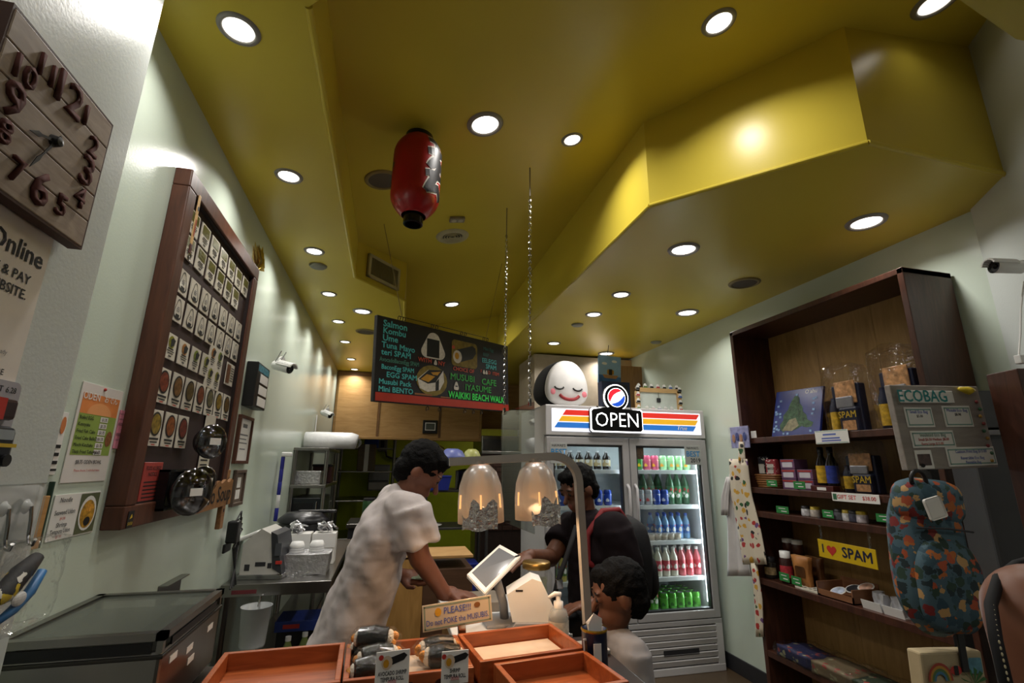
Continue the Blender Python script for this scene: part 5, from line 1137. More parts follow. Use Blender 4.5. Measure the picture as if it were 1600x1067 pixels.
# ---- on top of the fridge
pc = pt(880, 600, Y=3.84); zb = FT
hh = pt(880, 566, Y=3.84).z-zb
t = thing('rice_ball_cushion', 'large white and black rice ball cushion with sleepy smiling face on the fridge', 'cushion', (pc.x-.01, 3.86, zb+hh*.5), (0, rad(2), rad(6)))
def puff(w_, h_, y0, y1, edge):
    bm = newbm(); n_ = 36; rings = []
    def se(v, e): return math.copysign(abs(v)**e, v)
    o_ = [(w_/2*se(math.cos(a), .8)*(1-.24*math.sin(a)), h_/2*se(math.sin(a), .88)) for a in [2*PI*k/n_ for k in range(n_)]]
    for k in range(9):
        f = k/8; yy = y0+(y1-y0)*f; s_ = 1-edge*(abs(2*f-1)**3.2)
        rings.append([bm.verts.new((x*s_, yy, z*s_)) for x, z in o_])
    for a, b in zip(rings, rings[1:]):
        for i in range(n_): bm.faces.new((a[i], a[(i+1) % n_], b[(i+1) % n_], b[i]))
    bm.faces.new(rings[0]); bm.faces.new(rings[-1][::-1]); bmesh.ops.recalc_face_normals(bm, faces=bm.faces[:]); return bm
CWD = .40
ob('black_back', puff(CWD, hh*1.02, -.10, .16, .06), mat('plush_black', '0F0F12', rough=.8), t, smooth=True); ob('white_front', puff(CWD*.95, hh*.97, -.135, -.05, .10), mat('plush_white', 'DAD8D6', rough=.8), t, smooth=True)
yf = -.137
def stroke2(pts, w_): 
    return tube([(x, yf, z) for x, z in pts], w_, 8)
for s_ in (-1, 1): ob('closed_eye', stroke2([(s_*.085+.045*math.cos(a), -.03+.03*math.sin(a)) for a in [rad(200+k*14) for k in range(11)]], .0065), INK, t)
ob('smile', stroke2([(.01+.095*math.cos(a), -.085+.055*math.sin(a)) for a in [rad(200+k*14) for k in range(11)]], .013), mat('smile_red', '8E2226', rough=.6), t)
for s_ in (-1, 1): ob('cheek', ball(newbm(), (s_*.145+.005, yf+.006, -.085), (.027, .008, .03), 14, 8), mat('cheek_pink', 'D97C86', rough=.8), t, smooth=True)
# canvas painting and boxes behind
p = pt(952, 578, Y=4.45); t = thing('canvas_painting', 'small sky blue canvas painting of a musubi boat above the fridge', 'painting', p, (0, rad(3), 0))
ob('canvas', rbox(-.125, .125, -.012, .012, -.145, .145, .003), mat('canvas_sky', '8FB4D6', rough=.7), t); ob('sea', flat([(-.124, -.144), (.124, -.144), (.124, -.07), (-.124, -.06)], -.0128), mat('canvas_sea', '4A78B4', rough=.7, var=.2), t)
ob('boat', flat([(-.06, -.09), (.07, -.09), (.095, -.055), (-.08, -.055)], -.0134), mat('boat_tan', 'B98A5A', rough=.7), t); ob('sandwich', flat(rrect(-.03, .045, -.05, .0, .012), -.0134), EGGY, t); ob('seaweed_band', flat(rrect(-.012, .026, -.055, .005, .002), -.014), INK, t)
for a_ in ((-.06, .06), (.05, .09)): ob('cloud', flat(ell(a_[0], a_[1], .03, .014, 12), -.013), PAPER, t)
ob('hanger', tube([(-.02, .005, .14), (-.01, .0, H-p.z)], .003, 6), DARK, t)
t = thing('storage_carton', 'dark blue carton and black box behind the open sign on the fridge', 'box', (2.14, 4.30, FT)); ob('carton', rbox(-.17, .13, -.05, .05, 0, .33, .004), mat('carton_navy', '16233F', rough=.4), t); ob('black_box', rbox(.0, .10, -.058, -.05, 0, .30, .003), BLACK, t); ob('wood_base', rbox(-.2, .16, -.06, .06, 0, .012, .002), PLY, t)
t = thing('plywood_board', 'brown plywood panel standing behind the fridge by the right wall', 'board', (2.49, 4.72, 0)); ob('panel', rbox(-.17, .18, -.012, .012, 0, 2.575, .003), wood('panel_brown', '8A6236', 'A07844', 4, (6, 1, 1)), t); ob('foot', rbox(-.17, .18, -.02, .03, 0, .03, .003), PLY, t)
# mini figure frame
c0 = pt(1030, 640, Y=3.95); t = thing('figure_frame', 'small wooden frame decorated with tiny rice ball figures on the fridge top', 'frame', (c0.x, 3.95, FT))
wf = (pt(1066, 640, Y=3.95)-pt(994, 640, Y=3.95)).x/2; hf = pt(1030, 607, Y=3.95).z-FT
FRM = wood('frame_tan', 'C09A62', 'D0AE7C', 8)
ob('post', rbox(-wf, -wf+.045, -.012, .012, 0, hf, .003), FRM, t); ob('post', rbox(wf-.045, wf, -.012, .012, 0, hf, .003), FRM, t); ob('beam', rbox(-wf, wf, -.012, .012, hf-.04, hf, .003), FRM, t); ob('back_sheet', bx(-wf+.03, wf-.03, .006, .01, 0, hf-.02), mat('sheet_mint', 'C9D2CC', rough=.4), t)
def mini(x, z, c_, y=-.016):
    f = ob('figure', prism(onigiri(x, z, .036, .042, 4), y-.008, y+.008), WHITE, t); ob('figure_band', prism([(x-.018, z-.02), (x+.018, z-.02), (x+.016, z-.002), (x-.016, z-.002)], y-.0095, y+.0095), mat('fig_'+c_, c_, rough=.5), f)
cs_ = ('1B1B1B', '5A7A3A', '1B1B1B', 'B04A4A', '1B1B1B', '4A6AA8', '1B1B1B')
for i in range(7): mini(-wf+.04+i*(2*wf-.08)/6, hf+.018, cs_[i], 0)
for i in range(4): mini(-wf+.02, .05+i*.06, cs_[(i+1) % 7]); mini(wf-.022, .05+i*.06, cs_[(i+3) % 7])
for i in range(5): mini(-wf+.11+i*(2*wf-.22)/4, .045, cs_[(i*2+1) % 7], -.004)
ob('emblem', rbox(-.02, .02, -.008, .0, hf-.13, hf-.09, .005), DARK, t); ob('emblem_wire', tube([(0, -.004, hf-.09), (0, -.004, hf-.04)], .002, 6), DARK, t)
# ================================================================ wooden shelf on the right
SX0, SX1, SY0, SY1, ST = 2.351, 2.665, 1.625, 2.868, 2.45
sh = thing('display_shelf', 'tall dark wooden display shelf against the right wall', 'shelf', (0, 0, 0))
ob('side', rbox(SX0, SX1, SY0, SY0+.03, 0, ST, .003), DWOOD, sh); ob('side', rbox(SX0, SX1, SY1-.03, SY1, 0, ST, .003), DWOOD, sh); ob('top', rbox(SX0, SX1, SY0, SY1, ST-.03, ST+.001, .003), DWOOD, sh)
for i in range(3):
    w3 = (SY1-SY0-.06)/3; ob('back_board', bx(SX1-.012, SX1-.002, SY0+.03+i*w3, SY0+.03+(i+1)*w3-.002, .02, ST-.03), wood('back_ply', '967444', 'AE8A56', 4, (1, 6, 1)), sh)
SZ = {'A': 1.692, 'B': 1.375, 'C': 1.228, 'D': .822, 'E': .415}
for k, z in SZ.items(): ob('shelf_board', rbox(SX0+(.002 if k != 'A' else 0), SX1-.012, SY0+.03, SY1-.03, z-.035, z, .002), DWOOD, sh)
RR = (0, 0, -PI/2)      # right wall things: local x runs towards the camera, front faces -X
def on(px, py, X): return pt(px, py, X=X)
# island book
p = on(1242, 676, 2.47); t = thing('island_book', 'dark blue picture book of an island leaning on the top shelf', 'book', (2.46, p.y, SZ['A']), (rad(-14), rad(2), -PI/2))
bw = .185; bh = .31
ob('cover', rbox(-bw, bw, 0, .016, 0, bh, .002), mat('book_blue', '1E2F78', rough=.25, var=.2, scale=10), t)
isl = [(-.125, .075), (-.10, .11), (-.105, .14), (-.07, .175), (-.055, .22), (-.025, .265), (-.005, .27), (.015, .25), (.02, .215), (.045, .19), (.05, .16), (.08, .135), (.09, .105), (.135, .085), (.125, .06), (.09, .055), (.05, .065), (.01, .045), (-.03, .035), (-.06, .045), (-.09, .03), (-.115, .045)]
ob('island', flat(isl, -.0008), mat('island_green', '3E5A40', rough=.5, var=.7, scale=30, bump=.6, bscale=60), t); ob('island_plain', flat([(-.1, .04), (-.05, .11), (0, .12), (.03, .07), (-.02, .035)], -.0014), mat('island_tan', '8A8468', rough=.5, var=.5, scale=40), t)
text("O'ahu", .038, PAPER, t, .10, .285, -.001, .01)
for k in range(22):
    x = random.uniform(-.17, .17); z = random.uniform(.015, .29)
    if -.09 < x < .1 and .03 < z < .24: x = math.copysign(random.uniform(.12, .17), x)
    if z > .25 and x > 0: continue
    ob('thumbnail', flat([(x-.009, z-.007), (x+.009, z-.007), (x+.009, z+.007), (x-.009, z+.007)], -.0022), mat('thumb', '7FA0C8', rough=.4, var=.4, scale=50), t)
tag(ob('price_tag', rbox(-.025, .025, -.002, 0, 0, .05, .001, 1), PAPER, None, (2.40, on(1178, 680, 2.40).y, SZ['A']), RR), 'small blank white tag beside the island book', 'tag')
NAVY = mat('bag_navy', '1A2036', rough=.4, var=.2); SPY = mat('print_yellow', 'C7A62C', rough=.45, var=0); PHOTO = mat('rice_photo', 'B88A5E', rough=.4, var=.5, scale=40)
def gift_bag(label, Y, Z, w_, h_, full):
    t = thing('gift_bag', label, 'gift bag', (2.47, Y, Z), RR)
    ob('can', rbox(-.03, w_*.8, -.05, .03, 0, h_*.35, .012), NAVY, t); text('SPAM', .05, SPY, t, w_*.25, h_*.24, -.052, .015, sx=.9, sz=1); ob('can_photo', flat(rrect(-.01, w_*.7, .01, h_*.16, .004), -.052), PHOTO, t)
    ob('bottle', lathe([(.0001, 0), (.026, 0), (.026, h_*.36), (.014, h_*.45), (.014, h_*.5)], 16), NAVY, t, (-w_*.72, -.02, 0), smooth=True); ob('bottle_label', lathe([(.0265, .02), (.0265, h_*.3)], 16), mat('label_yellow', 'C7A02C', rough=.4, var=.4, scale=40), t, (-w_*.72, -.02, 0), smooth=True)
    ob('photo_card', rbox(-w_*.5, w_*.75, -.03, -.022, h_*.4, h_*.72, .003), PHOTO, t); ob('tin_panel', rbox(-.04, w_*.6, -.046, -.03, h_*.34, h_*.5, .006), mat('tin_grey', '9A9AA0', rough=.3, metal=.5, var=.2), t); ob('navy_pack', rbox(-w_*.8, w_*.9, -.02, .03, 0, h_*.68, .008), NAVY, t)
    ob('film', crumple(subd(prism([(-w_, -.0), (w_, 0), (w_, h_*.75), (w_*.9, h_*.95), (0, h_*1.0), (-w_*.9, h_*.92), (-w_, h_*.7)], -.066, .05), 4), .008, 25, Y), CLEAR, t, smooth=True)
    return t
gift_bag('clear wrapped gift bag with yellow and navy packs beside the island book', on(1328, 670, 2.45).y, SZ['A'], .10, .39, 1); gift_bag('tall clear wrapped gift bag at the right end of the top shelf', on(1412, 665, 2.45).y, SZ['A'], .10, .43, 1); gift_bag('clear wrapped gift set on the second shelf behind the price strip', on(1346, 775, 2.43).y, SZ['B'], .10, .285, 1)
def label_card(label, px0, px1, py0, py1, X, m_=PAPER, rows=(), green=False):
    a = on((px0+px1)/2, (py0+py1)/2, X); w_ = abs(on(px1, (py0+py1)/2, X).y-on(px0, (py0+py1)/2, X).y)/2; h_ = abs(on((px0+px1)/2, py1, X).z-on((px0+px1)/2, py0, X).z)/2
    t = thing('shelf_label', label, 'label', a, RR); ob('card', rbox(-w_, w_, -.001, .001, -h_, h_, .0005, 1), m_, t)
    ob('holder', rbox(-w_*.3, w_*.3, .001, .004, -h_, h_*.5, .001, 1), ACRYL, t)
    return t, w_, h_
t, w_, h_ = label_card('white printed price card hung from the edge of the top shelf', 1273, 1325, 672, 693, 2.343)
ob('border', bars([(-w_*.95, w_*.95, h_*.85, h_*.08), (-w_*.95, w_*.95, -h_*.9, h_*.08)], y=-.0016), mat('border_teal', '6A9C8C', rough=.5), t); ob('print', bars([(-w_*.5, w_*.3, h_*.25, h_*.25), (-w_*.6, w_*.5, -h_*.3, h_*.22), (-w_*.6, w_*.55, -h_*.65, h_*.2)], y=-.0016), BLUEP, t)
t, w_, h_ = label_card('long white gift set price strip on the second shelf edge', 1299, 1372, 771, 785, 2.343)
text('GIFT SET', h_*1.3, RED, t, -w_*.35, 0, -.0016, .015); text('$38.00', h_*1.2, RED, t, w_*.6, 0, -.0016, .015); ob('mark', flat(rrect(-w_*.95, -w_*.78, -h_*.7, h_*.7, .001), -.0016), mat('mark_green', '3A6A4A', rough=.5), t)
GRN = mat('green_card', '2E8040', rough=.5, var=.1)
for i, (a, b, c_, d_, z_) in enumerate(((1198, 1214, 750, 760, 'in front of the woven basket'), (1240, 1258, 752, 764, 'in front of the stacked snack boxes'), (1213, 1232, 791, 802, 'at the left of the third shelf'), (1285, 1302, 797, 809, 'in the middle of the third shelf'), (1369, 1395, 803, 816, 'at the right of the third shelf'), (1218, 1233, 895, 908, 'under the sauce bottle'), (1237, 1252, 901, 914, 'under the brown pouch'))):
    t, w_, h_ = label_card('small green handwritten price card '+z_, a, b, c_, d_, 2.37, GRN); ob('print', bars([(-w_*.6, w_*.5, h_*.3, h_*.18), (-w_*.2, w_*.7, -h_*.5, h_*.25)], y=-.0016), PAPER, t)
# second shelf goods
p = on(1208, 762, 2.44); t = thing('woven_basket', 'small woven basket of black and red printed pouches on the second shelf', 'basket', (2.45, p.y, SZ['B']), RR)
bkt = newbm()
for k in range(6): tube([(x*(1+k*.03), y*(1+k*.03), .008+k*.014) for x, y in rrect(-.085, .085, -.055, .055, .02)], .0075, 6, bkt, True)
ob('weave', bkt, wood('wicker', '7A4E26', '94653A', 12), t); ob('base', bx(-.08, .08, -.05, .05, .0, .01), MATS['wicker'], t)
for i, (x, c_) in enumerate(((-.045, '20202A'), (.03, '8E2A34'))): 
    pk = ob('pouch', rbox(x-.045, x+.045, -.03+i*-.01, .0, .03, .2-i*.02, .01), printed('pouch_'+c_, c_, ['E8E4DC', c_, c_, 'E8E4DC'], 60, .3), t); ob('pouch_label', flat(rrect(x-.025, x+.025, .09, .15, .003), -.0415), mat('label_grey', 'B9B4AC', rough=.5), pk)
text('BRITE', .018, INK, t, .03, .12, -.0425, .01)
for r_ in range(3):
    for i in range(2):
        if r_ == 2 and i == 1: continue
        p = on(1243+i*26, 762, 2.45); t = thing('snack_box', f'purple and white snack carton, {["bottom", "middle", "top"][r_]} of the {["left", "right"][i]} stack on the second shelf', 'box', (2.46, p.y, SZ['B']+r_*.06), RR)
        ob('carton', rbox(-.055, .055, -.05, .05, 0, .058, .002), mat('snack_purple', '6A4A6A', rough=.4, var=.2), t); ob('print', flat(rrect(-.04, .04, .01, .04, .004), -.051), mat('snack_white', 'C9C4CC', rough=.4), t); ob('print_band', flat(rrect(-.05, .05, .044, .053, .002), -.051), mat('snack_red', 'A83A34', rough=.4), t)
for i, (px, c_, lb) in enumerate(((1287, 'C7A02C', 'dark sauce bottle with yellow label on a red stand, left of the pair'), (1302, '2A3A8C', 'dark sauce bottle with blue label on a red stand, right of the pair'))):
    p = on(px, 760, 2.43); t = thing('sauce_bottle', lb, 'bottle', (2.44, p.y, SZ['B']+.03), RR)
    ob('glass', lathe([(.0001, 0), (.03, 0), (.032, .01), (.032, .12), (.014, .165), (.014, .185)], 18), mat('bottle_dark', '14100F', rough=.12), t, smooth=True); ob('label', lathe([(.0325, .015), (.0325, .11)], 18), mat('lbl_'+c_, c_, rough=.4, var=.4, scale=40), t, smooth=True); ob('cap', lathe([(.016, .18), (.016, .215), (.0001, .216)], 14), BLACK, t, smooth=True)
p = on(1293, 765, 2.43); tag(ob('red_stand', rbox(-.075, .075, -.05, .05, 0, .03, .003), mat('stand_red', '4A1A16', rough=.5), None, (2.44, p.y, SZ['B']), RR), 'low dark red stand under the two sauce bottles', 'stand'); ob('tag', flat(rrect(-.03, .03, .006, .022, .001), -.0505), PAPER, bpy.data.objects['red_stand'])
# third shelf jars
for i, (px, c_, lb) in enumerate(((1262, 'C9C9CC', 'white and black panda tin, leftmost on the third shelf'), (1276, 'B9B0A8', 'small jar with yellow lid next to the panda tin'), (1313, '5A5A60', 'dim grey jar behind the middle green card'), (1326, 'C9C9CC', 'white jar right of the middle green card'), (1336, '4A4A5A', 'dark striped jar between two pale jars'), (1348, 'C4BCC0', 'pale jar with yellow lid at the right of the third shelf'))):
    p = on(px, 812, 2.41); t = thing('small_jar', lb, 'jar', (2.41, p.y, SZ['C']), RR); ob('glass', lathe([(.0001, 0), (.024, 0), (.027, .006), (.027, .038), (.023, .046)], 16), mat('jar_'+c_, c_, rough=.3, var=.4, scale=60), t, smooth=True); ob('lid', lathe([(.025, .042), (.025, .058), (.0001, .059)], 16), mat('jar_lid_'+('y' if i in (1, 3, 5) else 'd'), 'B9A02E' if i in (1, 3, 5) else '2A2A2E', rough=.4), t, smooth=True)
# fourth shelf
for i, (px, py, h_, c_, lab_, lb) in enumerate(((1231, 906, .165, '3A2220', 'B83A44', 'dark sauce bottle with white cap and red label on the fourth shelf'), (1205, 900, .11, '2E2A26', 'B9A47A', 'short jar with pale label at the left end of the fourth shelf'))):
    p = on(px, py, 2.43); t = thing('condiment_bottle', lb, 'bottle', (2.43, p.y, SZ['D']), RR); ob('glass', lathe([(.0001, 0), (.035, 0), (.036, .01), (.036, h_*.8), (.026, h_*.9)], 18), mat('glass_'+c_, c_, rough=.15), t, smooth=True); ob('label', lathe([(.0365, h_*.2), (.0365, h_*.6)], 18), mat('cl_'+lab_, lab_, rough=.4, var=.4, scale=50), t, smooth=True); ob('cap', lathe([(.03, h_*.86), (.03, h_+.015), (.0001, h_+.016)], 16), WHITE if i == 0 else DARK, t, smooth=True)
for i in range(4):
    p = on(1232+(i % 2)*16, 870-(i//2)*14, 2.56); z_ = SZ['D']
    t = thing('spice_jar', f'red brown spice jar with white lid, {["lower left", "lower right", "upper left", "upper right"][i]} of the group on fourth shelf', 'jar', (2.54, on(1236, 890, 2.54).y-.075*(i % 2), SZ['D']+(.12 if i > 1 else 0)), RR); ob('glass', lathe([(.0001, 0), (.034, 0), (.034, .09), (.028, .1)], 16), mat('spice', '4A2A22', rough=.2, var=.3), t, smooth=True); ob('lid', lathe([(.032, .095), (.032, .119), (.0001, .12)], 16), WHITE, t, smooth=True)
for i, (px, sc_, X_, c_, lb) in enumerate(((1258, 1.0, 2.44, 'A8703C', 'brown stand-up pouch with clear window on the fourth shelf'), (1277, .95, 2.53, '6E4628', 'second brown pouch behind the first, half hidden'))):
    p = on(px, 908, X_); t = thing('snack_pouch', lb, 'pouch', (X_, p.y, SZ['D']), RR); t.scale = (sc_,)*3
    ob('pouch', crumple(subd(prism([(-.055, 0), (.055, 0), (.05, .08), (.06, .17), (-.06, .17), (-.05, .08)], -.022, .012), 3), .004, 30, i), mat('pouch_'+c_, c_, rough=.45, var=.15), t, smooth=True); ob('window', flat(rrect(-.035, .035, .06, .115, .008), -.0275), mat('pouch_window', '5A3A22', rough=.2, var=.4), t); ob('seal', bx(-.058, .058, -.012, .004, .155, .172), mat('seal_tan', 'B98A5A', rough=.5), t)
a = on(1279, 857, 2.36); b = on(1370, 875, 2.36); t = thing('spam_banner', 'curled yellow I love SPAM sign sheet hung below the third shelf', 'sign', (2.36, (a.y+b.y)/2, (on(1279, 857, 2.36).z+on(1370, 873, 2.36).z)/2), (0, rad(1), -PI/2))
bl = abs(a.y-b.y)/2; bhh = abs(on(1325, 851, 2.36).z-on(1325, 880, 2.36).z)/2
ob('sheet', rbox(-bl, bl, 0, .004, -bhh, bhh, .001, 1), mat('banner_yellow', 'C9A81E', rough=.3, var=.05), t)
text('I', bhh*1.3, mat('navy_print', '1E2038', rough=.5, var=0), t, -bl*.82, .0, -.001, .02)
hrt = [(16*math.sin(a)**3, 13*math.cos(a)-5*math.cos(2*a)-2*math.cos(3*a)-math.cos(4*a)) for a in [2*PI*k/28 for k in range(28)]]
ob('heart', flat([(-bl*.5+x*bhh*.04, z*bhh*.04) for x, z in hrt], -.001), RED, t); text('SPAM', bhh*1.55, MATS['navy_print'], t, bl*.38, -.0, -.001, .025); ob('hang_tab', rbox(-bl*.9, -bl*.8, .0, .003, bhh, bhh+.12, .001, 1), CLEAR, t); ob('hang_tab', rbox(bl*.8, bl*.9, .0, .003, bhh, bhh+.12, .001, 1), CLEAR, t)
p = on(1274, 928, 2.42); t = thing('sticker_sheet', 'flat white card dotted with black stickers on the fourth shelf', 'card', (2.42, p.y, SZ['D'])); ob('sheet', rbox(-.05, .05, -.09, .09, 0, .012, .002), mat('card_cream', 'C9C4B4', rough=.4), t)
for i in range(5):
    for j in range(3): ob('sticker', lathe([(.0001, .0125), (.009, .0125)], 10), INK, t, (-.03+j*.03, -.07+i*.035, 0))
p = on(1330, 930, 2.48); t = thing('sticker_box', 'open brown cardboard tray of round stickers on the fourth shelf', 'box', (2.46, p.y, SZ['D'])); CB = wood('cardboard', '7A5034', '8E6244', 3)
ob('base', bx(-.09, .09, -.11, .11, 0, .006), CB, t)
for q in ((-.09, -.084, -.11, .11, .035), (.084, .09, -.11, .11, .09), (-.09, .09, .104, .11, .07), (-.09, .09, -.11, -.104, .07)): ob('wall', bx(q[0], q[1], q[2], q[3], .0, q[4]), CB, t)
for i, (x, y, c_) in enumerate(((-.02, .04, 'B9C4D8'), (.03, -.01, '2A2A2E'), (.05, -.07, 'C9A08A'))): s_ = ob('round_sticker', lathe([(.0001, .0), (.04, .0), (.04, .002), (.0001, .002)], 20), PAPER, t, (x, y, .03+.02*i), (0, rad(-25), 0)); ob('sticker_face', lathe([(.0001, .003), (.033, .003)], 20), mat('stf_'+c_, c_, rough=.4, var=.4, scale=30), s_)
p = on(1388, 950, 2.42); t = thing('foam_tray', 'white compartment tray of clear bagged cups on the fourth shelf', 'tray', (2.43, p.y, SZ['D']))
for j in range(2): ob('compartment', prism([(-.045, 0), (.045, 0), (.055, .04), (.05, .04), (.042, .006), (-.042, .006), (-.05, .04), (-.055, .04)], -.055+j*.11-.05, -.055+j*.11+.05), WHITE, t)
for j in range(4): ob('bagged_cup', crumple(subd(bx(-.018, .018, -.018, .018, .008, .08), 2), .008, 40, j), mat('foil_clear', 'C8C8CC', rough=.15, metal=.5, var=.2), t, (-.02+.03*(j % 2), -.08+j*.045, 0))
# bottom shelf garments in plastic
for i, (px, py, c_, w_, lb) in enumerate(((1262, 1022, '23264A', .12, 'folded navy printed shirt in a clear bag on the bottom shelf'), (1320, 1040, '6E6048', .13, 'folded tan cloth in shiny clear bag in the middle of the bottom shelf'), (1385, 1055, '2E3A2A', .13, 'folded dark green cloth in a clear bag at the right of the bottom shelf'))):
    p = on(px, py, 2.45); t = thing('bagged_garment', lb, 'garment', (2.45, p.y, SZ['E'])); ob('cloth', crumple(subd(bx(-.1, .1, -w_, w_, .005, .06), 4), .012, 15, i*5), printed('cloth_'+c_, c_, ['8A3A34', c_, '8A8A6A', c_], 30, .4), t, smooth=True); ob('film', crumple(subd(bx(-.11, .115, -w_*1.1, w_*1.1, .0, .075), 6), .014, 22, i*9), CLEAR, t, smooth=True)
    if i == 2: ob('size_tag', bx(-.114, -.110, -.05, .03, .0, .045), PAPER, t)
# hanging goods left of the shelf
a = on(1140, 668, 2.33); b = on(1172, 699, 2.33); t = thing('earring_pack', 'clear pack of lilac keyrings clipped at the left edge of the shelf', 'pack', (2.33, (a.y+b.y)/2, (a.z+b.z)/2), RR); w_ = abs(a.y-b.y)/2; h_ = abs(a.z-b.z)/2
ob('card', rbox(-w_, w_, 0, .003, -h_, h_, .001, 1), mat('pack_lilac', '9A9CC8', rough=.25, var=.3, scale=30), t); ob('film', crumple(subd(bx(-w_*1.05, w_*1.05, -.012, .004, -h_*1.03, h_*1.05), 4), .004, 60), CLEAR, t)
for i in range(4): ob('keyring', prism(ell(-w_*.6+i*w_*.4, -h_*.1+.01*(i % 2), w_*.15, h_*.4, 10), -.006, -.001), mat(f'key_{i%2}', ('B98A6A', '3A4A8C')[i % 2], rough=.4), t)
def drape(px_l, px_r, py_t, py_b, X, n_=14, wob=.01, seed=0):
    """hanging cloth between measured left/right edges (lists of px per height)"""
    bm = newbm(); rows_ = []
    for k in range(n_+1):
        f = k/n_; y_ = py_t+(py_b-py_t)*f
        def lerp(L): 
            g = f*(len(L)-1); i_ = min(int(g), len(L)-2); return L[i_]+(L[i_+1]-L[i_])*(g-i_)
        l_, r_ = lerp(px_l), lerp(px_r); row = []
        for j in range(9):
            p = pt(l_+(r_-l_)*j/8, y_, X=X); p.x += wob*math.sin(j*1.7+seed+f*2)*(.3+f); row.append(bm.verts.new(p))
        rows_.append(row)
    for a, b in zip(rows_, rows_[1:]):
        for j in range(8): bm.faces.new((a[j], a[j+1], b[j+1], b[j]))
    r_ = bmesh.ops.extrude_face_region(bm, geom=bm.faces[:]); bmesh.ops.translate(bm, vec=(.006, 0, 0), verts=[v for v in r_['geom'] if isinstance(v, bmesh.types.BMVert)])
    bmesh.ops.recalc_face_normals(bm, faces=bm.faces[:]); return bm
APR = printed('apron_print', 'CFC4B0', ['B03A3A', '2E5A34', '1E1E1E', 'C89A3A', 'A8322E', '6A4A7A'], 22, .36, .8, .03)
t = thing('printed_apron', 'cream apron printed with tiny musubi figures hanging beside the shelf', 'apron', (0, 0, 0)); ob('cloth', drape([1139, 1141, 1150, 1158], [1166, 1172, 1186, 1197], 717, 882, 2.325, wob=.012), APR, t, smooth=True); ob('neck_strap', drape([1154, 1153], [1161, 1164], 690, 722, 2.322, 4, .003), APR, t, smooth=True); ob('tie', drape([1173, 1178, 1180], [1182, 1190, 1192], 880, 995, 2.33, 8, .004), APR, t, smooth=True)
t = thing('white_shirt', 'plain white shirt hanging behind the printed apron', 'shirt', (0, 0, 0)); ob('cloth', drape([1140, 1131, 1136, 1138, 1139], [1150, 1160, 1165, 1170, 1178], 735, 900, 2.40, wob=.015, seed=2), mat('shirt_white', 'C9C5C4', rough=.8), t, smooth=True); ob('sleeve', drape([1134, 1126, 1127], [1141, 1138, 1138], 745, 805, 2.38, 6, .008, 1), MATS['shirt_white'], t, smooth=True)
for nm, lb, Y_, X_ in (('wall_hook', 'small hook holding the printed apron', 2.89, 2.33),):
    t = thing(nm, lb, 'hook', (2.345, 2.862, 1.62)); ob('hook', tube([(0, 0, .03), (-.015, 0, .02), (-.025, 0, 0), (-.02, 0, -.012)], .003, 6), CHROME, t); ob('plate', rbox(.0, .008, -.01, .01, .0, .05, .002), CHROME, t)

# ================================================================ merchandise at right
EY = 1.2
def ptE(px, py): return pt(px, py, Y=EY)
TL, TR, BR_, BL = ptE(1397, 612), ptE(1527, 594), ptE(1560, 742), ptE(1412, 722)
cE = (TL+TR+BR_+BL)/4; wE = ((TR-TL).length+(BR_-BL).length)/4; hE = ((TL-BL).length+(TR-BR_).length)/4
t = thing('ecobag_board', 'grey ecobag price board with laminated price cards at the right', 'board', cE, (0, rad(-2), 0))
ob('board', rbox(-wE, wE, 0, .02, -hE, hE, .003), wood('board_grey', '8A827C', 'A09890', 4, (1, 8, 8), rough=.7), t)
nm_ = ob('name_plate', rbox(-wE*.86, wE*.28, -.012, 0, hE*.56, hE*.86, .002), PAPER, t); text('ECOBAG', hE*.40, mat('teal_paint', '1F8A8A', rough=.5, var=0), nm_, -wE*.42, hE*.71, -.013, .015)
TEALB = mat('border_teal2', '7FA69A', rough=.5)
def pcard(x0, x1, z0, z1, rows, title=None):
    c = ob('price_card', rbox(x0, x1, -.003, 0, z0, z1, .001, 1), PAPER, t)
    b_ = newbm(); q = .006
    for a in ((x0+q, x1-q, z1-q-.004, z1-q), (x0+q, x1-q, z0+q, z0+q+.004), (x0+q, x0+q+.004, z0+q, z1-q), (x1-q-.004, x1-q, z0+q, z1-q)): bars([(a[0], a[1], a[2], a[3]-a[2])], b_, -.0036)
    ob('border', b_, TEALB, c)
    for (s_, x, z, sz, m_) in rows: text(s_, sz, m_, c, x0+(x1-x0)*x, z0+(z1-z0)*z, -.0038, .01)
    return c
e = wE/.2
pcard(-wE*.82, -wE*.22, -hE*.02, hE*.46, [('Small Eco Bag', .5, .76, .014*e, BLUEP), ('$5.00', .5, .55, .012*e, INK)]); pcard(wE*.02, wE*.66, -hE*.02, hE*.5, [('Musubi Eco Bag', .5, .78, .015*e, BLUEP), ('$8.98', .5, .58, .013*e, INK)])
pcard(-wE*.80, wE*.14, -hE*.50, -hE*.1, [('Insulated Eco Bag', .5, .74, .016*e, mat('dim_green', '6A8A7A', rough=.5, var=0)), ('Small $6.50 Medium $8.00', .5, .48, .0125*e, RED), ('Extra Large $13.00', .45, .22, .0125*e, RED)]); pcard(-wE*.12, wE*.98, -hE*.95, -hE*.50, [('Custom Print Bag $15.00', .5, .76, .014*e, BLUEP), ('Reversible Eco Bag', .5, .42, .014*e, BLUEP), ('Reusable Bag', .5, .2, .013*e, BLUEP)])
sc_ = ob('photo_card', rbox(-wE*.8, -wE*.45, -.004, 0, -hE*.98, -hE*.55, .001, 1), PAPER, t); ob('photo', flat(rrect(-wE*.77, -wE*.5, -hE*.9, -hE*.64, .001), -.0046), mat('photo_dark', '4A3430', rough=.3, var=.6, scale=50), sc_)
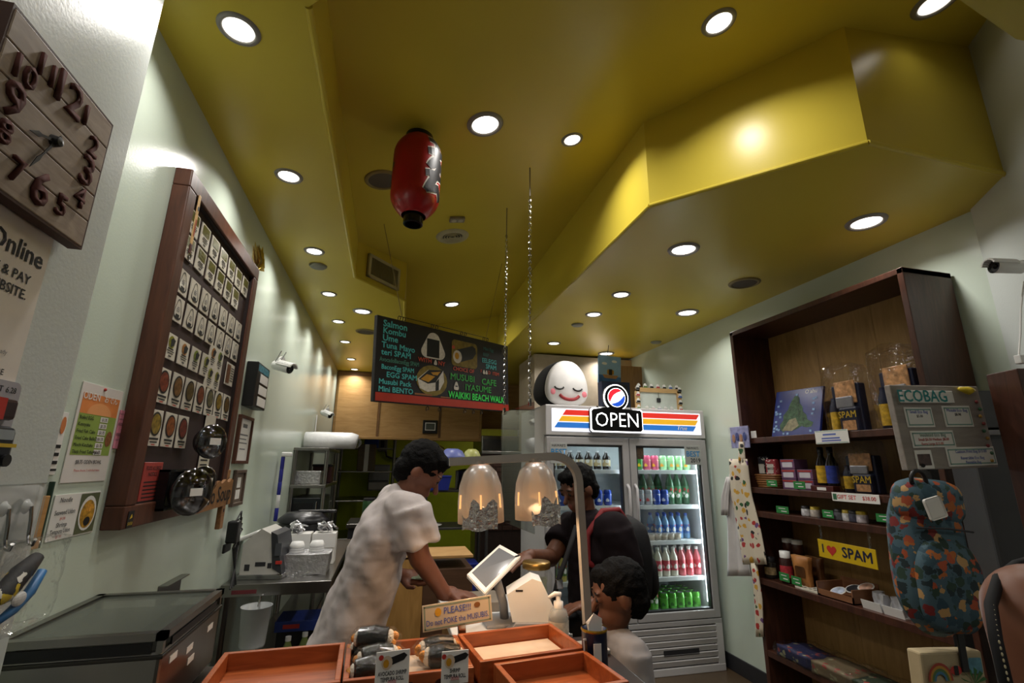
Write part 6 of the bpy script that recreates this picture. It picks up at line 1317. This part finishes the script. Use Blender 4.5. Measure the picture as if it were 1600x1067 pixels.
ob('banana_clip', tube([(wE*.45, -.012, hE*.92), (wE*.6, -.02, hE*.86), (wE*.78, -.014, hE*.88)], [.006, .014, .005], 8), mat('toy_yellow', 'C9B02C', rough=.4, var=.4, scale=30), t, smooth=True)
for i in range(9): ob('dot', ball(newbm(), (wE*(.86+.04*(i % 2)), -.003, hE*(.6-.18*i)), (.008, .004, .006), 8, 6), mat(f'dot_{i%3}', ('8A3A3A', '3A6A4A', 'B08A3A')[i % 3], rough=.5), t)
# stand carrying the board and bags
st = thing('display_stand', 'black metal display stand carrying the bags and ecobag board', 'stand', (cE.x+.02, EY+.09, 0)); ob('post', rbox(-.018, .018, -.018, .018, .02, cE.z, .003), BLACK, st); ob('base', lathe([(.0001, 0), (.2, 0), (.2, .015), (.03, .03)], 28), BLACK, st, smooth=True)
for z in (1.50, 1.04): ob('arm', tube([(0, 0, z), (-.10, -.05, z+.01), (-.16, -.10, z+.012)], .006, 8), BLACK, st)
# patterned backpack
bc = pt(1462, 870, Y=EY-.02); t = thing('patterned_backpack', 'backpack printed with tropical musubi pattern hanging below the ecobag board', 'backpack', (bc.x, EY, bc.z), (0, rad(4), rad(-8)))
TROP = printed('tropical_print', '46616E', ['A84E2C', '22382E', '3E5A66', '7A2624', '2E4A58', '1E3036', 'B8925E', '2C4438', 'B0642E', '33505C'], 38, .58, .75, .035)
def pillow(w_, h_, d_, y=0, z=0, p_=3.0, nx=14, nz=18):
    bm = newbm(); g = {}
    for s_ in (-1, 1):
        for i in range(nx+1):
            for j in range(nz+1):
                u = -1+2*i/nx; v = -1+2*j/nz
                # squircle-ish outline
                k = max(1e-6, (abs(u)**p_+abs(v)**p_)**(1/p_)); m_ = max(abs(u), abs(v)); f = m_/k if m_ > 0 else 1
                dd = max(0, 1-max(abs(u), abs(v))**2.4)**.5
                g[s_, i, j] = (w_*u*f, y+s_*d_*dd, z+h_*v*f)
        V_ = {k: bm.verts.new(g[k]) for k in g if k[0] == s_}
        for i in range(nx):
            for j in range(nz): bm.faces.new((V_[s_, i, j], V_[s_, i+1, j], V_[s_, i+1, j+1], V_[s_, i, j+1]))
    bmesh.ops.remove_doubles(bm, verts=bm.verts[:], dist=1e-5); bmesh.ops.recalc_face_normals(bm, faces=bm.faces[:]); return bm
ob('body', crumple(pillow(.115, .215, .062), .006, 9), TROP, t, smooth=True); ob('front_pocket', crumple(pillow(.105, .125, .03, -.055, -.07), .005, 12, 3), TROP, t, smooth=True); ob('top_flap', crumple(pillow(.112, .07, .05, -.02, .155), .005, 12, 7), TROP, t, smooth=True)
ob('handle', tube([(-.05+.024*math.cos(a), -.05, .215+.03*math.sin(a)) for a in [rad(-20+k*22) for k in range(11)]], .006, 8), BLACK, t, smooth=True); ob('price_tag', rbox(-.028, .028, -.002, .002, -.03, .03, .006), PAPER, t, (-.048, -.088, .14), (0, rad(-18), 0)); ob('zip', tube([(-.09, -.064, .08), (0, -.074, .085), (.09, -.064, .08)], .003, 6), DARK, t)
ob('shoulder_strap', tube([(.04, .05, .21), (.11, .06, .17), (.15, .07, .06), (.18, .07, -.06)], [.018, .02, .02, .02], 8), mat('strap_grey2', '6A625C', rough=.8), t, smooth=True); ob('strap_pad', rbox(-.035, .035, -.012, .012, -.09, .09, .008), mat('pad_grey', '8A8078', rough=.8), t, (.185, .06, -.07), (0, rad(-28), 0))
# tote
tc_ = pt(1492, 1062, Y=EY-.01); t = thing('printed_tote', 'cream tote bag printed with rainbow palm trees and musubi below the backpack', 'tote bag', (tc_.x, EY+.01, tc_.z-.06), (0, rad(3), 0))
ob('bag', crumple(subd(rbox(-.115, .115, -.02, .02, -.17, .13, .006), 2), .004, 14), mat('tote_cream', 'B8A886', rough=.8), t, smooth=False)
def arcband(cx, cz, r0, r1, m_): 
    o_ = ell(cx, cz, r1, r1, 14, 0, PI)+[(cx-r1, cz)]+list(reversed(ell(cx, cz, r0, r0, 14, 0, PI)+[(cx-r0, cz)])); return ob('rainbow_band', flat(o_, -.0255), m_, t)
for i, c_ in enumerate(('A8483A', 'B98A3A', '5A7A4A', '4A7A9A')): arcband(-.06, .06, .038-.007*i, .045-.007*i, mat('rb_'+c_, c_, rough=.8, var=0))
for (x, z) in ((.0, .085), (-.085, .015), (.005, .03)): ob('musubi_print', flat(ell(x, z, .022, .012, 12), -.0255), RED, t); ob('musubi_band', flat(rrect(x-.008, x+.008, z-.012, z+.012, .003), -.0262), INK, t)
for k in range(6):
    a = rad(15+k*30); ob('palm_frond', flat([(.06, .05), (.06+.045*math.cos(a)+.006, .05+.035*math.sin(a)), (.06+.045*math.cos(a)-.006, .05+.035*math.sin(a)+.008)], -.0262), mat('palm_green', '3A6A3A', rough=.8), t)
ob('palm_trunk', flat([(.057, .05), (.063, .05), (.066, -.04), (.054, -.04)], -.0258), mat('palm_brown', '6A4A2A', rough=.8), t); ob('wave_print', flat(rrect(.05, .1, .075, .115, .006), -.0255), mat('wave_blue', '5A8A9A', rough=.8, var=.3, scale=60), t); ob('strap', rbox(.02, .045, -.03, -.024, .08, .2, .002), BLACK, t)
# dark cabinet and brown display at right edge
p = pt(1560, 604, Y=1.5); t = thing('grey_fridge', 'dim grey round shouldered cabinet behind the ecobag board', 'cabinet', (2.30, 1.30, 0), (0, 0, rad(-36))); 
GC = mat('cab_grey', '3C3D3E', rough=.4); zt_ = pt(1560, 604, Y=1.25).z
ob('upper_door', prism(rrect(-.16, .16, zt_-.14, zt_, .06, 6), -.02, .2), GC, t); ob('lower_door', rbox(-.16, .16, -.02, .2, .05, zt_-.15, .01), GC, t); ob('handle_rail', rbox(-.15, .15, -.028, -.02, zt_-.17, zt_-.15, .003), mat('rail_grey', '6A6A6A', rough=.4), t); ob('plinth', bx(-.14, .14, 0, .18, 0, .05), BLACK, t)
p = pt(1596, 575, Y=1.05); t = thing('wooden_post_display', 'brown wooden display edge with green stickers at the right border', 'display', (p.x+.05, 1.05, 0), (0, 0, rad(-20))); ob('post', rbox(-.06, .1, -.015, .1, 0, p.z, .003), DWOOD, t)
for i in range(3): ob('sticker', bx(-.04, .03, -.0165, -.0145, p.z-.035-i*.06, p.z-.02-i*.06), mat('sticker_green', '1F5A3A', rough=.5), t)
# right camera and cable
p = pt(1572, 417, Y=1.12); sec_camera('white security camera at the right edge pointing left', p, (rad(4), 0, rad(72)), .82, False, wall=[(0, -.03, .02), (0, -.08, .03), (0, -.15, .03)])
a = pt(1600, 440, Y=1.12); b = pt(1592, 555, Y=1.12); t = thing('white_cable', 'thin white cable running down the right wall with plug', 'cable', b); ob('wire', tube([(a-b), (a-b)*.6+Vector((-.006, 0, 0)), (a-b)*.3, Vector((0, 0, 0))], .003, 6), WHITE, t); ob('plug', rbox(-.012, .012, -.01, .01, -.03, .0, .003), WHITE, t)
# ================================================================ people
def cap(bm, p0, p1, r0, r1, seg=14):
    p0 = Vector(p0); p1 = Vector(p1)
    if (p1-p0).length > 1e-4: cyl(bm, p0, p1, r0, r1, seg)
    ball(bm, p0, r0, seg, 10); ball(bm, p1, r1, seg, 10)
def fuse(bm, voxel, smooth=4, name='body'):
    me = bpy.data.meshes.new(name); bm.to_mesh(me); bm.free()
    o = bpy.data.objects.new(name, me); COL.objects.link(o)
    r = o.modifiers.new('r', 'REMESH'); r.mode = 'VOXEL'; r.voxel_size = voxel; r.use_smooth_shade = True
    s = o.modifiers.new('s', 'SMOOTH'); s.factor = .5; s.iterations = smooth
    dg = bpy.context.evaluated_depsgraph_get(); dg.update()
    m2 = bpy.data.meshes.new_from_object(o.evaluated_get(dg)); bpy.data.objects.remove(o); bpy.data.meshes.remove(me)
    for p in m2.polygons: p.use_smooth = True
    m2.name = name; return m2
def frame(f, up=Vector((0, 0, 1))):
    f = f.normalized(); r = f.cross(up).normalized(); u = r.cross(f).normalized(); return r, f, u
def orient(r, f, u): return Matrix((r, f, u)).transposed()
def add_head(bm, c, f, s=1.0):
    r, f, u = frame(f); M_ = orient(r, f, u)
    ball(bm, c+(u*.02-f*.01)*s, (.074*s, .093*s, .098*s), 24, 16, M_); ball(bm, c+(-u*.055+f*.028)*s, (.053*s, .058*s, .055*s), 20, 12, M_)
    cap(bm, c+(f*.082+u*.008)*s, c+(f*.102-u*.022)*s, .008*s, .013*s, 10)
    for k in (-1, 1):
        ball(bm, c+(r*.076*k-u*.008-f*.008)*s, (.010*s, .02*s, .03*s), 12, 8, M_); ball(bm, c+(r*.031*k+f*.074+u*.012)*s, .0145*s, 12, 8)
        ball(bm, c+(r*.032*k+f*.078+u*.034)*s, (.024*s, .008*s, .007*s), 10, 6, M_)
    ball(bm, c+(f*.080-u*.050)*s, (.022*s, .012*s, .009*s), 12, 8, M_)
def paint_head(me, c, f, s=1.0):
    r, f, u = frame(f)
    eyes = [c+(r*.031*k+f*.084+u*.012)*s for k in (-1, 1)]; lip = c+(f*.086-u*.050)*s; br = [c+(r*.032*k+f*.082+u*.035)*s for k in (-1, 1)]
    for p in me.polygons:
        q = Vector(p.center)
        if min((q-e).length for e in eyes) < .0105*s: p.material_index = 1
        elif (q-lip).length < .016*s: p.material_index = 2
        elif min(abs((q-e).dot(u))*3+abs((q-e).dot(r))*.6+abs((q-e).dot(f))*.6 for e in br) < .016*s: p.material_index = 1
def add_hand(bm, w_, d, n, curl=.5, s=1.0, side=1):
    """w_ wrist, d pointing to the fingers, n palm normal (fingers curl towards it); side +1 puts the thumb on d x n"""
    d = d.normalized(); n = (n-d*n.dot(d)).normalized(); t_ = d.cross(n)*side
    M_ = orient(t_, d, n); ball(bm, w_+d*.048*s, (.04*s, .052*s, .017*s), 14, 10, M_); cap(bm, w_-d*.01*s, w_+d*.03*s, .026*s, .028*s)
    for k, (o_, L_) in enumerate(((.029, .068), (.010, .078), (-.010, .073), (-.029, .057))):
        p = w_+(d*.088+t_*o_)*s; dd = (d+t_*o_*2.5).normalized()
        for j in range(3):
            a = curl*(.5+.45*j); dd2 = (dd*math.cos(a)+n*math.sin(a)).normalized(); l_ = L_*(.45, .32, .23)[j]*s
            r_ = (.0095, .0088, .008)[j]*s; q = p+dd2*l_; cap(bm, p, q, r_, r_*.93, 10); p = q
    p = w_+(d*.03+t_*.028)*s; q = p+(d*.6+t_*.75+n*.25).normalized()*.042*s; cap(bm, p, q, .014*s, .0105*s, 10); cap(bm, q, q+(d*.9+t_*.25+n*.4).normalized()*.03*s, .010*s, .0085*s, 10)
def limb(bm, pts, rs):
    for a, b, r0, r1 in zip(pts, pts[1:], rs, rs[1:]): cap(bm, a, b, r0, r1)
def add_foot(bm, ank, d, s=1):
    d = Vector((d.x, d.y, 0)).normalized(); M_ = orient(Vector((d.y, -d.x, 0)), d, Vector((0, 0, 1)))
    ball(bm, Vector((ank.x, ank.y, .04*s))+d*.06*s, (.045*s, .125*s, .04*s), 14, 10, M_)
def figure(label, loc, parts, skin, hair_m, head_c, head_f, hs=1.0, voxel=.006):
    t = thing('person', label, 'person', loc); L0 = Vector(loc)
    bm = newbm(); parts(bm); add_head(bm, head_c, head_f, hs)
    me = fuse(bm, voxel, 3); 
    for m_ in (skin, mat('eye_dark', '1A1412', rough=.2), mat('lip_tone', '8A4A42', rough=.5)): me.materials.append(m_)
    paint_head(me, head_c, head_f, hs)
    me.transform(Matrix.Translation(-L0)); ob('body', me, None, t)
    r, f, u = frame(head_f); h = newbm(); M_ = orient(r, f, u)
    ball(h, head_c+(u*.034-f*.022)*hs, (.083*hs, .098*hs, .094*hs), 24, 16, M_); ball(h, head_c+(-u*.02-f*.055)*hs, (.075*hs, .055*hs, .07*hs), 20, 12, M_); ball(h, head_c+(u*.085+f*.03)*hs, (.06*hs, .05*hs, .03*hs), 16, 10, M_)
    hm = fuse(h, .007, 2, 'hair')
    for v in hm.vertices: v.co += noise.noise_vector(v.co*55)*.006
    hm.materials.append(hair_m); hm.transform(Matrix.Translation(-L0)); ob('hair', hm, None, t)
    return t, L0
def loft(bm, P, M_, h=.10, n=5):
    for (c0, d0, w0), (c1, d1, w1) in zip(P, P[1:]):
        for k in range(n):
            f = k/n; ball(bm, c0.lerp(c1, f), (w0+(w1-w0)*f, d0+(d1-d0)*f, h), 24, 14, M_)
    ball(bm, P[-1][0], (P[-1][2], P[-1][1], h), 24, 14, M_)
def garment(name, t, L0, build, m_, voxel=.008, cuts=(), wrinkle=.006, wsc=9, smooth=4):
    bm = newbm(); build(bm); me = fuse(bm, voxel, smooth, name)
    b2 = newbm(); b2.from_mesh(me); bpy.data.meshes.remove(me)
    for v in b2.verts:
        p = v.co; v.co = p+v.normal*wrinkle*(noise.noise(Vector((p.x*wsc*1.6+p.z*wsc, p.y*wsc*.7, p.z*wsc*.55-p.x*wsc*.4)))+.4*noise.noise(p*wsc*3))
    for co, no in cuts:
        g = bmesh.ops.bisect_plane(b2, geom=b2.verts[:]+b2.edges[:]+b2.faces[:], plane_co=co, plane_no=no, clear_outer=True)
        bmesh.ops.holes_fill(b2, edges=[e for e in b2.edges if e.is_boundary], sides=0)
    me = bpy.data.meshes.new(name); b2.to_mesh(me); b2.free()
    for p in me.polygons: p.use_smooth = True
    me.materials.append(m_); me.transform(Matrix.Translation(-L0)); return ob(name, me, None, t)
SK1 = mat('skin_tan', '7A4E3C', rough=.5, var=.06, scale=20); SK2 = mat('skin_brown', '6A4432', rough=.5, var=.06, scale=20); SK3 = mat('skin_arm', '8A5A44', rough=.45, var=.06, scale=15)
HAIR = mat('hair_black', '090808', rough=.75, var=.3, scale=60, bump=.4, bscale=160, spec=.15)
V = Vector
# ---- worker in white
pel = pt(540, 1000, Y=2.17); ch = pt(603, 830, Y=2.14); nk = pt(636, 772, Y=2.12); hc = pt(658, 737, Y=2.10)
shR = pt(637, 803, Y=1.98); shL = pt(618, 790, Y=2.30); elR = pt(656, 872, Y=1.97); wrR = pt(694, 927, Y=2.03); elL = pt(606, 885, Y=2.34); wrL = pt(624, 898, Y=2.20)
hf = V((.72, -.12, -.62))
def wk(bm):
    limb(bm, [pel+V((0, -.09, 0)), V((-.10, 2.06, .48)), V((-.16, 2.06, .09))], [.085, .058, .04]); limb(bm, [pel+V((0, .09, 0)), V((-.06, 2.28, .48)), V((-.12, 2.28, .09))], [.085, .058, .04])
    add_foot(bm, V((-.16, 2.06, 0)), V((1, -.1, 0))); add_foot(bm, V((-.12, 2.28, 0)), V((1, 0, 0)))
    limb(bm, [pel, (pel+ch)/2, ch], [.105, .1, .11]); limb(bm, [ch, nk], [.1, .06]); limb(bm, [shL, shR], [.06, .06]); cap(bm, nk, hc-hf.normalized()*.03, .054, .05)
    limb(bm, [shR, elR, wrR], [.052, .041, .028]); limb(bm, [shL, elL, wrL], [.052, .041, .028])
    add_hand(bm, wrR, V((.9, .1, -.12)), V((.1, .1, -1)), .35, 1, -1); add_hand(bm, wrL, V((.9, -.25, -.15)), V((.1, -.6, .8)), .75, 1, 1)
t, L0 = figure('person in a white t-shirt leaning over the register counter holding a banknote', (-.12, 2.17, 0), wk, SK1, HAIR, hc, hf)
TEE = mat('tee_white', 'BDB4B2', rough=.85, var=.03, bump=.15, bscale=25)
hem = pt(528, 992, Y=2.17)
def tee(bm):
    ax = (ch-pel).normalized(); rr, ff, uu = frame(V((.95, -.1, 0)), ax); M_ = orient(rr, ff, ax)
    P0 = [(pel-ax*.10, .155, .19), (pel+ax*.03, .135, .185), (pel+ax*.14, .13, .18), (pel+ax*.26, .125, .185), (ch, .125, .195), (ch+ax*.08, .11, .175)]
    loft(bm, P0, M_)
    cap(bm, shR+V((-.012, .02, .0)), shL+V((-.01, -.02, .0)), .09, .09); cap(bm, ch, nk-V((.015, 0, .02)), .1, .072)
    cyl(bm, shR+V((0, 0, .02)), shR+(elR-shR)*.74, .086, .09, 20); cyl(bm, shL, shL+(elL-shL)*.7, .08, .088, 20)
o = garment('tshirt', t, L0, tee, TEE, .008, [(V((hem.x, 2.17, hem.z-.035)), V((.12, 0, -1)))], .015, 8); o['label'] = 'white short sleeved t-shirt'
def trs(bm): limb(bm, [pel+V((.01, -.07, -.06)), V((-.10, 2.06, .48)), V((-.16, 2.06, .06))], [.098, .082, .07]); limb(bm, [pel+V((.01, .07, -.06)), V((-.06, 2.28, .48)), V((-.12, 2.28, .06))], [.098, .082, .07]); cap(bm, pel+V((.01, -.06, -.03)), pel+V((.01, .06, -.03)), .1, .1)
garment('trousers', t, L0, trs, mat('trouser_black', '15151A', rough=.8), .01, [(V((0, 0, .05)), V((0, 0, -1)))]); 
hp = wrL+V((.09, -.03, .0)); nt_ = tag(ob('banknote', crumple(subd(bx(-.05, .06, -.02, .02, -.0008, .0008), 4), .006, 20), mat('note_green', '7E8C74', rough=.7, var=.35, scale=60), None, hp+V((.01, -.012, -.004)), (rad(20), rad(8), rad(-14))), 'folded green banknotes held in the worker\'s hand', 'banknote'); ob('fold', crumple(subd(bx(-.03, .05, -.018, .014, .002, .0035), 3), .005, 24), MATS['note_green'], nt_)
# ---- dark dressed customer
Y0 = 2.42
pel2 = pt(935, 1000, Y=Y0); ch2 = pt(930, 865, Y=Y0); nk2 = pt(916, 808, Y=Y0); hc2 = pt(903, 764, Y=Y0-.02); hf2 = V((-.8, -.25, -.42))
sN = pt(962, 830, Y=2.24); sF = pt(890, 826, Y=2.60); eN = pt(982, 912, Y=2.22); wN = pt(925, 945, Y=2.12); eF = pt(860, 872, Y=2.50); wF = pt(828, 868, Y=2.28)
def cu_(bm):
    limb(bm, [pel2+V((0, -.09, 0)), V((pel2.x-.02, 2.33, .46)), V((pel2.x, 2.33, .09))], [.09, .06, .042]); limb(bm, [pel2+V((0, .09, 0)), V((pel2.x+.02, 2.52, .46)), V((pel2.x+.02, 2.52, .09))], [.09, .06, .042]); add_foot(bm, V((pel2.x, 2.33, 0)), V((-1, 0, 0))); add_foot(bm, V((pel2.x+.02, 2.52, 0)), V((-1, 0, 0)))
    limb(bm, [pel2, (pel2+ch2)/2, ch2], [.11, .1, .11]); limb(bm, [ch2, nk2], [.085, .052]); limb(bm, [sF, sN], [.05, .05]); cap(bm, nk2, hc2-hf2.normalized()*.03, .055, .05)
    limb(bm, [sN, eN, wN], [.054, .043, .029]); limb(bm, [sF, eF, wF], [.054, .043, .029]); add_hand(bm, wN, V((-.9, -.1, .0)), V((.0, 0, -1)), .6, 1, -1); add_hand(bm, wF, V((-.8, -.5, -.1)), V((0, .2, -1)), .4, 1, 1)
t, L0 = figure('person in a dark t-shirt with a black backpack reaching across the counter', (pel2.x, Y0, 0), cu_, SK2, HAIR, hc2, hf2)
DT = mat('tee_dark', '150D11', rough=.9, spec=.2)
def tee2(bm):
    ax = (ch2-pel2).normalized(); rr, ff, uu = frame(V((-1, 0, 0)), ax); M_ = orient(rr, ff, ax)
    loft(bm, ((pel2-ax*.02, .14, .2), (pel2+ax*.1, .135, .195), (ch2, .13, .2), (ch2+ax*.07, .115, .18)), M_)
    cap(bm, sN+V((0, .02, 0)), sF-V((0, .02, 0)), .092, .092); cap(bm, ch2, nk2-V((0, 0, .02)), .11, .085); cyl(bm, sN+V((0, 0, .01)), sN+(eN-sN)*.75, .086, .09, 20); cyl(bm, sF, sF+(eF-sF)*.6, .08, .088, 20)
o = garment('tshirt', t, L0, tee2, DT, .009, [(V((pel2.x, Y0, pel2.z-.09)), V((0, 0, -1)))])
def trs2(bm): limb(bm, [pel2+V((0, -.09, .02)), V((pel2.x-.02, 2.33, .46)), V((pel2.x, 2.33, .06))], [.12, .085, .07]); limb(bm, [pel2+V((0, .09, .02)), V((pel2.x+.02, 2.52, .46)), V((pel2.x+.02, 2.52, .06))], [.12, .085, .07]); cap(bm, pel2+V((0, -.08, 0)), pel2+V((0, .08, 0)), .125, .125)
garment('trousers', t, L0, trs2, mat('trouser_dark', '101014', rough=.8), .01, [(V((0, 0, .05)), V((0, 0, -1)))])
bp = ch2+V((.20, .02, -.04)); b_ = thing('backpack', 'black backpack with red strap on the back of the dark dressed customer', 'backpack', bp, (0, 0, rad(90)))
ob('body', crumple(pillow(.15, .22, .09), .008, 8), mat('pack_black', '0E0E11', rough=.8), b_, smooth=True); ob('front_pocket', crumple(pillow(.12, .11, .04, -.075, -.07), .006, 10), MATS['pack_black'], b_, smooth=True); ob('top_handle', tube([(-.04, .06, .2), (0, .06, .235), (.04, .06, .2)], .008, 8), MATS['pack_black'], b_)
sp = [sN+V((.10, .06, .02)), sN+V((.045, .05, .092)), sN+V((-.04, .05, .088)), sN+V((-.125, .05, -.02)), sN+V((-.13, .04, -.14)), sN+V((.0, .05, -.2))]
s_ = ob('shoulder_strap', tube([Matrix.Rotation(-rad(90), 4, 'Z') @ (p-bp) for p in sp], .016, 8), mat('strap_red', '7A1F24', rough=.7), b_, smooth=True); s_['label'] = 'dark red shoulder strap'
hb = thing('shoulder_bag', 'black shoulder bag hanging in front of the dark dressed customer', 'bag', pt(888, 1000, Y=2.18)); ob('body', crumple(pillow(.11, .12, .05), .005, 10), MATS['pack_black'], hb, smooth=True); ob('strap', tube([(-.08, 0, .1), (-.04, .02, .22), (.02, .04, .34), (.08, .08, .45)], .012, 8), MATS['pack_black'], hb, smooth=True); ob('buckle', rbox(-.015, .015, -.02, .0, .2, .24, .003), CHROME, hb, (-.035, .02, 0))
# ---- child
YC = 1.76
hcC = pt(965, 930, Y=YC); hfC = V((-.95, .2, -.25)); nkC = pt(962, 985, Y=YC); zs = nkC.z; xc = nkC.x+.005
chC = V((xc, YC, zs-.12)); peC = V((xc, YC, zs-.38)); sNc = V((xc, YC-.12, zs-.045)); sFc = V((xc, YC+.12, zs-.045)); eNc = V((xc-.01, YC-.15, zs-.22)); wNc = V((xc-.03, YC-.15, zs-.38)); eFc = V((xc, YC+.16, zs-.22)); wFc = V((xc-.03, YC+.16, zs-.38))
def kid(bm):
    for s_ in (-1, 1): limb(bm, [peC+V((0, s_*.055, 0)), V((xc, YC+s_*.06, .26)), V((xc, YC+s_*.06, .06))], [.06, .042, .03]); add_foot(bm, V((xc, YC+s_*.06, 0)), V((-1, 0, 0)), .75)
    limb(bm, [peC, chC, nkC], [.08, .085, .035]); limb(bm, [sNc, sFc], [.04, .04]); cap(bm, nkC, hcC-V((0, 0, .05)), .036, .036)
    limb(bm, [sNc, eNc, wNc], [.036, .03, .021]); limb(bm, [sFc, eFc, wFc], [.036, .03, .021]); add_hand(bm, wNc, V((-.8, .1, -.3)), V((0, .2, -1)), .5, .72, -1); add_hand(bm, wFc, V((-.8, -.1, -.3)), V((0, -.2, -1)), .5, .72, 1)
t, L0 = figure('child with black hair in a grey t-shirt beside the counter end', (xc, YC, 0), kid, SK2, HAIR, hcC, hfC, 1.0)
def teeC(bm):
    loft(bm, [(V((xc, YC, zs+z_)), dw, df) for z_, df, dw in ((-.40, .108, .135), (-.2, .1, .13), (-.12, .1, .135))], Matrix(), .08)
    cap(bm, sNc+V((0, .01, 0)), sFc-V((0, .01, 0)), .062, .062); cyl(bm, sNc+V((0, 0, .015)), sNc+(eNc-sNc)*.75, .06, .066, 18); cyl(bm, sFc+V((0, 0, .015)), sFc+(eFc-sFc)*.75, .06, .066, 18)
garment('tshirt', t, L0, teeC, mat('tee_grey', '8E8A8A', rough=.85, var=.05), .008, [(V((xc, YC, zs-.45)), V((0, 0, -1)))], .005, 11)
def shC(bm):
    for s_ in (-1, 1): limb(bm, [peC+V((0, s_*.055, 0)), V((xc, YC+s_*.06, .26))], [.08, .07])
    cap(bm, peC+V((0, -.05, .0)), peC+V((0, .05, .0)), .088, .088)
garment('shorts', t, L0, shC, mat('shorts_navy', '1C2030', rough=.8), .01, [(V((0, 0, .27)), V((0, 0, -1)))])
# ---- person at the right border, only the upper arm in view
YA = .45
sA = pt(1634, 964, Y=YA); eA = sA+V((.03, .02, -.28)); wA = eA+V((.2, .06, -.05)); cx = sA.x+.03; zA = sA.z; yb_ = YA-.20
peA = V((cx-.02, yb_, zA-.46)); chA = V((cx-.01, yb_, zA-.10)); nkA = V((cx, yb_, zA+.06)); hA = V((cx+.04, yb_, zA+.22)); sB = V((cx, yb_-.18, zA)); eB = V((cx+.02, yb_-.22, zA-.28)); wB = V((cx+.22, yb_-.16, zA-.34)); hfA = V((.9, .1, -.15))
def pA(bm):
    for s_ in (-1, 1): limb(bm, [peA+V((0, s_*.09, 0)), V((cx, yb_+s_*.09, .44)), V((cx-.03, yb_+s_*.09, .08))], [.088, .06, .04]); add_foot(bm, V((cx-.03, yb_+s_*.09, 0)), V((1, 0, 0)))
    limb(bm, [peA, (peA+chA)/2, chA, nkA], [.115, .1, .11, .052]); limb(bm, [sA+V((0, -.02, -.01)), sB], [.06, .055]); cap(bm, nkA, hA-V((0, 0, .06)), .05, .048)
    limb(bm, [sA, eA, wA], [.058, .046, .028]); limb(bm, [sB, eB, wB], [.056, .042, .027]); add_hand(bm, wA, V((.9, 0, -.1)), V((0, -.6, -.6)), .6, 1, -1); add_hand(bm, wB, V((.9, .1, -.2)), V((0, .2, -1)), .5)
t, L0 = figure('person at the right picture edge, bare tanned upper arm with black strap', (cx, yb_, 0), pA, SK3, HAIR, hA, hfA, 1.0, .007)
def tankA(bm):
    loft(bm, [(V((cx, yb_, zA+z_)), df, dw) for z_, dw, df in ((-.42, .135, .165), (-.25, .13, .155), (-.1, .125, .15))], Matrix())
garment('tank_top', t, L0, tankA, DT, .01, [(V((cx, yb_, zA-.5)), V((0, 0, -1)))])
def trA(bm):
    for s_ in (-1, 1): limb(bm, [peA+V((0, s_*.08, .02)), V((cx, yb_+s_*.09, .44)), V((cx-.03, yb_+s_*.09, .08))], [.115, .08, .07])
    cap(bm, peA+V((0, -.07, 0)), peA+V((0, .07, 0)), .125, .125)
garment('trousers', t, L0, trA, MATS['trouser_dark'], .012, [(V((0, 0, .06)), V((0, 0, -1)))])
sg = thing('shoulder_strap_bag', 'black stitched bag strap over the bare arm at the right picture edge', 'bag', sA)
spts = [pt(1640, 868, Y=YA+.03), pt(1590, 882, Y=YA+.03), pt(1560, 905, Y=YA+.02), pt(1548, 945, Y=YA+.0), pt(1556, 1000, Y=YA-.02), pt(1572, 1067, Y=YA-.02), pt(1585, 1130, Y=YA-.02)]
ob('strap', tube([p-sA for p in spts], .0062, 8), MATS['pack_black'], sg, smooth=True)
stm = newbm()
for a, b in zip(spts, spts[1:]):
    for k in range(7):
        p = a+(b-a)*(k/7)-sA+V((-.004, -.0055, 0)); ball(stm, p, (.0011, .0011, .002), 6, 4)
ob('stitching', stm, mat('stitch_tan', 'B9AE8C', rough=.7), sg)
ob('pouch', crumple(pillow(.06, .08, .035), .004, 12), MATS['pack_black'], sg, spts[-1]-sA+V((.0, .0, -.06)), smooth=True)
